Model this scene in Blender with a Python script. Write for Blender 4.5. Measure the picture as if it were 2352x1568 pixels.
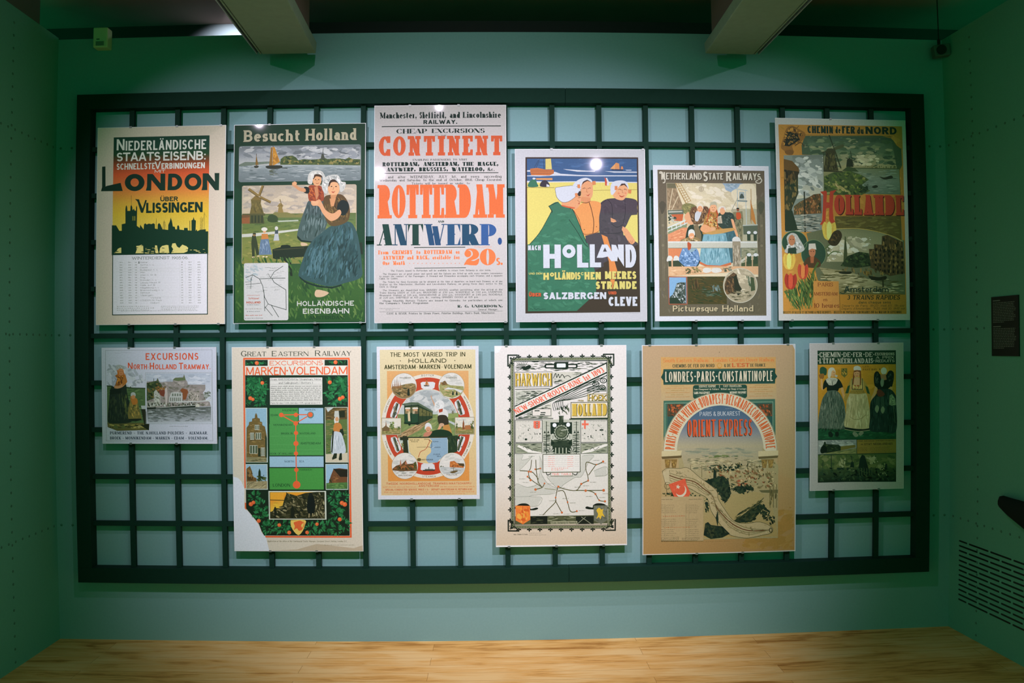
import bpy, math, random
import numpy as np
from mathutils import Matrix, Vector

for _o in list(bpy.data.objects):
    bpy.data.objects.remove(_o, do_unlink=True)
SC = bpy.context.scene
COL = SC.collection
PI = math.pi

# ------------------------------------------------------------------ camera
# a wide lens with slight barrel distortion: theta(r) polynomial, r in mm on a 36 mm wide sensor
cd = bpy.data.cameras.new('camera')
cam = bpy.data.objects.new('camera', cd)
COL.objects.link(cam)
SC.camera = cam
R3 = [[0.9997354604358507, 0.007049209173334628, -0.02189332768558446],
      [-0.006883597182426635, 0.999947193099095, 0.007630668586125303],
      [0.02194596174579488, -0.007477945123612929, 0.9997311914208641]]
def _w(r): return Vector((r[0], r[2], -r[1]))          # (right, down, forward) -> world
_x, _y, _z = _w(R3[0]), -_w(R3[1]), -_w(R3[2])
cam.matrix_world = Matrix(((_x.x, _y.x, _z.x, -0.06184704), (_x.y, _y.y, _z.y, -4.09766726),
                           (_x.z, _y.z, _z.z, 1.46851811), (0, 0, 0, 1)))
cd.sensor_fit = 'HORIZONTAL'
cd.sensor_width = 36.0
cd.clip_start = 0.05
cd.type = 'PANO'
_holder = cd if hasattr(cd, 'panorama_type') else cd.cycles
_holder.panorama_type = 'FISHEYE_LENS_POLYNOMIAL'
_holder.fisheye_fov = PI
for _k, _v in enumerate([3.5818e-05, 0.03433693986, 1.5322402e-05, -1.01392938e-05, 8.054046986e-08]):
    setattr(_holder, 'fisheye_polynomial_k%d' % _k, -_v)

# ------------------------------------------------------------------ world, lights, exposure
wd = bpy.data.worlds.new('gallery_gloom')
SC.world = wd
wd.use_nodes = True
wd.node_tree.nodes['Background'].inputs[0].default_value = (0.008, 0.30, 0.11, 1)
wd.node_tree.nodes['Background'].inputs[1].default_value = 1.6
SC.view_settings.view_transform = 'Standard'
SC.view_settings.look = 'None'
SC.view_settings.gamma = 1.0
SC.view_settings.use_curve_mapping = False
SC.view_settings.exposure = 0.0

def spot(name, loc, target, power, angle, blend, radius, color):
    l = bpy.data.lights.new(name, 'SPOT')
    l.energy = power; l.spot_size = math.radians(angle); l.spot_blend = blend
    l.shadow_soft_size = radius; l.color = color
    o = bpy.data.objects.new(name, l)
    COL.objects.link(o)
    o.location = loc
    o.rotation_euler = (Vector(target) - Vector(loc)).to_track_quat('-Z', 'Y').to_euler()
    return o
WHITE = (1.09, 0.95, 1.17)
LR = 0.011                                     # lamp radius
spot('spotlight_top_middle', (-0.45, -1.95, 3.22), (-0.10, 0, 1.50), 44, 104, 1.0, LR, WHITE)
spot('spotlight_middle_right', (0.77, -2.6, 2.94), (0.30, 0, 1.40), 232, 64, 0.85, LR, WHITE)
spot('spotlight_middle_left', (-0.97, -2.55, 2.86), (-0.52, 0, 1.40), 176, 66, 0.8, LR, WHITE)
spot('spotlight_left', (-1.75, -1.9, 3.1), (-1.30, 0, 1.95), 80, 56, 1.0, LR, WHITE)
spot('spotlight_right', (1.85, -2.6, 3.1), (1.25, 0, 2.05), 95, 40, 1.0, LR, WHITE)
spot('spotlight_right.001', (1.55, -3.0, 3.1), (-2.2, -0.45, 1.65), 120, 38, 1.0, LR, WHITE)
spot('floor_fill_light', (0.35, -1.3, 3.15), (0.20, -0.60, 0), 95, 50, 1.0, LR, WHITE)  # fill lamp added to brighten the middle of the floor, no known fixture
spot('spotlight_behind_wall', (-1.42, 0.10, 3.25), (-1.50, 0.35, 3.07), 90.0, 84, 0.8, 0.012, (0.62, 0.84, 1.0))

# ------------------------------------------------------------------ materials
def lin(c):
    if isinstance(c, str):
        c = c.lstrip('#')
        c = [int(c[i:i + 2], 16) / 255 for i in (0, 2, 4)]
    return tuple(x / 12.92 if x <= 0.04045 else ((x + 0.055) / 1.055) ** 2.4 for x in c)
def nm(m, t, **kw):
    n = m.node_tree.nodes.new(t)
    for k, v in kw.items(): setattr(n, k, v)
    return n
def mat(name, color, rough=0.6, spec=0.5, metal=0.0, noise=0.0, nscale=40.0, bump=0.0, coat=0.0):
    m = bpy.data.materials.new(name); m.use_nodes = True
    b = m.node_tree.nodes['Principled BSDF']; L = m.node_tree.links.new
    b.inputs['Base Color'].default_value = (*color, 1)
    b.inputs['Roughness'].default_value = rough
    b.inputs['Metallic'].default_value = metal
    b.inputs['Specular IOR Level'].default_value = spec
    b.inputs['Coat Weight'].default_value = coat
    b.inputs['Coat Roughness'].default_value = 0.04
    if noise or bump:
        tc = nm(m, 'ShaderNodeTexCoord'); n = nm(m, 'ShaderNodeTexNoise')
        n.inputs['Scale'].default_value = nscale; n.inputs['Detail'].default_value = 6
        L(tc.outputs['Object'], n.inputs['Vector'])
        if noise:
            mr = nm(m, 'ShaderNodeMapRange')
            mr.inputs[1].default_value = 0.3; mr.inputs[2].default_value = 0.7
            mr.inputs[3].default_value = 1 - noise; mr.inputs[4].default_value = 1 + noise
            L(n.outputs['Fac'], mr.inputs[0])
            mx = nm(m, 'ShaderNodeVectorMath', operation='SCALE')
            mx.inputs[0].default_value = color
            L(mr.outputs[0], mx.inputs['Scale']); L(mx.outputs[0], b.inputs['Base Color'])
        if bump:
            bp = nm(m, 'ShaderNodeBump'); bp.inputs['Strength'].default_value = bump; bp.inputs['Distance'].default_value = 0.002
            L(n.outputs['Fac'], bp.inputs['Height']); L(bp.outputs[0], b.inputs['Normal'])
    return m
WALLC = (0.22, 0.385, 0.385)
M_wall = mat('green_wall_paint', WALLC, 0.75, 0.2, noise=0.03, nscale=90, bump=0.12)
M_side = mat('deep_green_side_wall_paint', (0.15, 0.42, 0.33), 0.75, 0.2, noise=0.03, nscale=90, bump=0.12)
M_rivet = mat('dark_rivet_paint', (0.07, 0.19, 0.14), 0.6)
M_ceil = mat("dark_ceiling_paint", (0.28, 0.17, 0.15), 0.9, 0.1, noise=0.1, nscale=3)
M_rail = mat('dark_green_lattice_paint', (0.007, 0.033, 0.021), 0.7, 0.1, noise=0.06, nscale=60)
M_beam = mat('grey_green_beam_paint', (0.30, 0.37, 0.27), 0.8, 0.2, noise=0.05, nscale=25)
M_black = mat('black_metal', (0.008, 0.012, 0.01), 0.4, 0.5)
M_metal = mat('grey_rail_metal', (0.35, 0.38, 0.36), 0.4, 0.5, metal=0.3)
M_white = mat('white_board', (0.80, 0.80, 0.78), 0.35, 0.5, coat=0.3)
M_clip = mat('steel_clip', (0.25, 0.27, 0.25), 0.5, 0.5, metal=0.6)
M_sensor = mat('cream_plastic', (0.80, 0.72, 0.42), 0.5)
M_panel = mat('black_panel', (0.007, 0.011, 0.009), 0.6)
M_ptext = mat('grey_panel_print', (0.22, 0.24, 0.22), 0.7)

def floor_mat():
    m = bpy.data.materials.new('oak_plank_floor'); m.use_nodes = True
    b = m.node_tree.nodes['Principled BSDF']; L = m.node_tree.links.new
    tc = nm(m, 'ShaderNodeTexCoord')
    br = nm(m, 'ShaderNodeTexBrick'); br.offset = 0.37; br.offset_frequency = 2; br.squash = 1.0
    br.inputs['Scale'].default_value = 1.0
    br.inputs['Brick Width'].default_value = 1.6; br.inputs['Row Height'].default_value = 0.092
    br.inputs['Mortar Size'].default_value = 0.0009; br.inputs['Mortar Smooth'].default_value = 0.3
    br.inputs['Bias'].default_value = 0.0
    br.inputs['Color1'].default_value = (0.0, 0.0, 0.0, 1); br.inputs['Color2'].default_value = (1, 1, 1, 1)
    br.inputs['Mortar'].default_value = (0.3, 0.3, 0.3, 1)
    mp0 = nm(m, 'ShaderNodeMapping'); mp0.inputs['Location'].default_value = (0.37, 0.045, 0)
    L(tc.outputs['Object'], mp0.inputs['Vector']); L(mp0.outputs[0], br.inputs['Vector'])
    mp = nm(m, 'ShaderNodeMapping'); mp.inputs['Scale'].default_value = (1.4, 16.0, 1)
    L(tc.outputs['Object'], mp.inputs['Vector'])
    n1 = nm(m, 'ShaderNodeTexNoise'); n1.inputs['Scale'].default_value = 3.2; n1.inputs['Detail'].default_value = 9
    n1.inputs['Roughness'].default_value = 0.62; n1.inputs['Distortion'].default_value = 0.9
    # each board shifts the grain
    ad = nm(m, 'ShaderNodeVectorMath', operation='MULTIPLY_ADD')
    ad.inputs[1].default_value = (7.3, 3.1, 5.7); L(br.outputs['Color'], ad.inputs[0]); L(mp.outputs[0], ad.inputs[2])
    L(ad.outputs[0], n1.inputs['Vector'])
    n2 = nm(m, 'ShaderNodeTexNoise'); n2.inputs['Scale'].default_value = 2.6; n2.inputs['Detail'].default_value = 6; n2.inputs['Distortion'].default_value = 0.6
    mp2 = nm(m, 'ShaderNodeMapping'); mp2.inputs['Scale'].default_value = (1.0, 4.5, 1)
    L(tc.outputs['Object'], mp2.inputs['Vector']); L(mp2.outputs[0], n2.inputs['Vector'])
    cr = nm(m, 'ShaderNodeValToRGB')
    e = cr.color_ramp.elements
    e[0].position = 0.28; e[0].color = (*FLOORC[0], 1)
    e[1].position = 0.72; e[1].color = (*FLOORC[2], 1)
    k = e.new(0.48); k.color = (*FLOORC[1], 1)
    a1 = nm(m, 'ShaderNodeMath', operation='MULTIPLY_ADD'); a1.inputs[1].default_value = 0.20
    L(br.outputs['Color'], a1.inputs[0])
    s1 = nm(m, 'ShaderNodeMath', operation='MULTIPLY_ADD'); s1.inputs[1].default_value = 0.75; s1.inputs[2].default_value = -0.45
    L(n1.outputs['Fac'], s1.inputs[0])
    s2 = nm(m, 'ShaderNodeMath', operation='MULTIPLY_ADD'); s2.inputs[1].default_value = 1.0
    L(n2.outputs['Fac'], s2.inputs[0]); L(s1.outputs[0], s2.inputs[2]); L(s2.outputs[0], a1.inputs[2])
    L(a1.outputs[0], cr.inputs['Fac'])
    mx = nm(m, 'ShaderNodeMix', data_type='RGBA', blend_type='MIX')
    mx.inputs[7].default_value = (*[c * 0.8 for c in FLOORC[0]], 1)
    L(cr.outputs['Color'], mx.inputs[6]); L(br.outputs['Fac'], mx.inputs[0])
    L(mx.outputs[2], b.inputs['Base Color'])
    b.inputs['Roughness'].default_value = 1.6; b.inputs['Specular IOR Level'].default_value = 0.35
    return m
FLOORC = [(0.44, 0.20, 0.035), (0.78, 0.44, 0.12), (0.86, 0.58, 0.23)]
M_floor = floor_mat()

def print_mat():
    m = bpy.data.materials.new('poster_print'); m.use_nodes = True
    b = m.node_tree.nodes['Principled BSDF']; L = m.node_tree.links.new
    a = nm(m, 'ShaderNodeVertexColor'); a.layer_name = 'ink'
    tc = nm(m, 'ShaderNodeTexCoord'); n = nm(m, 'ShaderNodeTexNoise')
    n.inputs['Scale'].default_value = 130; n.inputs['Detail'].default_value = 4
    mr = nm(m, 'ShaderNodeMapRange')
    mr.inputs[1].default_value = 0.3; mr.inputs[2].default_value = 0.7; mr.inputs[3].default_value = 0.93; mr.inputs[4].default_value = 1.05
    mx = nm(m, 'ShaderNodeVectorMath', operation='SCALE')
    L(tc.outputs['Object'], n.inputs['Vector']); L(n.outputs['Fac'], mr.inputs[0])
    L(a.outputs['Color'], mx.inputs[0]); L(mr.outputs[0], mx.inputs['Scale']); L(mx.outputs[0], b.inputs['Base Color'])
    b.inputs['Roughness'].default_value = 0.6; b.inputs['Specular IOR Level'].default_value = 0.2
    b.inputs['Coat Weight'].default_value = 0.7; b.inputs['Coat Roughness'].default_value = 0.03
    return m
M_print = print_mat()

# ------------------------------------------------------------------ mesh helpers
class MB:
    """collects boxes, prisms, quads, discs; build() links them as one object"""
    def __init__(s): s.v = []; s.f = []; s.m = []
    def add(s, vs, fs, mi=0):
        o = len(s.v); s.v += [tuple(v) for v in vs]
        for f in fs: s.f.append([i + o for i in f]); s.m.append(mi)
    def box(s, x0, x1, y0, y1, z0, z1, mi=0):
        s.add([(x0, y0, z0), (x1, y0, z0), (x1, y1, z0), (x0, y1, z0), (x0, y0, z1), (x1, y0, z1), (x1, y1, z1), (x0, y1, z1)],
              [(0, 3, 2, 1), (4, 5, 6, 7), (0, 1, 5, 4), (1, 2, 6, 5), (2, 3, 7, 6), (3, 0, 4, 7)], mi)
    def hexa(s, bottom, top, mi=0):
        s.add(list(bottom) + list(top), [(0, 3, 2, 1), (4, 5, 6, 7), (0, 1, 5, 4), (1, 2, 6, 5), (2, 3, 7, 6), (3, 0, 4, 7)], mi)
    def dome(s, c, n, r, h, mi=0, k=10):
        n = Vector(n).normalized(); a = n.orthogonal().normalized(); b = n.cross(a); c = Vector(c)
        vs = []
        for rr, hh in ((1, 0), (0.75, 0.7), (0.35, 0.95)):
            for i in range(k):
                t = 2 * PI * i / k
                vs.append(c + (a * math.cos(t) + b * math.sin(t)) * r * rr + n * h * hh)
        vs.append(c + n * h)
        fs = []
        for q in range(2):
            for i in range(k):
                j = (i + 1) % k
                fs.append((q * k + i, q * k + j, (q + 1) * k + j, (q + 1) * k + i))
        for i in range(k): fs.append((2 * k + i, 2 * k + (i + 1) % k, 3 * k))
        s.add(vs, fs, mi)
    def tube(s, pts, r, k=8, mi=0):
        pts = [Vector(p) for p in pts]; vs = []
        for i, p in enumerate(pts):
            d = (pts[min(i + 1, len(pts) - 1)] - pts[max(i - 1, 0)]).normalized()
            a = d.orthogonal().normalized(); b = d.cross(a)
            for j in range(k):
                t = 2 * PI * j / k
                vs.append(p + (a * math.cos(t) + b * math.sin(t)) * r)
        fs = [(i * k + j, i * k + (j + 1) % k, (i + 1) * k + (j + 1) % k, (i + 1) * k + j) for i in range(len(pts) - 1) for j in range(k)]
        fs.append(tuple(range(k))[::-1]); fs.append(tuple((len(pts) - 1) * k + j for j in range(k)))
        s.add(vs, fs, mi)
    def build(s, name, mats, parent=None, origin=None, bevel=0.0, smooth=False):
        me = bpy.data.meshes.new(name)
        o0 = Vector(origin) if origin is not None else Vector((0, 0, 0))
        me.from_pydata([tuple(Vector(v) - o0) for v in s.v], [], s.f)
        if not isinstance(mats, (list, tuple)): mats = [mats]
        for m in mats: me.materials.append(m)
        me.polygons.foreach_set('material_index', s.m)
        if smooth: me.polygons.foreach_set('use_smooth', [True] * len(s.f))
        me.update()
        o = bpy.data.objects.new(name, me); COL.objects.link(o)
        o.location = o0
        if parent is not None:
            o.parent = parent
            o.location = o0 - parent.location
        if bevel:
            bm = o.modifiers.new('edge', 'BEVEL'); bm.width = bevel; bm.segments = 2; bm.limit_method = 'ANGLE'
        return o
def thing(name, loc, label, cat, group=None):
    o = bpy.data.objects.new(name, None); COL.objects.link(o); o.location = loc
    o['label'] = label; o['category'] = cat
    if group: o['group'] = group
    return o
def struct(o, label=None):
    o['kind'] = 'structure'
    if label: o['label'] = label
    return o
# ------------------------------------------------------------------ the room
WX = 2.287; WT = 3.062                        # half width of the display wall, its top
def rw(y): return 2.292 - 0.0706 * y           # the right wall opens a little towards the viewer
b = MB(); b.box(-2.9, 3.2, -7.0, 0.35, -0.1, 0.0); struct(b.build('floor', M_floor), 'warm oak plank floor')
b = MB(); b.box(-2.9, 3.2, -7.0, 0.45, 3.262, 3.36); struct(b.build('ceiling', M_ceil), 'near-black gallery ceiling')
RZ = (2.4975, 1.5465, 0.585)                    # rows of rivets
b = MB(); b.box(-2.42, 2.42, 0.0, 0.09, 0.0, WT)
for z in RZ:
    for x in [-WX + 0.024 + 0.0585 * k for k in range(3)] + [WX - 0.024 - 0.0585 * k for k in range(3)]:
        b.dome((x, 0, z), (0, -1, 0), 0.0065, 0.003, 1)
struct(b.build('wall_back', [M_wall, M_rivet]), 'blue-green display wall behind the lattice')
b = MB(); b.box(-2.9, 3.2, 0.35, 0.45, 0.0, 3.262); struct(b.build('wall_behind', mat('rear_wall_shade_tone', (0.035, 0.03, 0.03), 0.8, noise=0.05, nscale=30)), 'rear wall seen through the gap above')  # near-black colour stands in for the shade inside the gap
b = MB()
b.box(-WX - 0.1, -WX, -2.6, 0.0, 0.0, 3.071)
for z in RZ:
    for k in range(30): b.dome((-WX, -0.03 - 0.0565 * k, z), (1, 0, 0), 0.0065, 0.003, 1)
for k in range(50): b.dome((-WX, -0.398, 0.03 + 0.0605 * k), (1, 0, 0), 0.0065, 0.003, 1)
struct(b.build('wall_left', [M_side, M_rivet]), 'green side wall on the left')
# upper bulkhead set back above the left wall
b = MB(); b.box(-2.387, -2.289, -2.6, -0.178, 3.0712, 3.262)
struct(b.build('bulkhead_left', mat('grey_bulkhead', (0.13, 0.13, 0.105), 0.8)), 'grey bulkhead above the left wall')
b = MB()
p0, p1 = (rw(0.0), 0.0), (rw(-2.6), -2.6)
b.hexa([(p1[0], p1[1], 0), (p1[0] + .1, p1[1], 0), (p0[0] + .1, p0[1], 0), (p0[0], p0[1], 0)],
       [(p1[0], p1[1], WT), (p1[0] + .1, p1[1], WT), (p0[0] + .1, p0[1], WT), (p0[0], p0[1], WT)])
NR = Vector((-1, -0.0706, 0)).normalized()
for z in RZ:
    for k in range(30):
        y = -0.03 - 0.062 * k
        b.dome((rw(y), y, z), NR, 0.0065, 0.003, 1)
for k in range(50): b.dome((rw(-0.226), -0.226, 0.03 + 0.0605 * k), NR, 0.0065, 0.003, 1)
struct(b.build('wall_right', [M_side, M_rivet]), 'dark green side wall on the right')

# ventilation slots in the right wall: staggered rows, each slot a thin black plate with rounded ends, its inner shade put into the colour
vent = thing('ventilation_grille', (rw(-0.5), -0.5, 0.32), 'grille of thirteen staggered rows of dark slots low on the right wall', 'vent')
b = MB()
def rwp(y, z, off=0.0): return Vector((rw(y), y, z)) + NR * off
for r in range(13):
    z = 0.4691 - r * 0.025
    y = -0.081
    first = 0.066 if r % 2 == 0 else 0.148
    while y > -1.25:
        L = first if y > -0.082 else 0.150
        h = 0.0042
        prof = [(y - h - h * math.cos(t), z + h * math.sin(t)) for t in [PI / 2 + PI * i / 6 for i in range(7)]]
        prof += [(y - L + h - h * math.cos(t), z + h * math.sin(t)) for t in [-PI / 2 + PI * i / 6 for i in range(7)]]
        n = len(prof)
        vs = [rwp(py, pz, 0.0008) for py, pz in prof] + [rwp(py, pz, 0.0002) for py, pz in prof]
        b.add(vs, [tuple(range(n))] + [(i, (i + 1) % n, n + (i + 1) % n, n + i) for i in range(n)])
        y -= L + 0.014
b.build('slots', M_black, vent)

# ------------------------------------------------------------------ lattice the posters hang on
LZ = [2.490865 - 0.2345 * k for k in range(9)]
LX = [(i - 9) * 0.2345 for i in range(1, 18)]
lat = thing('display_lattice', (0, -0.03, 0.345), 'big dark green lattice of square openings in a heavy frame on the back wall', 'lattice')
for k, (x0, x1, z0, z1) in enumerate([(-2.151, 2.149, 2.678, 2.753), (-2.151, 2.149, 0.309, 0.384), (-2.151, -2.079, 0.384, 2.678), (2.077, 2.149, 0.384, 2.678)]):
    b = MB()
    if k < 2:
        b.box(x0, 0.2995, -0.062, 0.0, z0, z1); b.box(0.3005, x1, -0.062, 0.0, z0, z1)
    else:
        b.box(x0, x1, -0.062, 0.0, z0, z1)
    b.build('frame_rail', M_rail, lat, bevel=0.0015)
for x in LX:
    b = MB(); b.box(x - 0.0125, x + 0.0125, -0.036, -0.016, 0.384, 2.678); b.build('upright_bar', M_rail, lat, bevel=0.001)
for z in LZ:
    b = MB(); b.box(-2.079, 2.077, -0.0362, -0.0162, z - 0.024, z); b.build('cross_bar', M_rail, lat, bevel=0.001)

# ------------------------------------------------------------------ beams under the ceiling, each with a lighting track along its outer side
def beam(xa0, xa1, xb0, xb1, track_side, label):
    """bottom face from y=-0.12 (xa0..xa1) to y=-0.52 (xb0..xb1), carried on to y=-3.4"""
    zb = 2.915; y0 = -0.12; y1 = -3.4
    k = (y1 - y0) / (-0.52 - y0)
    c0 = xa0 + (xb0 - xa0) * k; c1 = xa1 + (xb1 - xa1) * k
    t = thing('ceiling_beam', ((xa0 + xa1) / 2, y0, zb), label, 'beam', 'ceiling beams with lighting tracks')
    b = MB()
    b.hexa([(c0, y1, zb), (c1, y1, zb), (xa1, y0, zb), (xa0, y0, zb)], [(c0 - .004, y1, zb + .055), (c1 + .004, y1, zb + .055), (xa1 + .004, y0, zb + .055), (xa0 - .004, y0, zb + .055)])
    b.build('casing', M_beam, t, bevel=0.004)
    b = MB()
    b.hexa([(c0 + .03, y1, zb + .0555), (c1 - .03, y1, zb + .0555), (xa1 - .03, y0 - .02, zb + .0555), (xa0 + .03, y0 - .02, zb + .0555)],
           [(c0 + .03, y1, 3.262), (c1 - .03, y1, 3.262), (xa1 - .03, y0 - .02, 3.262), (xa0 + .03, y0 - .02, 3.262)])
    b.build('core', M_ceil, t)
    s = track_side
    e0, e1 = (xa0, c0) if s < 0 else (xa1, c1)
    def strip(d0, d1, z0, z1, ys, mt, nmn):
        b = MB()
        b.hexa([(e1 + s * d0, y1, z0), (e1 + s * d1, y1, z0), (e0 + s * d1, ys, z0), (e0 + s * d0, ys, z0)],
               [(e1 + s * d0, y1, z1), (e1 + s * d1, y1, z1), (e0 + s * d1, ys, z1), (e0 + s * d0, ys, z1)])
        return b.build(nmn, mt, t)
    strip(0.0045, 0.012, zb + .001, zb + .05, y0, M_beam, 'inner_flange')
    strip(0.012, 0.024, zb + .010, zb + .045, y0 - .004, M_black, 'track')
    strip(0.024, 0.030, zb + .001, zb + .048, y0, M_metal, 'outer_flange')
    return t
beam(-1.1895, -0.9253, -1.1895 + 0.006, -0.9253 + 0.01, -1, 'grey-green ceiling beam with the lighting track on its left side')
beam(0.992, 1.235, 0.992 - 0.004, 1.235 + 0.01, 1, 'grey-green ceiling beam with the lighting track on its right side')

# ------------------------------------------------------------------ small fittings
t = thing('motion_sensor', (-2.04, -0.035, 3.05), 'small cream motion sensor box high on the wall, left of the beams', 'sensor')
b = MB(); b.box(-2.079, -2.003, -0.055, 0.0, 2.996, 3.1); b.build('casing', M_sensor, t, bevel=0.006)
b = MB(); b.box(-2.062, -2.020, -0.060, -0.055, 3.004, 3.026); b.build('window', mat('sensor_window', (0.22, 0.26, 0.18), 0.25), t, bevel=0.002)
b = MB(); b.box(-2.060, -2.044, -0.0562, -0.0545, 3.036, 3.040); b.build('indicator', M_black, t)
t = thing('security_camera', (2.25, -0.06, 2.98), 'small square black camera with round lens hanging in the top right corner', 'camera')
rot = 0.12
b = MB(); b.box(-0.041, 0.041, -0.025, 0.02, -0.030, 0.030)
o = b.build('casing', mat('dark_grey_plastic', (0.10, 0.13, 0.11), 0.5), t, bevel=0.004)
o.location = (0, 0, 0); o.rotation_euler = (0, -rot, -0.15)
b = MB()
b.tube([(-0.006, -0.0255, 0.0), (-0.006, -0.034, 0.0)], 0.025, 20)
o = b.build('lens', M_black, t); o.location = (0, 0, 0); o.rotation_euler = (0, -rot, -0.15)
b = MB(); b.tube([(-0.008, 0, 0.031), (-0.008, 0, 0.05), (-0.008, 0, 0.062)], 0.008, 10); b.tube([(-0.008, 0, 0.06), (-0.008, 0, 0.282)], 0.003, 8)
o = b.build('hanging_rod', M_black, t); o.location = (0, 0, 0)

# black wall text
t = thing('information_panel', (rw(-0.43), -0.43, 1.55), 'narrow black information panel with tiny grey text on the right wall', 'information panel')
def wallbox(b, ya, yb, za, zb_, o0, o1):
    b.hexa([rwp(yb, za, o1), rwp(yb, za, o0), rwp(ya, za, o0), rwp(ya, za, o1)], [rwp(yb, zb_, o1), rwp(yb, zb_, o0), rwp(ya, zb_, o0), rwp(ya, zb_, o1)])
b = MB(); wallbox(b, -0.341, -0.530, 1.412, 1.692, 0.0, 0.006); b.build('board', M_panel, t)
b = MB(); rnd = random.Random(5)
def para(ztop, n, dz):
    for i in range(n):
        z = ztop - i * dz; y = -0.354; end = -0.510 + rnd.uniform(-0.004, 0.012)
        if i == n - 1: end = -0.43
        while y > end:
            w = rnd.uniform(0.006, 0.018); e = max(y - w, end)
            wallbox(b, y, e, z - 0.0030, z, 0.0061, 0.0064); y = e - 0.0035
wallbox(b, -0.354, -0.405, 1.671, 1.6755, 0.0061, 0.0064); para(1.664, 13, 0.0076)
wallbox(b, -0.354, -0.408, 1.5485, 1.553, 0.0061, 0.0064); para(1.542, 13, 0.0076)
b.build('text', M_ptext, t)

# black rounded shelf end reaching in from the right
t = thing('wall_shelf', (rw(-0.7), -0.7, 0.72), 'black rounded object jutting from the right wall above the slots, cut by the picture edge', 'shelf')
b = MB()
sec = []
N = 14
for i in range(N):
    u = i / (N - 1)
    y = -0.40 - 0.75 * u
    # the nose is blunt, the underside falls away
    top = 0.766 - 0.004 * u
    dep = 0.012 + 0.030 * math.sqrt(min(1, u * 12)) + 0.28 * u
    wid = 0.02 + 0.055 * math.sqrt(min(1, u * 8))
    if i == 0: top -= 0.014; dep = 0.008; wid = 0.012
    sec.append([rwp(y, top - dep * (0.5 - 0.5 * math.cos(a)), wid * (0.5 + 0.5 * math.sin(a)) if 0 <= a <= PI else 0.001) for a in [PI * j / 7 for j in range(8)]] + [rwp(y, top - dep * 0.5, 0.001)])
vs = [p for s_ in sec for p in s_]; kk = 9
fs = [(i * kk + j, i * kk + (j + 1) % kk, (i + 1) * kk + (j + 1) % kk, (i + 1) * kk + j) for i in range(N - 1) for j in range(kk)]
fs += [tuple(range(kk))[::-1], tuple((N - 1) * kk + j for j in range(kk))]
b.add(vs, fs); b.build('shelf_body', mat('matt_black', (0.010, 0.016, 0.014), 0.85, 0.2), t, smooth=True)
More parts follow.
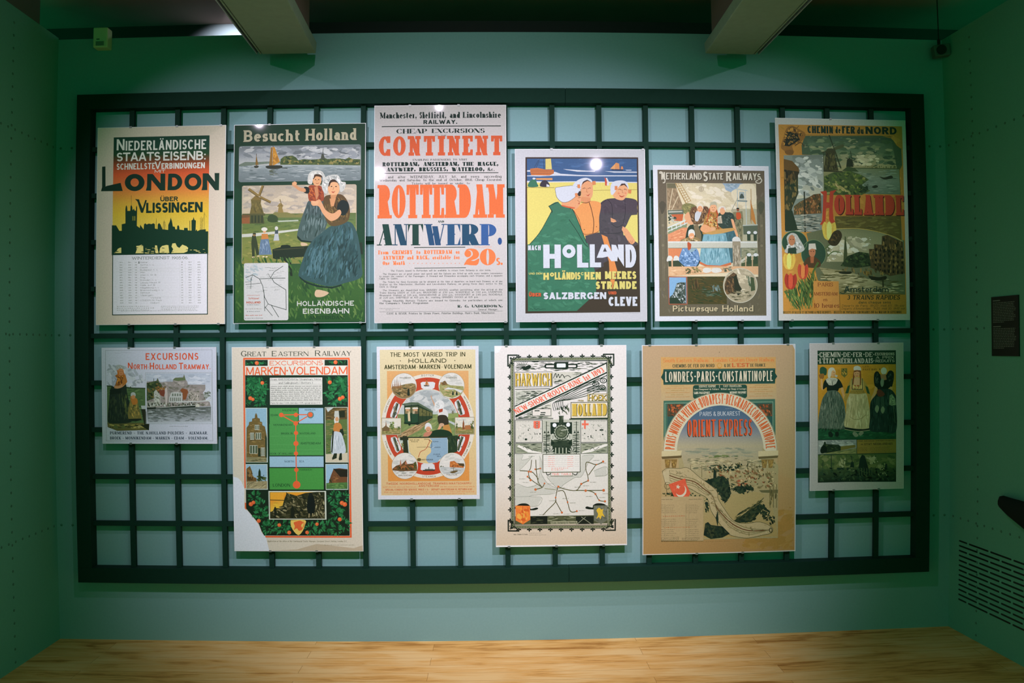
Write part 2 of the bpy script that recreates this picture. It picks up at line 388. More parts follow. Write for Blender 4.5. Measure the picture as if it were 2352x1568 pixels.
# ------------------------------------------------------------------ posters: flat prints built from coloured shapes
# Lettering: letters are pen strokes; T = stem weight, t = hairline weight, s = serif reach, h = serif thickness (cap heights)
def _l(*p): return ('l', p)
def _a(cx, cy, rx, ry, a0, a1): return ('a', (cx, cy, rx, ry, a0, a1))
CAPS = {
 'A': (0.80, [('n', ((0, 0), (.5, 1))), _l((.5, 1), (1, 0)), _l((.2, .30), (.8, .30))], [(0, 0, 1), (1, 0, 0)]),
 'B': (0.70, [_l((0, 0), (0, 1)), _l((0, 1), (.5, 1)), _a(.5, .76, .42, .24, 90, -90), _l((0, .52), (.5, .52)), _a(.5, .26, .5, .26, 90, -90), _l((0, 0), (.5, 0))], [(0, 0, 0, -1), (0, 1, 0, -1)]),
 'C': (0.74, [_a(.55, .5, .55, .5, 42, 318)], []),
 'D': (0.76, [_l((0, 0), (0, 1)), _l((0, 1), (.42, 1)), _a(.42, .5, .58, .5, 90, -90), _l((0, 0), (.42, 0))], [(0, 0, 0, -1), (0, 1, 0, -1)]),
 'E': (0.64, [_l((0, 0), (0, 1)), _l((0, 1), (1, 1)), _l((0, .52), (.8, .52)), _l((0, 0), (1, 0))], [(0, 0, 0, -1), (0, 1, 0, -1), ('t', 1, 1), ('t', 1, 0)]),
 'F': (0.60, [_l((0, 0), (0, 1)), _l((0, 1), (1, 1)), _l((0, .5), (.78, .5))], [(0, 0, 0), (0, 1, 0, -1), ('t', 1, 1)]),
 'G': (0.78, [_a(.55, .5, .55, .5, 42, 340), _l((.62, .42), (1.0, .42)), _l((1, .42), (1, .08))], []),
 'H': (0.78, [_l((0, 0), (0, 1)), _l((1, 0), (1, 1)), _l((0, .5), (1, .5))], [(0, 0, 0), (0, 1, 0), (1, 0, 0), (1, 1, 0)]),
 'I': (0.0, [_l((.5, 0), (.5, 1))], [(.5, 0, 0), (.5, 1, 0)]),
 'J': (0.46, [_l((1, 1), (1, .3)), _a(.5, .3, .5, .3, 0, -160)], [(1, 1, 0)]),
 'K': (0.76, [_l((0, 0), (0, 1)), ('n', ((0, .42), (1, 1))), _l((.3, .55), (1, 0))], [(0, 0, 0), (0, 1, 0), (1, 0, 0), (1, 1, 1)]),
 'L': (0.60, [_l((0, 0), (0, 1)), _l((0, 0), (1, 0))], [(0, 1, 0), (0, 0, 0, -1), ('t', 1, 0)]),
 'M': (0.98, [('n', ((0, 0), (0, 1))), _l((0, 1), (.5, .1)), ('n', ((.5, .1), (1, 1))), _l((1, 0), (1, 1))], [(0, 0, 1), (0, 1, 0, -1), (1, 0, 0), (1, 1, 0, 1)]),
 'N': (0.80, [('n', ((0, 0), (0, 1))), _l((0, 1), (1, 0)), ('n', ((1, 0), (1, 1)))], [(0, 0, 1), (0, 1, 0, -1), (1, 1, 1)]),
 'O': (0.80, [_a(.5, .5, .5, .5, 0, 360)], []),
 'P': (0.68, [_l((0, 0), (0, 1)), _l((0, 1), (.48, 1)), _a(.48, .72, .52, .28, 90, -90), _l((0, .44), (.48, .44))], [(0, 0, 0), (0, 1, 0, -1)]),
 'Q': (0.80, [_a(.5, .5, .5, .5, 0, 360), _l((.55, .28), (1.05, -.06))], []),
 'R': (0.74, [_l((0, 0), (0, 1)), _l((0, 1), (.48, 1)), _a(.48, .75, .46, .25, 90, -90), _l((0, .5), (.5, .5)), _l((.5, .5), (1, 0))], [(0, 0, 0), (0, 1, 0, -1), (1, 0, 0, 1)]),
 'S': (0.62, [_a(.5, .745, .46, .255, 25, 270), _a(.5, .255, .5, .255, 90, -155)], []),
 'T': (0.74, [_l((.5, 0), (.5, 1)), _l((0, 1), (1, 1))], [(.5, 0, 0), ('t', 1, 1), ('t', 0, 1)]),
 'U': (0.76, [_l((0, 1), (0, .36)), _a(.5, .36, .5, .36, 180, 360), ('n', ((1, .36), (1, 1)))], [(0, 1, 0), (1, 1, 1)]),
 'V': (0.80, [_l((0, 1), (.5, 0)), ('n', ((.5, 0), (1, 1)))], [(0, 1, 0), (1, 1, 1)]),
 'W': (1.18, [_l((0, 1), (.27, 0)), ('n', ((.27, 0), (.5, .9))), _l((.5, .9), (.74, 0)), ('n', ((.74, 0), (1, 1)))], [(0, 1, 0), (1, 1, 1)]),
 'X': (0.78, [_l((0, 1), (1, 0)), ('n', ((0, 0), (1, 1)))], [(0, 0, 1), (0, 1, 0), (1, 0, 0), (1, 1, 1)]),
 'Y': (0.78, [_l((0, 1), (.5, .45)), ('n', ((.5, .45), (1, 1))), _l((.5, 0), (.5, .47))], [(0, 1, 0), (1, 1, 1), (.5, 0, 0)]),
 'Z': (0.70, [_l((0, 1), (1, 1)), _l((1, 1), (0, 0)), _l((0, 0), (1, 0))], []),
 '0': (0.66, [_a(.5, .5, .5, .5, 0, 360)], []),
 '1': (0.28, [_l((.7, 0), (.7, 1)), _l((0, .78), (.7, 1))], [(.7, 0, 0)]),
 '2': (0.62, [_a(.48, .70, .46, .30, 165, -35), _l((.86, .55), (0, 0)), _l((0, 0), (1, 0))], []),
 '3': (0.60, [_a(.45, .75, .45, .25, 150, -90), _a(.45, .26, .52, .26, 90, -150)], []),
 '4': (0.66, [_l((.74, 0), (.74, 1)), _l((.74, 1), (0, .27)), _l((0, .27), (1, .27))], []),
 '5': (0.60, [_l((.1, 1), (.95, 1)), _l((.12, 1), (.08, .52)), _a(.45, .32, .52, .32, 140, -150)], []),
 '6': (0.64, [_a(.5, .32, .48, .32, 0, 360), _a(.75, .45, .73, .55, 95, 190)], []),
 '7': (0.60, [_l((0, 1), (1, 1)), _l((1, 1), (.35, 0))], []),
 '8': (0.62, [_a(.5, .74, .42, .26, 0, 360), _a(.5, .26, .5, .26, 0, 360)], []),
 '9': (0.64, [_a(.5, .68, .48, .32, 0, 360), _a(.25, .55, .73, .55, -85, 10)], []),
 '&': (0.80, [_a(.4, .78, .26, .22, -40, 230), _l((.2, .66), (1, 0)), _a(.42, .27, .40, .27, 120, 390)], []),
 'a': (0.52, [_a(.45, .22, .45, .22, 20, 340), _l((1, 0), (1, .48)), _a(.55, .46, .45, .22, 0, 150)], [(1, 0, 0, 1)]),
 'b': (0.56, [_l((0, 0), (0, 1)), _a(.5, .34, .5, .34, 150, -150)], [(0, 1, 0, -1)]),
 'c': (0.50, [_a(.55, .34, .55, .34, 45, 315)], []),
 'd': (0.56, [_l((1, 0), (1, 1)), _a(.5, .34, .5, .34, 30, 330)], [(1, 1, 0, -1), (1, 0, 0, 1)]),
 'e': (0.54, [_a(.5, .34, .5, .34, 0, 315), _l((.02, .36), (1, .36))], []),
 'f': (0.34, [_l((.35, 0), (.35, .8)), _a(.75, .8, .4, .2, 180, 40), _l((0, .66), (.9, .66))], [(.35, 0, 0)]),
 'g': (0.54, [_a(.5, .36, .5, .32, 0, 360), _l((1, .66), (1, -.1)), _a(.5, -.08, .5, .2, 0, -160)], []),
 'h': (0.56, [_l((0, 0), (0, 1)), _a(.5, .42, .5, .26, 180, 0), _l((1, 0), (1, .42))], [(0, 0, 0), (0, 1, 0, -1), (1, 0, 0)]),
 'i': (0.0, [_l((.5, 0), (.5, .68)), ('d', (.5, .9))], [(.5, 0, 0), (.5, .68, 0, -1)]),
 'j': (0.2, [_l((1, -.1), (1, .68)), ('d', (1, .9))], []),
 'k': (0.54, [_l((0, 0), (0, 1)), ('n', ((0, .26), (.95, .68))), _l((.35, .40), (1, 0))], [(0, 0, 0), (0, 1, 0, -1), (1, 0, 0)]),
 'l': (0.0, [_l((.5, 0), (.5, 1))], [(.5, 0, 0), (.5, 1, 0, -1)]),
 'm': (0.90, [_l((0, 0), (0, .68)), _a(.25, .42, .25, .26, 180, 0), _l((.5, 0), (.5, .42)), _a(.75, .42, .25, .26, 180, 0), _l((1, 0), (1, .42))], [(0, 0, 0), (0, .68, 0, -1), (.5, 0, 0), (1, 0, 0)]),
 'n': (0.56, [_l((0, 0), (0, .68)), _a(.5, .42, .5, .26, 180, 0), _l((1, 0), (1, .42))], [(0, 0, 0), (0, .68, 0, -1), (1, 0, 0)]),
 'o': (0.54, [_a(.5, .34, .5, .34, 0, 360)], []),
 'p': (0.56, [_l((0, -.28), (0, .68)), _a(.5, .34, .5, .34, 150, -150)], []),
 'q': (0.56, [_l((1, -.28), (1, .68)), _a(.5, .34, .5, .34, 30, 330)], []),
 'r': (0.38, [_l((0, 0), (0, .68)), _a(.6, .38, .6, .30, 180, 50)], [(0, 0, 0), (0, .68, 0, -1)]),
 's': (0.44, [_a(.5, .51, .45, .17, 25, 270), _a(.5, .17, .5, .17, 90, -155)], []),
 't': (0.46, [_l((.35, .15), (.35, .92)), _a(.75, .18, .4, .18, 180, 300), _l((-.1, .63), (1.1, .63))], []),
 'u': (0.56, [_l((0, .68), (0, .26)), _a(.5, .26, .5, .26, 180, 360), _l((1, 0), (1, .68))], [(0, .68, 0, -1), (1, .68, 0, -1), (1, 0, 0, 1)]),
 'v': (0.54, [_l((0, .68), (.5, 0)), ('n', ((.5, 0), (1, .68)))], []),
 'w': (0.80, [_l((0, .68), (.27, 0)), ('n', ((.27, 0), (.5, .62))), _l((.5, .62), (.74, 0)), ('n', ((.74, 0), (1, .68)))], []),
 'x': (0.52, [_l((0, .68), (1, 0)), ('n', ((0, 0), (1, .68)))], []),
 'y': (0.54, [_l((0, .68), (.5, 0)), ('n', ((.2, -.28), (1, .68)))], []),
 'z': (0.48, [_l((0, .68), (1, .68)), _l((1, .68), (0, 0)), _l((0, 0), (1, 0))], []),
 '.': (0.0, [('d', (.5, 0))], []), ',': (0.0, [('d', (.5, 0)), ('n', ((.5, .0), (.2, -.2)))], []),
 ':': (0.0, [('d', (.5, .12)), ('d', (.5, .6))], []), '-': (0.34, [_l((0, .42), (1, .42))], []), '\u2013': (0.6, [_l((0, .42), (1, .42))], []),
 '\u00b7': (0.0, [('d', (.5, .48))], []), "'": (0.0, [('n', ((.5, 1), (.4, .75)))], []),
 '(': (0.2, [_a(1, .5, 1, .6, 110, 250)], []), ')': (0.2, [_a(0, .5, 1, .6, 70, -70)], []),
}
ACCENT = {'\u00c4': ('A', '"'), '\u00dc': ('U', '"'), '\u00c9': ('E', "/"), '\u00fc': ('u', '"'), '\u00e4': ('a', '"'), '\u00e9': ('e', '/'), '\u00c0': ('A', '\\')}

def _nib(pts, T, t):
    """a pen stroke along pts: the pen is T wide across and t high"""
    L, Rr = [], []
    n = len(pts)
    for i in range(n):
        ax, ay = pts[max(i - 1, 0)]; bx, by = pts[min(i + 1, n - 1)]
        dx, dy = bx - ax, by - ay; d = math.hypot(dx, dy) or 1e-9; dx /= d; dy /= d
        w = math.hypot(T * dy, t * dx) / 2
        L.append((pts[i][0] - dy * w, pts[i][1] + dx * w)); Rr.append((pts[i][0] + dy * w, pts[i][1] - dx * w))
    return [[L[i], L[i + 1], Rr[i + 1], Rr[i]] for i in range(n - 1)]

def glyph(ch, m, T, t, s, h):
    """polygons of one letter in cap heights, and its width"""
    acc = None
    if ch in ACCENT: ch, acc = ACCENT[ch]
    if ch not in CAPS: return [], 0.3 * m
    bw, strokes, serifs = CAPS[ch]
    small = ch.islower() or ch in ".,:\u00b7'"
    s_ = s if serifs else 0
    w = max(bw * m, 0) + (T if bw == 0 else 0)
    if bw == 0: w = T + 2 * s_
    elif w < T * 1.6: w = T * 1.6
    x0 = T / 2 + (s_ * .5 if bw else s_); x1 = w - T / 2 - (s_ * .5 if bw else s_)
    if x1 < x0: x0 = x1 = w / 2
    X = lambda u: x0 + (x1 - x0) * u
    ytop = 0.68 if ch.islower() else 1.0
    out = []
    for k, p in strokes:
        if k in 'ln':
            (ax, ay), (bx, by) = p
            if abs(ay - by) < 1e-6:                                   # bar
                lo, hi = 0.0, ytop
                y = min(max(ay, t / 2), ytop - t / 2) if 0 <= ay <= ytop else ay
                xa, xb = X(ax), X(bx)
                if ax == 0 and ch in 'TZ27z': xa = s_ * .2
                if bx == 1 and ch in 'EFLTZ27z': xb = w - s_ * .2
                out.append([(xa, y + t / 2), (xb, y + t / 2), (xb, y - t / 2), (xa, y - t / 2)])
            else:
                ww = T if k == 'l' else max(t, T * .0)
                if k == 'n' and t > T * .7: ww = T
                thin = k == 'n' and t < T * .3
                sh = (lambda u: X(u) + (2 * u - 1) * (T - ww) / 2) if thin else X
                xa, xb = sh(ax), sh(bx)
                d = math.hypot(xb - xa, by - ay)
                hw = ww / 2 * (d / abs(by - ay)) if abs(xb - xa) > 1e-6 else ww / 2
                hw = min(hw, ww * .75)
                out.append([(xa - hw, ay), (xb - hw, by), (xb + hw, by), (xa + hw, ay)])
        elif k == 'a':
            cx, cy, rx, ry, a0, a1 = p
            n = max(4, int(abs(a1 - a0) / 18))
            ylo, yhi = cy - ry, cy + ry
            cyy = cy; ryy = ry
            tops = (0.68, 1.0) if ch.islower() else (1.0,)
            up = next((q for q in tops if abs(yhi - q) < 0.02), None); dn = abs(ylo) < 0.02
            y1_ = yhi - (t / 2 if up else 0); y0_ = ylo + (t / 2 if dn else 0)
            cyy, ryy = (y1_ + y0_) / 2, (y1_ - y0_) / 2
            rxx = (x1 - x0) * rx if x1 > x0 else w / 4
            ox, oy = rxx + T / 2, ryy + t / 2; ix, iy = max(rxx - T / 2, .012), max(ryy - t / 2, .012)
            pts = []; ci, co = [], []
            for i in range(n + 1):
                a = math.radians(a0 + (a1 - a0) * i / n); c_, s_n = math.cos(a), math.sin(a)
                pts.append((X(cx) + rxx * c_, cyy + ryy * s_n))
                co.append((X(cx) + ox * c_, cyy + oy * s_n)); ci.append((X(cx) + ix * c_, cyy + iy * s_n))
            out += [[co[i], co[i + 1], ci[i + 1], ci[i]] for i in range(n)]
            if s > 0 and ch in 'CGSacs' and ch != 'G' or (s > 0 and ch == 'G' and a0 == 42):
                for q, pp in ((0, pts[0]), (1, pts[-1])):
                    if ch == 'C' or ch == 'G' and q == 0 or (ch in 'Ss' and ((a0 == 25 and q == 0) or (a0 == 90 and q == 1))):
                        up = pp[1] > ytop / 2
                        yy = ytop if up else 0
                        xx = pp[0] + (h * .2 if (ch != 'S' and ch != 's') or up else -h * .2)
                        out.append([(xx - h * .55, yy), (xx + h * .55, yy), (xx + h * .55, yy + (-.34 if up else .34) * ytop), (xx - h * .55, yy + (-.34 if up else .34) * ytop)])
        elif k == 'd':
            x, y = X(p[0]), p[1]; r = max(T * .5, .06)
            y = max(y, r) if y < .05 else y
            out.append([(x + r * math.cos(2 * PI * i / 10), y + r * math.sin(2 * PI * i / 10)) for i in range(10)])
    if s > 0:
        for sf in serifs:
            if sf[0] == 't':
                _, u, v = sf
                xx = (w - s_ * .2) if u == 1 else s_ * .2; q = h * (-1 if u == 1 else 1)
                y0, y1 = (1, 1 - .30) if v == 1 else (0, .30)
                if t < T * .3:                                           # hairline faces: wedge-shaped beaks
                    q = T * (-.42 if u == 1 else .42); y1 = y0 + (y1 - y0) * 1.35
                    out.append([(xx, y0), (xx + q, y0), (xx, y1)])
                else: out.append([(xx, y0), (xx + q, y0), (xx + q * .75, y1), (xx, y1)])
            else:
                x, y, thin = sf[:3]; side = sf[3] if len(sf) > 3 else 0
                hw = (max(t, T * .12) if thin and t < T * .7 else T) / 2
                xc = X(x) + ((2 * x - 1) * (T - t) / 2 if thin and t < T * .3 else 0)
                a = xc - hw - (s if side <= 0 else 0); c = xc + hw + (s if side >= 0 else 0)
                if thin and t < T * .7 and T > .25: a -= s * .3; c += s * .3
                y0, y1 = (0, h) if y == 0 else (y - h, y)
                out.append([(a, y0), (c, y0), (c, y1), (a, y1)])
    if acc:
        base = 0.72 if small else 1.06; r = max(T * .45, .05)
        if acc == '"':
            for xx in (w * .3, w * .7):
                out.append([(xx + r * math.cos(2 * PI * i / 8), base + r + r * math.sin(2 * PI * i / 8)) for i in range(8)])
        else:
            q = .12 if acc == '/' else -.12
            out.append([(w * .5 - q - r, base), (w * .5 - q + r, base), (w * .5 + q + r, base + .18), (w * .5 + q - r, base + .18)])
    return out, w

def layout(text, width, T, t, s, h, gap, space, caps_small=None):
    """letters of one line fitted to a width (in cap heights): list of polygons"""
    items = []
    def total(m):
        x = 0
        for i, ch in enumerate(text):
            if ch == ' ': x += space * m if space > 0 else -space; continue
            sc = 1.0
            if ch == '\x01': continue
            x += glyph_w(ch, m, T, t, s, h) + gap
        return x - gap
    def glyph_w(ch, m, T, t, s, h): return glyph(ch, m, T, t, s, h)[1]
    lo, hi = 0.05, 6.0
    for _ in range(26):
        mid = (lo + hi) / 2
        if total(mid) < width: lo = mid
        else: hi = mid
    m = lo
    x = 0; out = []
    for ch in text:
        if ch == ' ': x += space * m if space > 0 else -space; continue
        g, w = glyph(ch, m, T, t, s, h)
        out += [[(px + x, py) for px, py in poly] for poly in g]
        x += w + gap
    k = width / max(x - gap, 1e-6)                                    # take up what the fit left over
    if abs(k - 1) > 0.002: out = [[(px * k, py) for px, py in poly] for poly in out]
    return out

PY = -0.055                                                           # the plane of the prints, in front of the lattice
class Poster:
    """art is drawn in the poster's own sheet units: quad = its corners (TL, TR, BR, BL) in those units"""
    def __init__(s, name, rect, quad, gain, label, cat='poster'):
        s.name, s.rect, s.gain, s.label = name, rect, gain, label
        x0, x1, zt, zb = rect
        s.W = x1 - x0; s.H = zt - zb
        A = []; B = []
        for (u, v), (X, Y) in zip(quad, [(0, 0), (1, 0), (1, 1), (0, 1)]):
            A.append([u, v, 1, 0, 0, 0, -u * X, -v * X]); B.append(X)
            A.append([0, 0, 0, u, v, 1, -u * Y, -v * Y]); B.append(Y)
        s.Hm = np.linalg.solve(np.array(A, float), np.array(B, float))
        s.v = []; s.f = []; s.c = []; s.z = 0.0; s.calls = []
        s.rnd = random.Random(len(label) * 7 + int(rect[0] * 1000)); s.cur = None
    def map(s, x, y):
        h = s.Hm; w = h[6] * x + h[7] * y + 1
        u = (h[0] * x + h[1] * y + h[2]) / w; v = (h[3] * x + h[4] * y + h[5]) / w
        u = min(max(u, 0.002), 0.998); v = min(max(v, 0.002), 0.998)
        return (u - .5) * s.W, (.5 - v) * s.H
    def al(s, x0, y0, x1, y1):
        """keep what is drawn next square to the sheet, fitted round the middle of x0..x1, y0..y1"""
        cx, cy = (x0 + x1) / 2, (y0 + y1) / 2; X0, Z0 = s.map(cx, cy)
        sx = (s.map(x1, cy)[0] - s.map(x0, cy)[0]) / ((x1 - x0) or 1); sz = (s.map(cx, y1)[1] - s.map(cx, y0)[1]) / ((y1 - y0) or 1)
        mx, mz = s.W * .498, s.H * .498
        s.cur = lambda x, y: (min(max(X0 + (x - cx) * sx, -mx), mx), min(max(Z0 + (y - cy) * sz, -mz), mz))
    def col(s, c):
        if isinstance(c, str): c = lin(c)
        return tuple(min(.86, (x / .55) ** 1.2 * .55 * s.gain if x < .55 else x * s.gain) for x in c)   # inks print deep
    def step(s): s.z += 8e-6; s.calls.append((len(s.v), s.z))
    def raw(s, pts, cols, z):
        o = len(s.v)
        for x, y in pts:
            X, Z = (s.cur or s.map)(x, y); s.v.append((X, -z, Z))
        s.f.append(list(range(o, o + len(pts)))); s.c += cols
    def emit(s, items, look=60):
        """lay shapes down like paint: one that overlaps an earlier one lies a hair above it"""
        done = []; top = 0
        for pts, cols in items:
            xs = [q[0] for q in pts]; ys = [q[1] for q in pts]; b = (min(xs), min(ys), max(xs), max(ys)); lv = 0
            for d in done[-look:]:
                if d[4] >= lv and b[0] <= d[2] and b[2] >= d[0] and b[1] <= d[3] and b[3] >= d[1]: lv = d[4] + 1
            done.append((*b, lv)); top = max(top, lv)
            s.raw(pts, cols, s.z + lv * 4e-6)
        s.z += top * 4e-6
    def poly(s, pts, c):
        s.step(); s.raw(pts, [s.col(c)] * len(pts), s.z)
    def polys(s, lst, c):
        s.step(); cc = s.col(c)
        s.emit([(p, [cc] * len(p)) for p in lst])
    def rect_(s, x0, y0, x1, y1, c): s.al(x0, y0, x1, y1); s.poly([(x0, y0), (x1, y0), (x1, y1), (x0, y1)], c); s.cur = None
    def grad(s, x0, y0, x1, y1, stops, horiz=False, quad=None):
        """a printed ink blend: stops [(0..1, colour)]; quad = corners TL TR BR BL"""
        s.step()
        if not quad: s.al(x0, y0, x1, y1)
        q = quad or [(x0, y0), (x1, y0), (x1, y1), (x0, y1)]
        def at(a, b, t): return (a[0] + (b[0] - a[0]) * t, a[1] + (b[1] - a[1]) * t)
        for (ta, ca), (tb, cb) in zip(stops, stops[1:]):
            ca, cb = s.col(ca), s.col(cb)
            if horiz: s.raw([at(q[0], q[1], ta), at(q[0], q[1], tb), at(q[3], q[2], tb), at(q[3], q[2], ta)], [ca, cb, cb, ca], s.z)
            else: s.raw([at(q[0], q[3], ta), at(q[1], q[2], ta), at(q[1], q[2], tb), at(q[0], q[3], tb)], [ca, ca, cb, cb], s.z)
        s.cur = None
    def line(s, pts, w, c, closed=False, wig=0.0, w2=None):
        s.step(); cc = s.col(c)
        if closed: pts = list(pts) + [pts[0]]
        n = len(pts); items = []
        for i in range(n - 1):
            (ax, ay), (bx, by) = pts[i], pts[i + 1]
            d = math.hypot(bx - ax, by - ay) or 1e-9; nx, ny = -(by - ay) / d, (bx - ax) / d
            ex, ey = (bx - ax) / d * w * .35, (by - ay) / d * w * .35
            wa = w / 2 if w2 is None else (w + (w2 - w) * i / (n - 1)) / 2
            wb = w / 2 if w2 is None else (w + (w2 - w) * (i + 1) / (n - 1)) / 2
            items.append(([(ax - ex + nx * wa, ay - ey + ny * wa), (bx + ex + nx * wb, by + ey + ny * wb), (bx + ex - nx * wb, by + ey - ny * wb), (ax - ex - nx * wa, ay - ey - ny * wa)], [cc] * 4))
        s.emit(items)
    def frame(s, x0, y0, x1, y1, w, c):
        s.al(x0, y0, x1, y1)
        s.polys([[(x0, y0), (x1, y0), (x1, y0 + w), (x0, y0 + w)], [(x0, y1 - w), (x1, y1 - w), (x1, y1), (x0, y1)], [(x0, y0 + w), (x0 + w, y0 + w), (x0 + w, y1 - w), (x0, y1 - w)], [(x1 - w, y0 + w), (x1, y0 + w), (x1, y1 - w), (x1 - w, y1 - w)]], c)
        s.cur = None
    def ell(s, cx, cy, rx, ry, c, n=22, rot=0, a0=0, a1=360):
        ca, sa = math.cos(math.radians(rot)), math.sin(math.radians(rot)); pts = []
        full = abs(a1 - a0) >= 360
        for i in range(n + (0 if full else 1)):
            a = math.radians(a0 + (a1 - a0) * i / n); x, y = rx * math.cos(a), ry * math.sin(a)
            pts.append((cx + x * ca - y * sa, cy + x * sa + y * ca))
        s.poly(pts, c)
    def ring(s, cx, cy, rx, ry, w, c, a0=0, a1=360, n=40):
        s.step(); cc = s.col(c)
        for i in range(n):
            p = []
            for a, k in ((i, 1), (i + 1, 1), (i + 1, 0), (i, 0)):
                t = math.radians(a0 + (a1 - a0) * a / n)
                p.append((cx + (rx - w * (1 - k)) * math.cos(t), cy + (ry - w * (1 - k)) * math.sin(t)))
            s.raw(p, [cc] * 4, s.z)
    def rrect(s, x0, y0, x1, y1, r, c):
        pts = []
        for cx, cy, a in ((x1 - r, y0 + r, -90), (x1 - r, y1 - r, 0), (x0 + r, y1 - r, 90), (x0 + r, y0 + r, 180)):
            for i in range(5):
                t = math.radians(a + 22.5 * i); pts.append((cx + r * math.cos(t), cy + r * math.sin(t)))
        s.al(x0, y0, x1, y1); s.poly(pts, c); s.cur = None
    def curve(s, pts, n=6):
        """smooth closed outline through pts"""
        out = []; m = len(pts)
        for i in range(m):
            p0, p1, p2, p3 = pts[i - 1], pts[i], pts[(i + 1) % m], pts[(i + 2) % m]
            for k in range(n):
                t = k / n
                out.append(tuple(.5 * (2 * b + (c - a) * t + (2 * a - 5 * b + 4 * c - d) * t * t + (3 * b - a - 3 * c + d) * t ** 3) for a, b, c, d in zip(p0, p1, p2, p3)))
        return out
    def spline(s, pts, n=6):
        q = [pts[0]] + list(pts) + [pts[-1]]; out = []
        for i in range(1, len(q) - 2):
            for k in range(n):
                t = k / n
                out.append(tuple(.5 * (2 * b + (c - a) * t + (2 * a - 5 * b + 4 * c - d) * t * t + (3 * b - a - 3 * c + d) * t ** 3) for a, b, c, d in zip(q[i - 1], q[i], q[i + 1], q[i + 2])))
        return out + [pts[-1]]
    def blob(s, pts, c, n=5): s.poly(s.curve(pts, n), c)
    def dabs(s, region, n, size, palette, ang=0, spread=25, asp=2.2):
        """n brush dabs inside a polygon"""
        s.step(); R = s.rnd
        if len(region) == 4 and not isinstance(region[0], (tuple, list)):
            x0, y0, x1, y1 = region; region = [(x0, y0), (x1, y0), (x1, y1), (x0, y1)]
        xs = [p[0] for p in region]; ys = [p[1] for p in region]
        def inside(x, y):
            r = False; j = len(region) - 1
            for i in range(len(region)):
                (xi, yi), (xj, yj) = region[i], region[j]
                if (yi > y) != (yj > y) and x < (xj - xi) * (y - yi) / (yj - yi) + xi: r = not r
                j = i
            return r
        k = 0; tries = 0
        cols = [s.col(p) for p in palette]; items = []
        while k < n and tries < n * 12:
            tries += 1
            x = R.uniform(min(xs), max(xs)); y = R.uniform(min(ys), max(ys))
            if not inside(x, y): continue
            a = math.radians(ang + R.uniform(-spread, spread)); L = size * R.uniform(.6, 1.5); w = L / asp
            ca, sa = math.cos(a), math.sin(a)
            pts = [(x + u * ca - v * sa, y + u * sa + v * ca) for u, v in ((-L * .5, 0), (-L * .2, -w * .5), (L * .3, -w * .4), (L * .5, 0.05 * w), (L * .2, w * .5), (-L * .3, w * .4))]
            f_ = 1.0
            while f_ > .2 and not all(inside(x + (p[0] - x) * f_, y + (p[1] - y) * f_) for p in pts): f_ *= .7
            pts = [(x + (p[0] - x) * f_, y + (p[1] - y) * f_) for p in pts]
            items.append((pts, [R.choice(cols)] * 6)); k += 1
        s.emit(items, 600)
    def text(s, txt, x0, y0, x1, y1, c, T=.16, t=None, sf=0.0, h=.07, gap=.10, space=.45, shadow=None, rot=0, slant=0.0, warp=None, big=()):
        """one line whose caps fill x0..x1, y0 (top) .. y1 (baseline); big = letters 1.3x as tall"""
        t = T if t is None else t
        hh = y1 - y0; width = (x1 - x0) / hh
        lst = layout(txt, width, T, t, sf, h, gap, space)
        ca, sa = math.cos(math.radians(rot)), math.sin(math.radians(rot))
        def put(p, dx=0, dy=0):
            X = (p[0] + p[1] * slant) * hh + dx; Y = -p[1] * hh + dy
            if warp: X, Y = warp(X / (x1 - x0), -Y / hh); return (X, Y)
            return (x0 + X * ca - Y * sa, y1 + X * sa + Y * ca)
        if not warp and abs(rot) < 1: s.al(x0, y0, x1, y1)
        if shadow:
            sc, dx, dy = shadow
            s.polys([[put(p, dx, dy) for p in q] for q in lst], sc)
        s.polys([[put(p) for p in q] for q in lst], c)
        s.cur = None
    def caps2(s, txt, x0, y0, x1, y1, c, rise=.3, **kw):
        """small caps: the first letter of each |part| stands taller (txt split by '|': big letters between bars)"""
        parts = txt.split('|'); tot = 0; ws = []
        for i, p in enumerate(parts):
            k = 1 + rise if i % 2 else 1.0
            w = sum(.3 if ch == ' ' else (max(CAPS.get(ACCENT.get(ch, (ch,))[0], (.6,))[0], .18) + .12) for ch in p) * k
            ws.append(w); tot += w
        x = x0
        for i, p in enumerate(parts):
            if not p: continue
            w = (x1 - x0) * ws[i] / tot; k = 1 + rise if i % 2 else 1.0
            lead = len(p) - len(p.lstrip()); trail = len(p) - len(p.rstrip())
            u = (x1 - x0) / tot
            q = p.strip()
            if q: s.text(q, x + lead * .3 * u, y1 - (y1 - y0) * k, x + w - trail * .3 * u - .10 * u, y1, c, **kw)
            x += w
    def micro(s, x0, y0, x1, y1, rows, c, fill=.62, last=None, words=(4, 14), ragged=0.0):
        """lines of print too small to read: dashes the length of words"""
        s.step(); R = s.rnd; cc = s.col(c); dy = (y1 - y0) / rows; s.al(x0, y0, x1, y1)
        for r in range(rows):
            y = y0 + r * dy; x = x0; end = x1 - R.random() * ragged * (x1 - x0)
            if r == rows - 1 and last: end = x0 + (x1 - x0) * last
            while x < end:
                w = min(R.uniform(*words), end - x)
                nch = max(1, int(w / (dy * .42)))
                for k in range(nch):                                   # letter-like ticks on a thin base
                    xx = x + w * k / nch; ww = w / nch * .62; hh = dy * fill * R.choice((.55, .6, .8, .6))
                    s.raw([(xx, y + dy * fill), (xx + ww, y + dy * fill), (xx + ww, y + dy * fill - hh), (xx, y + dy * fill - hh)], [cc] * 4, s.z)
                x += w + dy * .35
        s.cur = None
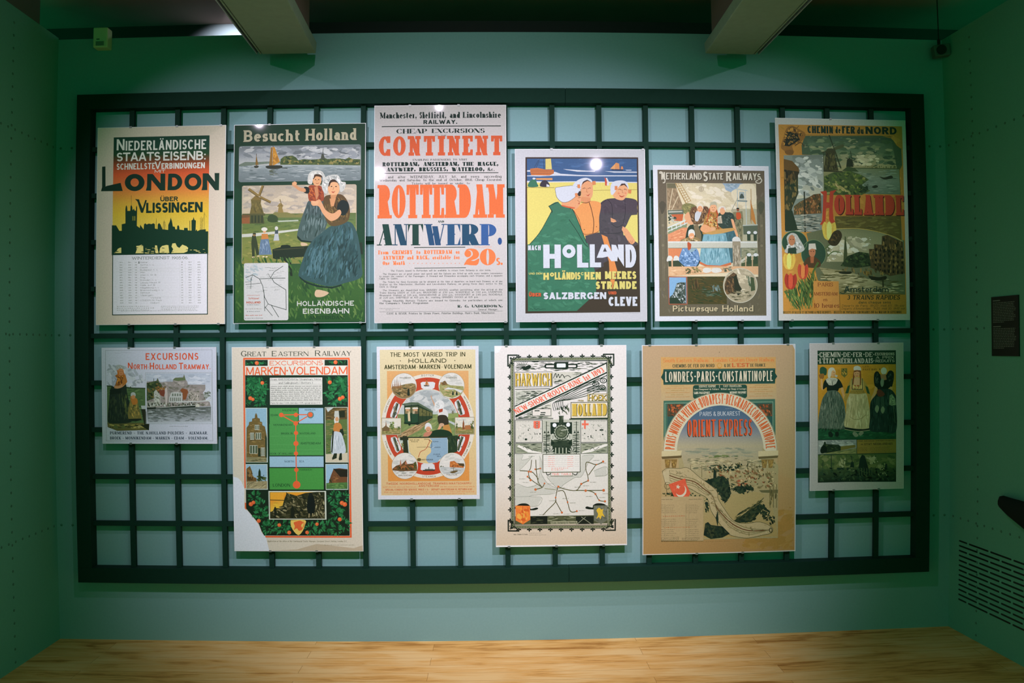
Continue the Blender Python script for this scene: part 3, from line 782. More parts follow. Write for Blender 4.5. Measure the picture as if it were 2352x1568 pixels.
    def build(s, paper, board_label=None, clips=((.28, 0), (.72, 0), (.28, 1), (.72, 1))):
        x0, x1, zt, zb = s.rect
        # press the layers together: a shape needs to lie only above what it covers
        V = np.array(s.v); boxes = []; ends = [c[0] for c in s.calls[1:]] + [len(V)]
        for (a, z0), e in zip(s.calls, ends):
            if e == a: continue
            P = V[a:e]; lo, hi = P[:, (0, 2)].min(0), P[:, (0, 2)].max(0); rel = -P[:, 1] - z0; base = 0.0
            if boxes:
                B = np.array(boxes); k = (B[:, 0] < hi[0]) & (B[:, 2] > lo[0]) & (B[:, 1] < hi[1]) & (B[:, 3] > lo[1])
                if k.any(): base = B[k, 4].max()
            V[a:e, 1] = -(base + 6e-6 + rel)
            boxes.append((*lo, *hi, base + 6e-6 + rel.max()))
        s.v = [tuple(p) for p in V]; s.z = max(b[4] for b in boxes)
        root = thing('poster', ((x0 + x1) / 2, -0.036, zb), s.label, 'poster', 'railway posters on the lattice')
        b = MB(); b.box(x0, x1, PY + .0002, PY + .0062, zb, zt)
        b.build('backing_board', M_white, root)
        me = bpy.data.meshes.new('print')
        me.from_pydata(s.v, [], s.f)
        at = me.attributes.new('ink', 'FLOAT_COLOR', 'CORNER')
        at.data.foreach_set('color', np.concatenate([np.array(s.c, np.float32), np.ones((len(s.c), 1), np.float32)], 1).ravel())
        me.materials.append(M_print); me.update()
        # all faces look into the room
        flip = [p for p in me.polygons if p.normal.y > 0]
        import bmesh
        bm = bmesh.new(); bm.from_mesh(me); bm.faces.ensure_lookup_table()
        bmesh.ops.reverse_faces(bm, faces=[bm.faces[p.index] for p in flip]); bm.to_mesh(me); bm.free()
        o = bpy.data.objects.new('print', me); COL.objects.link(o); o.parent = root
        o.location = (0, PY + 0.036, (zt - zb) / 2)
        for u, v in clips:                                             # steel clips that grip the edge and reach back to the lattice
            b = MB(); x = x0 + (x1 - x0) * u
            if v in (0, 1):
                z, d = (zt, 1) if v == 0 else (zb, -1)
                za, zc = sorted((z - d * .0055, z + d * .0035)); zi, zo = sorted((z, z + d * .0035))
                b.box(x - .006, x + .006, PY - .0018 - s.z, PY - .0002 - s.z, za, zc)
                b.box(x - .006, x + .006, PY - .0002 - s.z, -0.0365, zi + .0001, zo)
            b.build('clip', M_clip, root)
        return root
def sheet(s, c, q, inset=3.0):
    """the paper itself, a little inside the board edge"""
    (ax, ay), (bx, by), (cx, cy), (dx, dy) = q
    s.poly([(ax + inset, ay + inset), (bx - inset, by + inset), (cx - inset, cy - inset), (dx + inset, dy - inset)], c)
# ---- poster: London via Vlissingen
q = [(80, 72), (1003, 55), (990, 1487), (60, 1492)]
p = Poster('p', (-2.0431, -1.3863, 2.5836, 1.5945), q, 2.2, 'grey poster of London skyline, orange sky and timetable, upper row far left')
sheet(p, '#a59c8c', q)
G = '#0d3a2a'
p.grad(190, 135, 880, 980, [(0, G), (.08, '#0c3a2a'), (.155, '#1f3f22'), (.2, '#5a3a20'), (.26, '#8a4424'), (.32, '#a8502c'), (.42, '#b86434'), (.50, '#bf7a36'), (.57, '#bc8b36'), (.66, '#bf9534'), (.9, '#c2a050'), (1, '#c4a860')])
CR = '#bdb6a2'
p.text('N', 218, 155, 275, 235, CR, T=.17)
p.text('IEDERL\u00c4NDISCHE', 282, 163, 860, 233, CR, T=.165, gap=.12)
p.text('STAATS', 218, 250, 532, 313, CR, T=.18, gap=.03)
p.text('EISENB:', 553, 244, 858, 309, CR, T=.18, gap=.10)
p.text('SCHNELLSTE', 218, 329, 495, 374, CR, T=.17, gap=.10)
p.text('V', 492, 318, 536, 371, CR, T=.17)
p.text('ERBINDUNGEN', 540, 327, 852, 369, CR, T=.20, gap=.10)
p.text('MIT', 492, 377, 568, 398, CR, T=.16, gap=.2)
K = '#0c2e20'
# LONDON: a tall L with a swelling foot, then broad letters
p.poly([(113, 353), (137, 351), (138, 497), (145, 492), (247, 470), (262, 529), (105, 530), (113, 500)], K)
def ring(cx, cy, rx, ry, ix, iy):
    pts = []
    p.step()
    for i in range(32):
        a, b_ = 2 * PI * i / 32, 2 * PI * (i + 1) / 32
        p.raw([(cx + rx * math.cos(a), cy + ry * math.sin(a)), (cx + rx * math.cos(b_), cy + ry * math.sin(b_)), (cx + ix * math.cos(b_), cy + iy * math.sin(b_)), (cx + ix * math.cos(a), cy + iy * math.sin(a))], [p.col(K)] * 4, p.z)
ring(348, 468, 71, 62, 30, 30)
p.polys([[(439, 407), (470, 407), (467, 527), (428, 527), (436, 500)], [(439, 407), (478, 407), (540, 482), (567, 527), (532, 527), (466, 447)], [(534, 405), (568, 405), (568, 527), (533, 527)]], K)
p.polys([[(590, 406), (617, 406), (617, 525), (584, 525)]], K)
p.step()
for i in range(16):
    a, b_ = -PI / 2 + PI * i / 16, -PI / 2 + PI * (i + 1) / 16
    p.raw([(628 + 62 * math.cos(a), 465 + 60 * math.sin(a)), (628 + 62 * math.cos(b_), 465 + 60 * math.sin(b_)), (628 + 28 * math.cos(b_), 465 + 32 * math.sin(b_)), (628 + 28 * math.cos(a), 465 + 32 * math.sin(a))], [p.col(K)] * 4, p.z)
p.polys([[(600, 405), (629, 405), (629, 434), (600, 434)], [(600, 497), (629, 497), (629, 525), (600, 525)]], K)
ring(767, 465, 61, 61, 30, 31)
p.polys([[(837, 404), (868, 404), (870, 525), (828, 526), (836, 495)], [(837, 404), (876, 404), (935, 478), (954, 525), (925, 526), (866, 450)], [(922, 402), (956, 402), (953, 526), (926, 526)]], K)
p.text('\u00dcBER', 532, 571, 660, 604, K, T=.22, gap=.10)
p.poly([(350, 587), (380, 590), (384, 606), (405, 655), (424, 594), (436, 596), (408, 686), (393, 686), (368, 606)], K)
p.text('LISSINGEN', 430, 612, 836, 686, K, T=.22, gap=.06)
# skyline
S = '#0d3322'
def sky(pts): p.poly(pts, S)
p.rect_(181, 825, 874, 985, S)
sky([(183, 775), (214, 776), (237, 815), (254, 815), (254, 768), (281, 762), (281, 660), (284, 640), (289, 632), (294, 645), (296, 672), (316, 672), (318, 640), (324, 628), (331, 645), (333, 668), (344, 655), (346, 668), (357, 672), (358, 645), (362, 632), (366, 650), (363, 780), (384, 795), (388, 770), (392, 778), (411, 805), (412, 800), (415, 769), (424, 762), (434, 770), (450, 764), (468, 768), (482, 762), (493, 768), (493, 800), (512, 804), (514, 770), (524, 760), (534, 772), (547, 805), (588, 810), (589, 775), (600, 750), (608, 722), (617, 752), (622, 785), (636, 788), (640, 806), (652, 806), (654, 782), (661, 776), (668, 786), (670, 808), (702, 812), (703, 796), (728, 796), (730, 814), (756, 816), (756, 742), (766, 738), (771, 718), (777, 738), (788, 744), (785, 818), (792, 806), (798, 820), (818, 810), (858, 806), (860, 850), (874, 855), (874, 990), (181, 990)])
for x, t, bt in ((324, 560, 640), (504, 728, 806), (560, 740, 806), (556, 752, 806), (566, 752, 806), (742, 745, 815), (745, 745, 815), (848, 682, 815), (836, 722, 815), (820, 724, 815), (826, 716, 815), (546, 790, 806)):
    p.line([(x, t), (x + 1, bt)], 2.0, '#3a3a20')
for a, b_ in (((504, 735), (494, 800)), ((560, 745), (545, 800)), ((560, 745), (578, 800)), ((848, 690), (828, 810)), ((836, 726), (815, 810)), ((848, 690), (866, 720))):
    p.line([a, b_], 1.1, '#54501f')
for x in (331, 341, 348): p.rect_(x, 710, x + 5, 742, '#6a6a28')
# bright water between the dark reflections
Y = '#b3a468'
for pts in ([(196, 975), (215, 962), (225, 945), (240, 937), (250, 936), (250, 975)], [(352, 977), (362, 950), (358, 925), (380, 922), (395, 916), (408, 922), (410, 977)], [(497, 977), (492, 950), (494, 920), (508, 922), (512, 950), (520, 977)], [(524, 975), (530, 940), (544, 925), (575, 918), (590, 920), (595, 975)], [(610, 977), (624, 948), (612, 930), (618, 908), (640, 905), (652, 930), (668, 940), (690, 916), (720, 928), (732, 940), (726, 965), (700, 976)]):
    p.poly(pts, Y)
p.dabs((190, 915, 735, 975), 26, 20, [S], 0, 6, 5)
p.dabs((420, 930, 520, 975), 9, 22, [Y], 0, 5, 6)
p.dabs((740, 950, 860, 978), 7, 22, [Y], 0, 6, 6)
p.dabs((410, 972, 600, 979), 8, 40, [Y], 0, 3, 9)
# timetable
p.rect_(184, 984, 868, 1416, '#b6b3ac')
p.frame(181, 980, 870, 1420, 6, '#123424')
p.text('WINTERDIENST', 326, 1001, 598, 1021, '#4a5548', T=.14, t=.10, sf=.06, h=.08, gap=.12)
p.text('1905\u00b706.', 614, 1001, 732, 1021, '#4a5548', T=.14, t=.10, gap=.16)
I = '#76786e'
rows = 17
names = ['Weimar', 'Gotha n. u.', 'Cassel', 'Budapest n. v.', 'Wien', 'Wien n. W. B.', 'Prag', 'Dresden n. v.', 'Leipzig Haupt B.', 'Halle auf B.', 'Magdeburg n. v.', 'Braunschweig n. v.', 'Hannover', 'Vlissingen', 'Victoria', 'LONDON St. Paul\'s', 'Holborn']
for r in range(rows):
    y = 1036 + r * 18.2
    for x, w in ((238, 24), (300, 24), (348, 16), (680, 14), (733, 24), (798, 24)):
        p.micro(x, y, x + w, y + 11, 1, I, fill=.85, words=(14, 26))
    nx = 458 if r in (14, 16) else 384
    w = 9.2 * len(names[r])
    p.text(names[r], nx, y + 1, nx + w, y + 11, '#6a6c62', T=.13, t=.12, gap=.12)
    if r not in (0, 13, 15): p.micro(nx + w + 14, y + 7, 650, y + 10, 1, '#9c9d95', fill=.5, words=(2, 3))
for x in (275, 330, 370, 668, 712, 772): p.line([(x, 1036), (x + 2, 1340)], 1.0, '#9a9b93')
for y in (1088, 1108, 1290): p.line([(205, y), (840, y)], 1.0, '#9a9b93')
p.polys([[(374, 1036), (380, 1036), (379, 1046), (383, 1046), (377, 1052), (371, 1046), (375, 1046)]], '#333f35')
p.micro(215, 1353, 500, 1392, 3, I, ragged=.3); p.micro(533, 1353, 830, 1386, 3, I, ragged=.2); p.micro(245, 1386, 800, 1397, 1, I)
p.build('#a59c8c', clips=((.26, 0), (.62, 0), (.96, 0), (.26, 1), (.62, 1), (.95, 1)))
# ---- poster: Visit Holland, mother and child on a fence
q = [(60, 52), (1005, 40), (1002, 1478), (45, 1482)]
p = Poster('p', (-1.3451, -0.6879, 2.5826, 1.5954), q, 1.22, 'green poster of a bonneted woman holding a child, second in the upper row')
sheet(p, '#183f28', q)
D = '#153a25'
p.grad(62, 960, 990, 1470, [(0, '#1a4128'), (.25, '#3b5a30'), (.6, '#3d5e2c'), (1, '#2c4f26')])
p.text('Besucht', 128, 88, 536, 172, '#a9a48a', T=.22, t=.17, sf=.05, h=.08, gap=.10, shadow=('#0d2a1a', 4, 4))
p.text('Holland', 572, 80, 938, 165, '#a9a48a', T=.22, t=.17, sf=.05, h=.08, gap=.10, shadow=('#0d2a1a', 4, 4))
# top picture: ships on wide water
p.rrect(92, 200, 970, 459, 16, '#7e8886')
p.grad(95, 205, 967, 340, [(0, '#6f7675'), (.45, '#8a9090'), (.8, '#a3a7a2'), (1, '#a8aaa2')])
p.dabs((100, 206, 962, 290), 110, 60, ['#7a8180', '#8b9191', '#6c7372', '#9b9f9c', '#a9aca7'], 0, 16, 3)
p.dabs((560, 215, 960, 300), 40, 55, ['#b0b3ae', '#a2a6a3', '#8c9292'], 0, 14, 2.6)
p.grad(95, 340, 967, 456, [(0, '#9aa39f'), (.3, '#7e8986'), (1, '#6c7775')])
p.dabs((98, 342, 964, 455), 150, 46, ['#707c7a', '#87918e', '#5f6c69', '#929a96', '#9ea6a1'], 0, 3, 9)
p.poly([(95, 338), (140, 318), (210, 320), (300, 316), (396, 318), (400, 330), (300, 332), (160, 346), (95, 350)], '#6d7a6a')
far = [(392, 340), (394, 300), (420, 280), (452, 276), (480, 274), (506, 288), (520, 308), (560, 300), (610, 304), (670, 300), (705, 288), (730, 300), (780, 296), (820, 296), (860, 302), (885, 288), (910, 300), (967, 302), (967, 346), (700, 342)]
p.poly(far, '#4c5c34')
p.dabs(far, 150, 22, ['#3f5130', '#57643a', '#6f7440', '#7c7a48', '#34482c', '#8a8350'], 0, 40, 1.8)
p.poly([(682, 300), (690, 262), (702, 262), (714, 300)], '#4a5040'); p.line([(700, 226), (692, 300)], 4, '#4a4f45'); p.line([(664, 258), (728, 270)], 4, '#4a4f45')
for sx, top, l, r, base in ((220, 262, 212, 234, 348), (340, 206, 312, 392, 352)):
    p.line([(sx, top), (sx + 1, base)], 4, '#4a3d22')
p.poly([(219, 268), (213, 342), (235, 340), (226, 300)], '#7d6430')
p.poly([(325, 216), (318, 290), (312, 345), (336, 346), (336, 212)], '#8a6a2c')
p.poly([(338, 210), (352, 214), (372, 270), (390, 318), (350, 342), (338, 345)], '#b08434')
p.dabs([(338, 215), (372, 270), (388, 318), (340, 340)], 30, 26, ['#c09240', '#9a7230', '#b58838'], 70, 20, 3)
p.blob([(288, 350), (330, 344), (400, 346), (402, 362), (360, 371), (300, 366)], '#33382a'); p.blob([(204, 348), (234, 346), (232, 360), (210, 362)], '#3c3f30')
p.line([(400, 362), (442, 366)], 6, '#3c463c'); p.dabs((310, 372, 380, 420), 24, 28, ['#5a6048', '#4c5644'], 0, 6, 6)
# main picture: meadow and windmill
p.rrect(113, 485, 938, 1050, 14, '#a79c86')
p.grad(116, 490, 935, 700, [(0, '#a39b88'), (.5, '#b0a690'), (1, '#b3a78c')])
p.dabs((118, 490, 935, 690), 130, 70, ['#a8a08e', '#b6ac96', '#9a9485', '#bab096', '#a09a8c'], 0, 14, 3)
p.grad(114, 690, 935, 1050, [(0, '#5c6a3c'), (.1, '#5f7042'), (.3, '#68763f'), (.6, '#7b8147'), (1, '#7d7d44')])
p.dabs((114, 700, 935, 830), 130, 42, ['#5d6d3e', '#6c7a48', '#4f6238', '#788050'], 0, 6, 6)
p.dabs((114, 830, 560, 1050), 160, 32, ['#78803f', '#878a4c', '#6b763c', '#8f8c50'], 0, 20, 3)
p.poly([(114, 838), (300, 824), (540, 800), (560, 808), (400, 830), (200, 856), (114, 860)], '#b4b6a8')
p.poly([(370, 742), (520, 736), (524, 746), (380, 752)], '#a4ab98')
p.poly([(340, 690), (352, 680), (440, 682), (500, 700), (560, 690), (560, 720), (340, 720)], '#7a7848')
M = '#6d6236'
p.poly([(172, 690), (184, 630), (180, 590), (205, 572), (232, 572), (254, 590), (252, 620), (274, 690)], M)
p.dabs([(175, 690), (186, 600), (250, 600), (272, 690)], 40, 26, ['#5c532e', '#7c6f40', '#675d34'], 80, 20, 3)
p.poly([(178, 592), (212, 562), (240, 568), (258, 592)], '#7b6a3a')
p.rect_(118, 690, 282, 706, '#5a5634'); p.poly([(176, 700), (268, 700), (278, 762), (172, 762)], '#4e4f30')
for x in (184, 208, 232, 256): p.rect_(x, 704, x + 9, 756, '#343a26')
p.poly([(114, 712), (150, 704), (172, 712), (172, 762), (114, 762)], '#8a5a36'); p.poly([(114, 700), (172, 700), (176, 716), (114, 722)], '#6f5234')
p.blob([(300, 740), (308, 706), (340, 698), (372, 716), (370, 748), (330, 754)], '#3c4a2c')
def sail(x0, y0, x1, y1, w):
    d = math.hypot(x1 - x0, y1 - y0); nx, ny = -(y1 - y0) / d * w, (x1 - x0) / d * w
    p.poly([(x0, y0), (x1, y1), (x1 + nx, y1 + ny), (x0 + nx, y0 + ny)], '#857342'); p.line([(x0, y0), (x1, y1)], 5, '#5d5230')
sail(246, 566, 274, 492, -16); sail(232, 572, 160, 520, 18); sail(244, 578, 320, 616, -16)
p.poly([(374, 684), (380, 640), (372, 634), (388, 616), (402, 618), (412, 636), (406, 650), (416, 684)], '#8a7a48'); p.line([(390, 590), (404, 640)], 6, '#7a6c40'); p.line([(372, 640), (412, 630)], 5, '#7a6c40')
# children on the path
p.poly([(188, 848), (214, 846), (226, 900), (240, 985), (220, 990), (206, 930), (206, 1000), (188, 1000), (182, 900)], '#3a4028'); p.ell(204, 840, 11, 13, '#8a6f4c'); p.poly([(190, 838), (198, 828), (214, 830), (218, 840)], '#30341f')
p.ell(196, 1003, 11, 5, '#b8aa84'); p.ell(232, 996, 10, 5, '#b8aa84')
p.poly([(262, 836), (296, 836), (308, 880), (330, 985), (236, 988), (246, 900)], '#66798a'); p.poly([(258, 836), (300, 836), (308, 872), (254, 876)], '#b27c42')
p.dabs([(250, 880), (305, 880), (326, 984), (240, 984)], 30, 26, ['#5a6e82', '#788b9b', '#8a9aa6'], 85, 10, 5)
p.ell(278, 818, 11, 14, '#c29a74'); p.ell(277, 803, 22, 14, '#c4c3b4'); p.ell(270, 1000, 9, 5, '#c8bb96'); p.ell(292, 1001, 9, 5, '#c8bb96')
p.poly([(356, 812), (374, 812), (384, 884), (342, 886)], '#a7abaa'); p.poly([(354, 808), (376, 808), (376, 836), (352, 836)], '#454e52'); p.ell(364, 796, 12, 14, '#b9b9ae')
# fence
p.poly([(333, 948), (380, 934), (560, 926), (980, 900), (984, 985), (600, 998), (360, 1020), (338, 1012)], '#232a1c')
p.poly([(388, 938), (400, 918), (440, 914), (466, 922), (462, 938)], '#1c2118'); p.poly([(400, 1016), (466, 1010), (478, 1140), (462, 1140), (444, 1050)], '#222a1b')
p.line([(345, 952), (560, 938)], 5, '#4b4a30')
p.dabs((66, 1000, 990, 1465), 520, 42, ['#34552b', '#476a30', '#2c4a26', '#52703a', '#3e5c2c', '#5f7840'], 75, 35, 4)
# the child
p.blob([(596, 600), (570, 660), (540, 740), (512, 850), (540, 890), (620, 892), (690, 870), (720, 790), (740, 700), (710, 600), (650, 590)], '#4a5b57')
p.dabs([(590, 620), (700, 610), (730, 720), (690, 860), (530, 880)], 110, 50, ['#3c4c48', '#586a66', '#6a7a76', '#455854', '#2f403b'], 100, 12, 6)
p.poly([(514, 848), (545, 882), (622, 892), (620, 902), (540, 894), (512, 866)], '#1c2a22')
p.blob([(594, 500), (640, 488), (690, 500), (706, 560), (700, 600), (640, 606), (598, 596)], '#8f4a2c')
p.dabs([(596, 500), (690, 500), (700, 596), (600, 596)], 60, 22, ['#a45a30', '#7c3c26', '#b87038', '#6d3826'], 60, 40, 3)
p.poly([(636, 500), (660, 496), (668, 560), (650, 598)], '#b07f58')
p.blob([(598, 506), (566, 500), (560, 536), (584, 548), (600, 540)], '#1f2a22')
p.poly(p.spline([(478, 470), (500, 478), (530, 502), (570, 512), (572, 536), (530, 528), (500, 506), (476, 488)], 4), '#b98e68'); p.poly([(476, 470), (496, 460), (512, 470), (508, 488), (484, 488)], '#c49a72')
p.ell(656, 452, 32, 42, '#c49a70'); p.blob([(624, 420), (650, 402), (690, 416), (694, 432), (650, 424), (630, 446)], '#4a3722')
p.blob([(590, 470), (596, 410), (630, 384), (690, 388), (718, 440), (704, 456), (690, 420), (655, 408), (628, 424), (620, 478)], '#b6b7ac')
p.dabs([(595, 460), (600, 410), (640, 388), (690, 392), (712, 440), (690, 415), (640, 408), (620, 470)], 40, 22, ['#c6c6ba', '#9ea29a', '#d0cfc2'], 60, 50, 3)
for x in (646, 668): p.ell(x, 448, 4.5, 3, '#3a2a1e')
p.line([(648, 473), (658, 477), (668, 472)], 3, '#8a4436'); p.line([(657, 452), (655, 462)], 3, '#a4764f')
# the woman
p.blob([(640, 870), (690, 830), (760, 780), (880, 750), (930, 800), (958, 900), (976, 1060), (970, 1150), (860, 1190), (740, 1215), (600, 1180), (530, 1150), (524, 1110), (560, 1000), (590, 930)], '#3a5454')
p.dabs([(640, 880), (760, 790), (880, 760), (930, 820), (966, 1060), (960, 1140), (740, 1205), (540, 1140), (570, 1000)], 330, 66, ['#34504f', '#426060', '#4d6c70', '#2c4444', '#2c4648', '#24393a', '#3b5a5e'], 105, 22, 6)
p.dabs([(600, 950), (720, 900), (760, 1100), (640, 1180), (560, 1120)], 80, 60, ['#4a686c', '#547276', '#3f5c60'], 105, 16, 6)
p.poly(p.spline([(526, 1140), (580, 1180), (660, 1206), (760, 1218), (830, 1200)], 4) + [(828, 1212), (760, 1232), (650, 1218), (570, 1190), (530, 1156)], '#1b2c28')
p.blob([(706, 580), (760, 556), (840, 560), (888, 640), (880, 740), (800, 780), (740, 770), (704, 690)], '#5d4a2a')
p.dabs([(710, 590), (840, 570), (885, 650), (870, 740), (745, 765), (712, 680)], 120, 26, ['#6e5a34', '#4c3c24', '#7d6a3e', '#3f3420', '#8a6c3a'], 75, 30, 4)
p.poly([(746, 585), (792, 580), (776, 640), (756, 640)], '#b98c62')
p.blob([(800, 640), (830, 596), (876, 610), (884, 660), (850, 706), (812, 690)], '#1b2a24')
p.poly(p.spline([(612, 600), (640, 604), (672, 590), (690, 612), (720, 668), (770, 692), (815, 664), (830, 690), (800, 730), (750, 744), (700, 696), (668, 640), (628, 636), (614, 622)], 4), '#c09670')
for k in range(4): p.line([(664 - k * 2, 608 + k * 8), (620 + k * 3, 604 + k * 9)], 7 - k, '#c9a27c')
p.ell(776, 510, 42, 56, '#c89f76'); p.blob([(736, 470), (760, 448), (806, 450), (818, 500), (800, 470), (760, 468), (742, 500)], '#3f3020')
p.blob([(690, 500), (700, 450), (740, 418), (806, 416), (830, 460), (862, 470), (850, 520), (824, 536), (812, 480), (780, 446), (750, 456), (734, 500), (728, 548), (706, 540)], '#b2b4aa')
p.dabs([(694, 500), (704, 450), (744, 420), (806, 420), (828, 462), (856, 474), (846, 520), (820, 480), (780, 446), (745, 455), (728, 540)], 80, 26, ['#c2c3b8', '#9a9e96', '#d0cfc4', '#8d938c'], 60, 50, 3)
for x in (760, 792): p.ell(x, 498, 6, 3.6, '#33241a')
p.poly([(758, 532), (772, 536), (788, 530), (776, 544), (766, 543)], '#a2503c'); p.line([(775, 504), (771, 520)], 4, '#a87a52'); p.ell(752, 520, 8, 6, '#cf9a70'); p.ell(796, 518, 8, 6, '#cf9a70')
p.poly([(752, 560), (800, 556), (790, 580), (756, 584)], '#b4875e')
p.blob([(636, 1270), (650, 1240), (700, 1246), (738, 1262), (700, 1288), (650, 1292)], '#b7a284'); p.blob([(540, 900), (580, 906), (585, 920), (545, 924)], '#b7a284')
# map
p.rrect(126, 1045, 446, 1458, 12, '#b9bab4')
p.dabs([(130, 1050), (260, 1050), (270, 1100), (200, 1170), (132, 1190)], 46, 30, ['#a8b0ae', '#9eaaa8', '#b0b6b2'], 20, 20, 3)
K = '#3d433c'
for pts, w in (([(140, 1150), (190, 1130), (240, 1160), (262, 1210), (275, 1290), (300, 1340), (330, 1352), (430, 1382)], 4), ([(240, 1160), (330, 1155), (425, 1155)], 4), ([(320, 1152), (345, 1110), (410, 1068)], 3.5), ([(330, 1158), (345, 1185), (430, 1240), (430, 1384)], 4), ([(270, 1240), (276, 1390)], 3.5), ([(276, 1360), (330, 1425)], 3.5), ([(322, 1348), (375, 1434)], 4), ([(140, 1200), (250, 1190)], 3), ([(178, 1150), (176, 1230)], 3), ([(190, 1130), (176, 1180), (136, 1182)], 2.5), ([(300, 1340), (276, 1372)], 3), ([(320, 1152), (300, 1120)], 2.5)):
    p.line(pts, w, K)
for k in range(34): x = p.rnd.uniform(140, 400); y = p.rnd.uniform(1070, 1260); p.micro(x, y, min(x + 34, 440), y + 7, 1, '#6f746c', words=(10, 18))
R = '#a8583a'
p.micro(148, 1274, 242, 1283, 1, R, words=(30, 60)); p.text('Schlüssel', 158, 1292, 234, 1306, R, T=.16, gap=.08)
p.text('HOLLAND', 143, 1321, 246, 1336, R, T=.26, gap=.1)
p.micro(146, 1342, 244, 1352, 1, K); p.micro(136, 1370, 254, 1382, 1, '#8a7a6c'); p.micro(146, 1390, 244, 1400, 1, K); p.micro(136, 1416, 258, 1430, 1, R, words=(20, 50)); p.micro(132, 1438, 262, 1450, 1, K)
W = '#b6b8ae'
p.text('HOLL\u00c4NDISCHE', 508, 1320, 918, 1355, W, T=.18, gap=.16)
p.text('EISENBAHN', 550, 1374, 884, 1411, W, T=.19, gap=.17)
p.text('AMSTERDAM', 594, 1428, 848, 1450, '#1c3a1e', T=.22, t=.14, sf=.06, h=.1, gap=.14)
p.build('#183f28', clips=((.27, 0), (.27, 1), (.62, 1), (.96, 1)))
# ---- poster: letterpress bill for the Continent
q = [(58, 66), (938, 60), (943, 1510), (58, 1514)]
p = Poster('p', (-0.6453, 0.0054, 2.6692, 1.5932), q, 0.96, 'white letterpress bill with big orange and blue words, tallest sheet in the upper row')
sheet(p, '#c3bfb9', q)
K = '#14352a'; O = '#cc6438'; O2 = '#d8743f'
p.text('Manchester,', 94, 112, 341, 152, K, T=.25, t=.085, sf=.05, h=.08, gap=.06)
p.text('Sheffield,', 360, 109, 538, 152, K, T=.25, t=.085, sf=.05, h=.08, gap=.06)
p.text('and', 561, 109, 630, 150, K, T=.25, t=.085, sf=.05, h=.08, gap=.06)
p.text('Lincolnshire', 649, 108, 904, 148, K, T=.25, t=.085, sf=.05, h=.08, gap=.06)
p.text('RAILWAY.', 386, 163, 612, 190, K, T=.30, t=.22, gap=.16)
p.rect_(107, 202, 903, 208, '#2a3a30')
p.text('CHEAP', 205, 223, 412, 254, K, T=.36, t=.06, sf=.10, h=.07, gap=.07)
p.text('EXCURSIONS', 441, 221, 796, 250, K, T=.36, t=.06, sf=.10, h=.07, gap=.07)
p.text('TO THE', 462, 263, 541, 273, K, T=.22, t=.10, sf=.06, h=.1, gap=.12)
p.text('CONTINENT', 88, 270, 914, 402, O, T=.235, t=.15, sf=.065, h=.165, gap=.13)
p.text('ENABLING PASSENGERS TO VISIT', 315, 424, 678, 436, K, T=.28, t=.08, sf=.08, h=.1, gap=.12, space=.7)
p.text('ROTTERDAM,', 113, 446, 359, 473, K, T=.40, t=.09, sf=.06, h=.09, gap=.09)
p.text('AMSTERDAM,', 386, 445, 624, 472, K, T=.40, t=.09, sf=.06, h=.09, gap=.09)
p.text('THE', 646, 445, 721, 471, K, T=.40, t=.09, sf=.06, h=.09, gap=.09)
p.text('HAGUE,', 748, 444, 886, 471, K, T=.40, t=.09, sf=.06, h=.09, gap=.09)
p.text('ANTWERP,', 141, 482, 334, 508, K, T=.40, t=.09, sf=.06, h=.09, gap=.09)
p.text('BRUSSELS,', 357, 481, 550, 507, K, T=.40, t=.09, sf=.06, h=.09, gap=.09)
p.text('WATERLOO,', 574, 480, 793, 507, K, T=.40, t=.09, sf=.06, h=.09, gap=.09)
p.text('&c.', 813, 482, 860, 505, K, T=.26, t=.08, gap=.1)
p.rect_(118, 516, 886, 521, '#2a3a30')
B = '#2c382e'
BK = dict(T=.18, t=.10, sf=.06, h=.08, gap=.09)
p.text('On and after WEDNESDAY, JULY 1st, and every succeeding', 90, 535, 906, 552, B, space=1.35, **BK)
p.text('Wednesday and Saturday to the end of October, 1868, Cheap Excursion', 92, 557, 906, 573, B, space=.8, **BK)
p.text('Tickets will be issued as under, to', 307, 581, 695, 595, B, space=.8, **BK)
p.text('ROTTERDAM', 85, 596, 922, 819, O2, T=.178, t=.09, sf=.045, h=.10, gap=.02)
p.text('AND', 481, 836, 524, 849, K, T=.4, t=.08, sf=.08, h=.08, gap=.1)
# ANTWERP: fat stems from green to blue, hairline serifs
BL = ['#123f38', '#1f4a62', '#123f38', '#274f72', '#2a5578', '#1f4c68', '#3a5f92']
def L(ch, x0, x1, c, **kw): p.text(ch, x0, 859, x1, 1000, c, **dict(dict(T=.30, t=.045, sf=.07, h=.045, gap=.1), **kw))
L('A', 84, 182, BL[0]); L('N', 190, 280, BL[1], T=.30); L('T', 281, 386, BL[2]); L('W', 395, 530, BL[3], T=.26); L('E', 541, 633, BL[4], T=.33); L('R', 638, 760, BL[5], T=.34); L('P', 765, 876, BL[6], T=.34)
p.ell(894, 973, 14, 24, '#2f5488')
p.rect_(323, 1011, 664, 1016, '#2a3a30')
O3 = '#e0814c'
FT = dict(T=.30, t=.10, sf=.07, h=.12, gap=.07)
p.text('From GRIMSBY to ROTTERDAM or', 85, 1032, 628, 1058, O3, space=.9, **FT)
p.text('ANTWERP and BACK, available for', 114, 1068, 628, 1093, O3, space=.75, **FT)
p.text('One Month', 114, 1104, 262, 1130, O3, space=.9, **FT)
for k in range(13): p.ell(294 + k * 27.6, 1120, 4, 2.2, O3, 8)
p.text('SALOON', 722, 1005, 838, 1016, O3, T=.14, t=.07, sf=.1, h=.08, gap=.05)
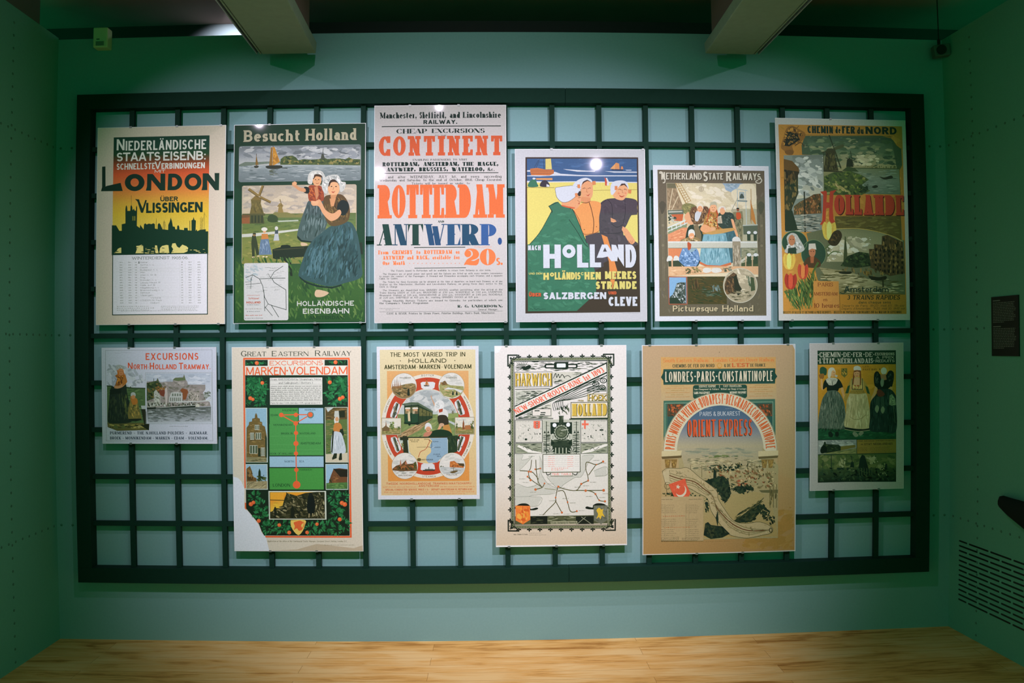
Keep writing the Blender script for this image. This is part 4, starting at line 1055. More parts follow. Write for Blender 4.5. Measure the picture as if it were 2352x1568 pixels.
# 20s
p.ell(681, 1056, 23, 23, O3)
p.poly(p.spline([(664, 1040), (676, 1026), (706, 1022), (738, 1030), (756, 1058), (742, 1086), (700, 1102), (664, 1122), (654, 1131)], 5) + p.spline([(662, 1116), (676, 1094), (700, 1078), (714, 1062), (708, 1040), (694, 1032), (684, 1032)], 5), O3)
p.poly(p.spline([(654, 1132), (664, 1112), (690, 1100), (720, 1104), (752, 1088), (757, 1096), (750, 1122), (734, 1133), (700, 1132), (672, 1128)], 4), O3)
p.step()
for i in range(30):
    a, b_ = 2 * PI * i / 30, 2 * PI * (i + 1) / 30
    p.raw([(813 + 53 * math.cos(a), 1078 + 55 * math.sin(a)), (813 + 53 * math.cos(b_), 1078 + 55 * math.sin(b_)), (813 + 9 * math.cos(b_), 1078 + 50 * math.sin(b_)), (813 + 9 * math.cos(a), 1078 + 50 * math.sin(a))], [p.col(O3)] * 4, p.z)
p.text('s', 869, 1060, 897, 1132, O3, T=.28, t=.08, gap=.05); p.ell(906, 1123, 7, 8, O3)
p.rect_(326, 1148, 668, 1152, '#2a3a30')
SM = dict(T=.18, t=.12, sf=.05, h=.07, gap=.09, space=.7)
D = '#454c45'
for y, x0, x1, tx in ((1172, 168, 832, 'The Tickets issued to Rotterdam will be available to return from Antwerp or vice versa.'),
    (1193, 115, 910, 'The Steamers are of great power and speed, and the Saloons are fitted up with every modern convenience'),
    (1209, 92, 910, 'to ensure the comfort of the Passengers. A Steward and Stewardess accompany each Steamer, and a separate'),
    (1225, 92, 216, 'Cabin for Ladies.'),
    (1246, 114, 910, 'The Tickets for these Excursions can be obtained at the time of departure, on board each Steamer, or at any'),
    (1262, 92, 910, 'Station on the Manchester, Sheffield, and Lincolnshire Railway, on giving three days\' notice to the'),
    (1279, 92, 214, 'Clerk in Charge.'),
    (1301, 114, 910, 'The Steamers are dispatched from GRIMSBY DOCKS, weather permitting, after the arrival of the'),
    (1317, 92, 910, 'Trains leaving LEEDS at 3.25 p.m., BRADFORD at 2.50 p.m., WAKEFIELD at 3.50 p.m., LIVERPOOL'),
    (1334, 92, 910, '(Brunswick Station) at 1.25 p.m., MANCHESTER at 2.50 p.m., STOCKPORT at 2.45 p.m., ROCHDALE'),
    (1350, 92, 750, 'at 2.20 p.m., SHEFFIELD at 4.15 p.m. &c., reaching GRIMSBY DOCKS at 6.15 p.m.')):
    p.text(tx, x0, y - 11, x1, y, D, **SM)
p.text('Cheap Monthly Return Tickets are issued to Grimsby, for particulars of which see', 114, 1360, 910, 1371, '#3c463e', **dict(SM, T=.24))
p.text('the Company\'s Tourist Programme.', 92, 1376, 420, 1388, '#3c463e', **dict(SM, T=.24))
p.text('R. G. UNDERDOWN,', 612, 1395, 911, 1412, K, T=.4, t=.06, sf=.06, h=.08, gap=.1, space=.7)
p.text('General Manager.', 747, 1419, 880, 1431, D, **SM)
p.micro(92, 1415, 228, 1422, 1, D); p.micro(133, 1424, 184, 1431, 1, D)
p.rect_(92, 1437, 910, 1439, '#6a6f68')
p.text('CAVE & SEVER, Printers by Steam Power, Palatine Buildings, Hunt\'s Bank, Manchester.', 140, 1443, 862, 1456, D, **SM)
p.build('#c3bfb9', clips=((.27, 0), (.64, 0), (.27, 1), (.64, 1), (.985, 1)))
# ---- poster: beach women, flat colours with heavy outlines
q = [(48, 78), (1112, 82), (1125, 1490), (52, 1495)]
p = Poster('p', (0.0478, 0.6933, 2.4474, 1.5931), q, 0.93, 'white poster of three women on a yellow beach, fourth in the upper row')
sheet(p, '#c6c8c8', q)
BR = '#4a382c'; SK = '#d9a277'; GR = '#427a5f'; PU = '#534a50'; YE = '#d8cc77'
p.poly([(134, 146), (1056, 148), (1068, 1414), (128, 1424)], BR)
p.poly([(146, 158), (1045, 160), (1052, 1402), (148, 1406)], '#46688c')
p.dabs((148, 160, 1046, 242), 60, 60, ['#436489', '#4a6c90', '#52759a'], 0, 8, 5)
W = '#c9cfd2'
for pts in ([(146, 254), (172, 252), (172, 266), (146, 264)], [(440, 244), (560, 252), (640, 258), (706, 258), (700, 266), (560, 266), (470, 252)], [(146, 296), (330, 292), (372, 266), (420, 282), (560, 292), (700, 296), (1046, 296), (1046, 304), (700, 304), (560, 302), (400, 298), (250, 304), (146, 302)], [(780, 262), (1046, 266), (1046, 274), (860, 274)], [(146, 340), (340, 346), (560, 344), (1046, 350), (1046, 362), (560, 356), (146, 354)], [(950, 250), (1000, 250), (1000, 256), (960, 256)]):
    p.poly(pts, W)
p.poly([(146, 354), (560, 352), (1046, 358), (1052, 1000), (148, 1000)], YE)
p.poly([(146, 392), (370, 395), (372, 399), (146, 396)], '#8a7d42'); p.line([(690, 420), (1046, 412)], 3, '#8a7d42')
# ships
p.poly([(297, 160), (342, 158), (350, 246), (296, 246)], '#d7c77c')
p.poly([(172, 240), (230, 234), (300, 248), (364, 250), (366, 280), (330, 297), (180, 294), (174, 270)], '#c07c4a')
for y in (252, 266, 280): p.line([(178, y), (362, y + 2)], 2.4, '#7d4a2c')
for a, b_ in (((222, 234), (250, 160)), ((282, 160), (284, 240)), ((204, 236), (240, 170)), ((296, 158), (296, 246))): p.line([a, b_], 3, '#33475c')
p.poly([(868, 196), (880, 192), (900, 200), (904, 246), (866, 244)], '#cf9560'); p.poly([(826, 242), (868, 200), (866, 246)], '#d9a46c'); p.poly([(916, 222), (930, 224), (934, 246), (914, 246)], '#cf8f5c'); p.poly([(834, 246), (936, 248), (928, 256), (842, 254)], '#3b3a42')
p.blob([(683, 210), (700, 194), (736, 190), (744, 200), (712, 222), (686, 224)], '#ccd2d6')
p.poly([(218, 318), (354, 318), (354, 334), (222, 332)], '#cf9a62')
p.blob([(156, 388), (164, 350), (190, 328), (214, 330), (228, 360), (234, 388)], GR); p.ell(203, 322, 13, 8, W); p.blob([(254, 386), (262, 350), (290, 334), (318, 350), (330, 388)], '#3f3a42'); p.poly([(306, 366), (330, 378), (328, 390), (304, 388)], W)
p.poly([(782, 320), (800, 316), (816, 350), (818, 382), (800, 376), (786, 384), (790, 350)], '#d0cfc6'); p.poly([(782, 318), (792, 320), (800, 352), (796, 384), (784, 378)], '#c0563a'); p.line([(776, 312), (786, 324)], 4, '#b0583c')
# dark woman, right
p.blob([(736, 570), (748, 520), (800, 490), (880, 482), (960, 480), (1040, 500), (1046, 560), (1044, 610), (1000, 620), (960, 700), (930, 760), (944, 860), (900, 1120), (760, 1100), (744, 1000), (740, 800), (730, 700)], PU)
p.poly([(960, 482), (1046, 510), (1046, 618), (1000, 622), (960, 640)], PU)
p.poly([(618, 790), (760, 760), (960, 790), (1050, 850), (1052, 1402), (560, 1402), (700, 1180)], PU)
p.poly([(700, 1050), (1052, 860), (1052, 1402), (548, 1404), (640, 1320), (706, 1250)], BR)
p.dabs([(740, 560), (960, 490), (960, 700), (930, 1000), (760, 1000)], 90, 40, ['#4d444b', '#5c535a', '#574d54'], 30, 60, 2.4)
for pts in ([(800, 490), (838, 540), (842, 640)], [(945, 500), (948, 600), (930, 690)], [(740, 560), (752, 530), (790, 500)], [(744, 770), (880, 770), (930, 750)], [(830, 690), (880, 720), (926, 700)]): p.line(p.spline(pts), 4, '#2e2730')
p.poly(p.spline([(926, 712), (966, 740), (1000, 790), (1026, 830), (1020, 848), (1000, 860), (975, 840), (950, 800), (918, 740)], 4), SK)
for x in (975, 988, 1004): p.line([(x, 830), (x - 4, 856)], 3, '#8a5638')
p.poly([(828, 642), (842, 650), (866, 660), (876, 674), (850, 682), (830, 676)], SK); p.line([(836, 660), (870, 668)], 2, '#8a5638')
# orange woman, middle
p.blob([(560, 560), (600, 520), (680, 505), (742, 520), (748, 560), (734, 640), (730, 760), (680, 776), (624, 790), (560, 760), (520, 600)], '#dd9c5e')
p.poly([(620, 790), (732, 762), (770, 1040), (640, 1100)], PU)
p.poly([(752, 780), (800, 800), (830, 900), (880, 1074), (840, 1230), (820, 1140), (812, 1000)], '#d79052')
p.line(p.spline([(650, 510), (672, 580), (690, 680), (682, 770)]), 6, '#6c4428'); p.line(p.spline([(585, 515), (630, 522), (662, 506)]), 5, '#6c4428')
p.line(p.spline([(516, 570), (570, 660), (600, 770), (690, 770), (734, 750)]), 4, '#7c5230')
p.ell(612, 740, 6, 4, '#9a6236', 8); p.ell(712, 716, 5, 5, '#9a6236', 8)
# green shawl, left
p.poly(p.spline([(322, 548), (370, 518), (400, 516), (428, 540), (500, 570), (530, 600), (570, 700), (624, 830), (640, 900)]) + [(640, 1000), (150, 1000), (150, 878), (250, 760), (345, 590)], GR)
p.poly([(148, 860), (640, 850), (690, 1050), (712, 1140), (706, 1250), (640, 1320), (548, 1404), (148, 1406)], GR)
p.dabs([(150, 890), (340, 620), (500, 580), (620, 830), (700, 1100), (640, 1310), (540, 1400), (150, 1400)], 200, 55, ['#3c7459', '#4a8366', '#417b60', '#508a6d'], 10, 40, 3)
for pts in ([(166, 858), (250, 760), (340, 600), (345, 585)], [(488, 658), (550, 750), (610, 850), (640, 880)], [(322, 548), (350, 590), (346, 600)], [(430, 545), (500, 568), (530, 600), (600, 770), (630, 850)], [(322, 548), (400, 514)]): p.line(p.spline(pts), 4.5, '#1c3a2e')
# heads
p.blob([(428, 520), (470, 508), (540, 470), (556, 440), (584, 440), (590, 500), (560, 560), (530, 572), (490, 562), (440, 545)], SK)
p.poly(p.spline([(424, 545), (470, 560), (530, 570)]) + [(540, 560), (470, 548), (430, 538)], '#c86a44')
p.blob([(378, 400), (420, 390), (520, 380), (570, 400), (584, 420), (556, 450), (530, 480), (480, 512), (430, 515), (392, 480), (380, 440)], W)
p.line(p.curve([(378, 400), (420, 390), (520, 380), (570, 400), (584, 420), (556, 450), (530, 480), (480, 512), (430, 515), (392, 480), (380, 440)]), 2.5, '#4a4a44', closed=True)
p.poly([(556, 450), (574, 424), (588, 430), (584, 460), (570, 470)], '#3b2c24'); p.poly([(536, 444), (556, 440), (562, 470), (540, 476)], '#d08c5c'); p.line([(556, 500), (574, 512), (566, 530)], 2.5, '#8a5638'); p.line([(563, 480), (580, 478)], 3.4, '#5a3c28'); p.poly([(560, 528), (578, 522), (572, 534)], '#b85a40')
p.blob([(584, 400), (600, 356), (636, 336), (674, 350), (684, 410), (676, 470), (640, 500), (600, 480), (588, 440)], SK); p.poly([(588, 470), (664, 480), (664, 506), (630, 520), (586, 508)], '#cf9468')
p.blob([(520, 380), (560, 336), (620, 316), (668, 330), (680, 358), (640, 334), (604, 350), (590, 382), (584, 410), (560, 390)], W); p.poly([(592, 378), (604, 348), (640, 332), (672, 352), (640, 342), (612, 356)], '#4a3428')
p.poly([(676, 346), (706, 342), (708, 372), (682, 376)], '#cf8a58'); p.poly([(556, 372), (578, 370), (582, 400), (560, 402)], '#cf8a58')
for x in (612, 656): p.line([(x - 11, 404), (x, 400), (x + 11, 402)], 4, '#6b4630')
p.line([(636, 400), (630, 432), (642, 434)], 3, '#a86c46'); p.poly(p.spline([(622, 452), (640, 458), (662, 446), (644, 468)]), '#b65a40')
p.blob([(846, 440), (862, 400), (904, 366), (950, 370), (974, 410), (962, 460), (930, 498), (884, 494), (852, 470)], '#dca87c')
p.blob([(832, 450), (828, 390), (850, 350), (910, 337), (960, 350), (976, 390), (972, 405), (940, 366), (905, 380), (880, 410), (850, 452)], W)
p.poly([(904, 384), (918, 364), (946, 362), (972, 400), (940, 374)], '#4a3428'); p.poly([(862, 384), (886, 382), (884, 414), (862, 418)], '#cf8a58'); p.poly([(972, 410), (1000, 416), (996, 446), (974, 444)], '#cf8a58')
for x in (904, 948): p.line([(x - 10, 412), (x, 408), (x + 12, 416)], 4, '#6b4630')
p.line([(926, 412), (924, 438), (934, 440)], 3, '#a86c46'); p.poly(p.spline([(898, 456), (920, 466), (944, 460), (922, 476), (902, 468)]), '#b65a40'); p.ell(894, 444, 10, 8, '#d6906a'); p.ell(950, 442, 8, 7, '#d6906a')
# lettering
w = dict(gap=.09)
p.text('NACH', 152, 868, 256, 908, W, T=.25, gap=.1, shadow=('#1f3a30', 3, 3))
WL = '#ccd2d5'
p.text('H', 276, 862, 420, 1054, WL, T=.27, t=.21, shadow=('#1f3a30', 4, 3))
p.text('O', 432, 862, 540, 972, WL, T=.32, t=.34, shadow=('#1f3a30', 4, 3))
p.text('L', 552, 862, 644, 1050, WL, T=.22, t=.21, shadow=('#1f3a30', 4, 3)); p.text('L', 656, 860, 748, 1048, WL, T=.22, t=.21, shadow=('#241c1c', 4, 3))
p.poly([(712, 970), (756, 862), (800, 862), (884, 998), (832, 998), (804, 960), (760, 970)], WL); p.poly([(764, 920), (780, 886), (796, 920)], PU)
p.poly([(834, 862), (870, 866), (890, 910), (886, 862), (934, 862), (936, 1042), (884, 960), (880, 998), (838, 998)], WL)
p.text('D', 948, 862, 1036, 1050, WL, T=.20, t=.22, shadow=('#241c1c', 4, 3))
YL = '#d3c878'
p.text('UND DEM', 158, 1090, 268, 1106, YL, T=.2, gap=.16)
sh = ('#26302a', 3, 3)
p.text('H', 276, 1092, 322, 1150, YL, T=.30, shadow=sh); p.text('O', 330, 1090, 364, 1124, YL, T=.36, shadow=sh); p.text('LL\u00c4NDIS', 368, 1088, 580, 1148, YL, T=.24, gap=.04, shadow=sh); p.text('C', 582, 1088, 606, 1112, YL, T=.24)
p.text('HEN', 612, 1086, 746, 1148, YL, T=.28, gap=.1, shadow=sh); p.text('MEERES', 780, 1080, 1036, 1144, YL, T=.27, gap=.1, shadow=sh)
p.text('STRANDE', 704, 1162, 1038, 1226, YL, T=.28, gap=.12, shadow=sh)
p.text('\u00dcBER', 157, 1256, 258, 1286, '#c4633c', T=.32, gap=.1, shadow=sh)
p.text('SALZBERGEN', 276, 1252, 790, 1308, WL, T=.28, gap=.12, shadow=sh)
p.text('UND', 808, 1244, 874, 1270, '#c4633c', T=.28, gap=.12)
p.text('CLEVE', 808, 1288, 1044, 1364, WL, T=.25, gap=.09, shadow=sh)
p.line(p.spline([(166, 1390), (176, 1384), (186, 1392), (200, 1386), (216, 1392), (232, 1386), (250, 1392), (276, 1388), (296, 1390)]), 2.4, '#1f3a30')
p.micro(922, 1420, 1058, 1427, 1, '#8a8e8c')
p.build('#c6c8c8', clips=((.28, 0), (.985, 0), (.28, 1), (.64, 1)))
# ---- poster: Netherland State Railways, three women behind a white rail
q = [(38, 78), (1078, 83), (1103, 1473), (58, 1480)]
p = Poster('p', (0.7326, 1.3194, 2.3678, 1.5939), q, 1.22, 'white-bordered olive poster of women behind a white rail, fifth in the upper row')
sheet(p, '#c3c7c9', q, 2)
OL = '#675f4c'
p.poly([(78, 118), (1040, 124), (1060, 1428), (98, 1436)], OL)
p.dabs([(82, 124), (1036, 128), (1056, 1424), (102, 1430)], 320, 40, ['#6e6650', '#5e5646', '#726a58', '#665f52'], 90, 30, 3)
for x0, x1 in ((112, 130), (1000, 1018)):                               # the faint standards at both sides
    for k in range(3): p.line([(x0 + k * 9, 430), (x0 + 14 + k * 9, 1120)], 2.5, '#7c745e')
    p.blob([(x0 - 20, 430), (x0 + 8, 400), (x0 + 40, 430), (x0 + 26, 490), (x0 + 6, 520), (x0 - 10, 480)], '#54503f')
    for y in (620, 800): p.ell(x0 + 14, y, 12, 12, '#7c745e')
SH = ('#2c2a1c', 5, 5); WT_ = '#bdb9a6'
def cap(ch, x0, y0, x1, y1): p.text(ch, x0, y0, x1, y1, WT_, T=.20, t=.14, shadow=SH)
cap('N', 112, 140, 146, 208); p.line(p.spline([(112, 150), (98, 148), (102, 138), (118, 140)]), 9, WT_); p.line(p.spline([(146, 205), (142, 232), (128, 236)]), 8, WT_)
p.text('ETHERLAND', 154, 146, 476, 206, WT_, T=.17, t=.13, gap=.08, shadow=SH)
cap('S', 488, 134, 530, 222); p.text('TATE', 536, 146, 668, 206, WT_, T=.18, t=.14, gap=.08, shadow=SH)
cap('R', 694, 136, 744, 220); p.text('AILWAY', 752, 146, 972, 208, WT_, T=.18, t=.14, gap=.06, shadow=SH); p.text('S', 976, 150, 1008, 206, WT_, T=.18, shadow=SH); p.line(p.spline([(1004, 190), (1016, 214), (996, 236), (968, 232), (964, 218), (980, 212)]), 8, WT_)
# the big picture
P = [(158, 238), (964, 240), (984, 1080), (176, 1078)]
p.poly(P, '#c8bea0')
p.grad(0, 0, 0, 0, [(0, '#b9b294'), (.3, '#c9c0a2'), (.6, '#bfb694'), (1, '#b8ae90')], quad=[(158, 238), (964, 240), (976, 700), (166, 700)])
p.dabs([(330, 245), (964, 245), (968, 480), (330, 480)], 120, 70, ['#cfc7ac', '#c2b99a', '#d2cab2', '#bdb496'], 10, 30, 2.2)
p.poly([(660, 240), (850, 240), (820, 260), (790, 310), (740, 320), (690, 300), (680, 262)], '#8fa2ac'); p.dabs([(660, 242), (840, 242), (780, 310), (700, 300)], 26, 36, ['#9aabb2', '#86999f', '#a9b4b4'], 10, 30, 2.2)
p.blob([(740, 320), (800, 280), (830, 246), (930, 246), (960, 300), (960, 420), (850, 440), (770, 400)], '#cdc4a8')
p.ell(470, 292, 24, 26, '#a89f86'); p.ell(470, 292, 16, 18, '#b9b096'); p.line([(470, 278), (470, 306)], 5, '#8f866e')
# mill
p.poly([(160, 240), (240, 240), (300, 420), (320, 480), (165, 480)], '#8d7d60'); p.poly([(160, 240), (246, 240), (262, 284), (162, 284)], '#6d6a50')
p.dabs([(164, 290), (262, 290), (310, 470), (168, 470)], 70, 30, ['#97876a', '#7f7056', '#a39274'], 80, 30, 3)
p.poly([(236, 240), (286, 240), (376, 400), (340, 424), (300, 430), (262, 330)], '#c5bd9e')
p.line([(240, 240), (335, 424)], 10, '#a08a5c'); p.line([(284, 240), (378, 402)], 6, '#a08a5c')
for k in range(9):
    t = k / 8; p.line([(244 + 95 * t, 246 + 172 * t), (286 + 88 * t, 244 + 152 * t)], 5, '#a08a5c')
p.line([(262, 242), (352, 410)], 5, '#a08a5c')
for a, b_ in (((214, 290), (180, 480)), ((262, 360), (196, 500)), ((262, 284), (326, 270))): p.line([a, b_], 6, '#c2b898')
p.blob([(300, 440), (340, 420), (400, 430), (440, 470), (420, 520), (330, 520), (300, 480)], '#7e7d50'); p.dabs([(305, 440), (400, 430), (440, 500), (320, 515)], 40, 20, ['#8c8a5a', '#6c6e44', '#9a9460'], 40, 40, 2)
p.poly([(168, 484), (310, 480), (312, 520), (172, 524)], '#5d6858'); p.poly([(200, 522), (310, 518), (300, 580), (230, 580)], '#b0623a'); p.poly([(176, 494), (300, 490), (300, 500), (176, 506)], '#aeb0a0')
p.dabs([(170, 520), (240, 540), (280, 580), (172, 610)], 40, 22, ['#4c5240', '#a9aa9a', '#7b8070', '#3d4434'], 20, 50, 2)
p.poly([(170, 690), (345, 570), (345, 620), (270, 720), (172, 760)], '#c08a62'); p.poly([(172, 640), (340, 600), (340, 640), (172, 700)], '#7f8a6a')
p.line([(170, 642), (345, 566)], 11, '#bfc6bd'); p.line([(170, 674), (345, 596)], 8, '#bfc6bd')
for x, y in ((205, 630), (245, 612), (285, 594), (320, 578)): p.line([(x, y), (x + 2, y + 36)], 7, '#bfc6bd')
p.poly([(172, 700), (300, 640), (360, 640), (330, 770), (172, 770)], '#c48a64'); p.dabs([(176, 706), (320, 640), (330, 765), (176, 765)], 40, 26, ['#cf9870', '#b67a56', '#d2a57c'], -20, 16, 4)
# drawbridge and boats at right
p.poly([(748, 470), (970, 470), (976, 780), (700, 780)], '#a3a086')
p.line([(795, 300), (798, 470)], 8, '#a9b2aa'); p.line([(868, 296), (880, 700)], 7, '#a9b2aa'); p.line([(786, 290), (884, 304)], 9, '#a9b2aa'); p.line([(800, 396), (880, 400)], 14, '#7d8a84'); p.rect_(812, 316, 858, 384, '#9ba6a0')
p.blob([(816, 372), (824, 340), (838, 332), (848, 344), (856, 370)], '#4d5a50'); p.line([(800, 370), (740, 490)], 5, '#8a8f80')
p.line([(918, 290), (922, 600)], 6, '#a38a58'); p.poly([(912, 380), (950, 520), (968, 630), (922, 560)], '#ad7c40'); p.poly([(910, 396), (920, 560), (914, 600)], '#8a6434')
p.poly([(756, 500), (840, 490), (848, 560), (840, 760), (760, 760)], '#7e7a5c'); p.dabs([(758, 500), (842, 496), (838, 755), (762, 755)], 70, 28, ['#8c876a', '#6a684e', '#9a9476', '#5c5c46'], 85, 30, 3)
p.blob([(784, 510), (800, 500), (824, 510), (826, 556), (790, 562)], '#b4552c'); p.ell(800, 476, 12, 16, '#8a5a40'); p.ell(799, 466, 14, 7, '#3a3a2c')
p.poly([(846, 620), (975, 610), (978, 700), (850, 700)], '#5a6250'); p.line([(846, 618), (975, 612)], 10, '#a6aca0')
for x in (898, 956):
    p.poly([(x - 17, 676), (x - 14, 756), (x + 16, 756), (x + 15, 676)], '#3a4634'); p.ell(x, 682, 17, 14, '#c3c7c2')
# people
p.blob([(330, 720), (350, 640), (390, 610), (430, 640), (470, 620), (500, 700), (490, 760), (330, 770)], '#2c3a2c')
p.poly([(400, 620), (440, 610), (470, 700), (470, 770), (430, 770)], '#7a6c50')
p.blob([(360, 560), (380, 470), (420, 450), (470, 450), (520, 450), (540, 490), (500, 560), (480, 600), (400, 610)], '#6d5238')
p.dabs([(365, 560), (385, 470), (520, 455), (535, 490), (490, 590), (400, 605)], 120, 18, ['#7e6144', '#573f2c', '#8f7050', '#4a3626', '#a08560'], 60, 40, 2)
p.blob([(320, 540), (350, 500), (366, 520), (384, 580), (400, 600), (380, 615), (340, 590)], '#c79a74')
p.blob([(412, 560), (416, 510), (440, 490), (470, 500), (460, 540), (440, 580), (420, 580)], '#b9bcba')
p.ell(460, 466, 26, 34, '#cf9f78'); p.blob([(432, 470), (432, 440), (458, 420), (484, 440), (488, 470), (470, 446), (446, 448)], '#c8c4b0')
p.blob([(480, 690), (500, 560), (540, 500), (600, 490), (640, 540), (660, 640), (620, 680), (540, 700)], '#a57c40')
p.dabs([(490, 680), (505, 560), (560, 500), (640, 560), (650, 660)], 110, 20, ['#b88e4a', '#8c6432', '#c8a060', '#a0522c', '#6f5a30', '#c8b480'], 60, 50, 1.8)
for pts in ([(548, 470), (536, 520), (520, 590)], [(604, 480), (618, 540), (616, 640)]): p.line(p.spline(pts), 15, '#a6502e', w2=8)
p.ell(578, 462, 32, 40, '#d2a47c'); p.blob([(548, 452), (552, 416), (580, 404), (606, 412), (612, 460), (600, 436), (560, 436)], '#a9a890')
for cx, cy in ((460, 466), (578, 462), (660, 490)):
    for d in (-10, 10): p.ell(cx + d, cy - 3, 3.5, 2.6, '#4a3424')
    p.line([(cx - 8, cy + 17), (cx, cy + 20), (cx + 8, cy + 16)], 3.5, '#a2503c')
p.blob([(624, 620), (620, 540), (640, 500), (690, 500), (760, 520), (770, 640), (700, 660)], '#39443a')
p.ell(660, 490, 24, 32, '#cf9f78'); p.blob([(622, 500), (626, 460), (656, 446), (686, 456), (690, 490), (668, 466), (640, 470), (638, 500)], '#cbc8b8'); p.line([(650, 460), (676, 462)], 4, '#ae5a34')
p.poly([(618, 540), (650, 530), (660, 600), (616, 600)], '#c0b49c')
for k in range(4): p.line([(624 + k * 9, 545), (628 + k * 8, 596)], 3, '#6a6456')
p.blob([(660, 600), (670, 530), (720, 500), (756, 520), (752, 560), (720, 640), (680, 640)], '#36423c'); p.dabs([(665, 600), (680, 530), (750, 520), (715, 635)], 40, 18, ['#47544c', '#2a342e', '#5a665c'], 60, 50, 2)
p.poly(p.spline([(735, 560), (760, 570), (780, 640), (800, 700), (800, 722), (776, 720), (758, 650)]), '#cf9f78')
p.blob([(464, 640), (500, 610), (560, 640), (590, 660), (580, 690), (520, 690), (470, 670)], '#cc9a70'); p.poly([(560, 630), (600, 640), (596, 684), (556, 664)], '#c8a078')
# skirts behind the rail
p.poly([(500, 690), (560, 700), (660, 670), (760, 650), (800, 760), (870, 880), (740, 960), (700, 800), (640, 700)], '#47696f')
p.poly([(490, 700), (640, 690), (690, 690), (712, 800), (740, 960), (660, 990), (520, 985), (452, 940), (470, 800)], '#7ba0a6')
p.dabs([(495, 705), (690, 695), (735, 955), (520, 980), (458, 935)], 130, 60, ['#8aadb2', '#6d9298', '#7fa5ab', '#95b4b8', '#618890'], 92, 12, 6)
p.dabs([(690, 680), (760, 660), (860, 870), (745, 950)], 50, 50, ['#3d5d64', '#527880', '#44666c'], 85, 14, 6)
p.poly([(490, 690), (650, 650), (760, 640), (780, 660), (660, 690), (560, 702)], '#b59258')
p.poly([(452, 940), (520, 975), (640, 980), (738, 950), (740, 972), (650, 1000), (520, 995), (452, 962)], '#b8714a')
# the little girl
p.blob([(262, 930), (296, 830), (350, 810), (430, 830), (458, 930), (430, 990), (330, 996)], '#6c8aa8')
p.dabs([(268, 930), (300, 835), (430, 835), (452, 930), (420, 985), (330, 990)], 110, 22, ['#8fa9c2', '#587795', '#a9bdcd', '#4c6a88', '#7b97b3'], 40, 60, 1.6)
p.line(p.spline([(262, 938), (330, 996), (420, 996), (458, 936)]), 9, '#2c3a30')
p.blob([(280, 760), (340, 730), (400, 720), (450, 740), (455, 770), (410, 800), (340, 790)], '#8c7a52'); p.dabs([(290, 760), (340, 735), (440, 742), (440, 770), (350, 785)], 40, 18, ['#c4b48e', '#6d5a3a', '#a98c5c', '#b8a880'], 20, 40, 2)
p.blob([(350, 830), (352, 790), (380, 776), (420, 800), (424, 830), (380, 860)], '#8aa0a4'); p.poly([(352, 800), (372, 780), (378, 830), (360, 836)], '#a8502e')
p.ell(382, 712, 26, 30, '#cf9a70'); p.blob([(354, 720), (356, 670), (384, 654), (408, 670), (412, 710), (396, 690), (366, 694)], '#c5c7bc'); p.line([(372, 722), (382, 728), (394, 720)], 4, '#fbe6d0')
# rail, post, bollards
p.poly([(172, 764), (974, 762), (976, 818), (174, 824)], '#b3b4a4'); p.poly([(172, 764), (974, 762), (974, 774), (172, 776)], '#c3c6bc'); p.line([(174, 824), (976, 820)], 4, '#7c7c68')
p.blob([(345, 780), (356, 770), (380, 790), (372, 830), (352, 840)], '#a8552f')
p.poly([(174, 826), (300, 826), (262, 930), (262, 960), (176, 960)], '#c08058')
for x in (184, 242): p.blob([(x - 24, 940), (x - 14, 900), (x + 4, 892), (x + 24, 904), (x + 28, 936), (x, 944)], '#c2c4ba'); 
p.poly([(174, 940), (262, 935), (300, 990), (176, 990)], '#3f4630')
p.line([(208, 930), (210, 990)], 12, '#c4a27e')
p.poly([(828, 824), (978, 822), (982, 985), (828, 985)], '#8a8a70'); p.dabs([(830, 826), (976, 826), (980, 980), (830, 980)], 60, 34, ['#98987e', '#767a60', '#a6a68c', '#5c664c'], 5, 20, 4)
p.line([(828, 944), (890, 896), (980, 884)], 18, '#b2b2a0'); p.poly([(830, 960), (980, 910), (982, 990), (830, 990)], '#4c5638')
for x in (900, 960): p.poly([(x - 18, 880), (x + 18, 880), (x + 20, 960), (x - 18, 970)], '#3c4a34'); p.ell(x, 882, 20, 15, '#c3c7c0'); p.line([(x - 30, 900), (x - 30, 985)], 9, '#b8a080')
p.blob([(750, 760), (754, 732), (784, 718), (814, 732), (824, 765), (790, 778)], '#c2c3ba')
p.poly([(750, 762), (822, 762), (826, 1010), (754, 1010)], '#938a74'); p.dabs([(754, 790), (820, 790), (824, 1005), (758, 1005)], 60, 50, ['#857c68', '#a49c86', '#766e5a', '#b3ab96'], 90, 8, 7)
p.poly([(176, 990), (984, 985), (984, 1060), (740, 1040), (178, 1078)], '#c3a27c'); p.dabs([(178, 1000), (740, 1000), (740, 1040), (180, 1070)], 60, 46, ['#cdb08a', '#b18e68', '#d4ba96'], -4, 8, 7)
p.dabs([(324, 1000), (430, 990), (480, 1040), (330, 1060)], 60, 20, ['#5a5a34', '#7c7444', '#8f8458', '#3f4428'], 20, 60, 2)
p.dabs([(660, 1000), (750, 980), (750, 1030), (680, 1040)], 40, 18, ['#4a5040', '#6a6c56', '#8a8a74'], 20, 60, 2)
for x, w in ((522, 38), (608, 46)): p.blob([(x - w, 1020), (x - w * .6, 1002), (x + w * .6, 1004), (x + w, 1030), (x, 1046), (x - w * .8, 1040)], '#c6c6ba')
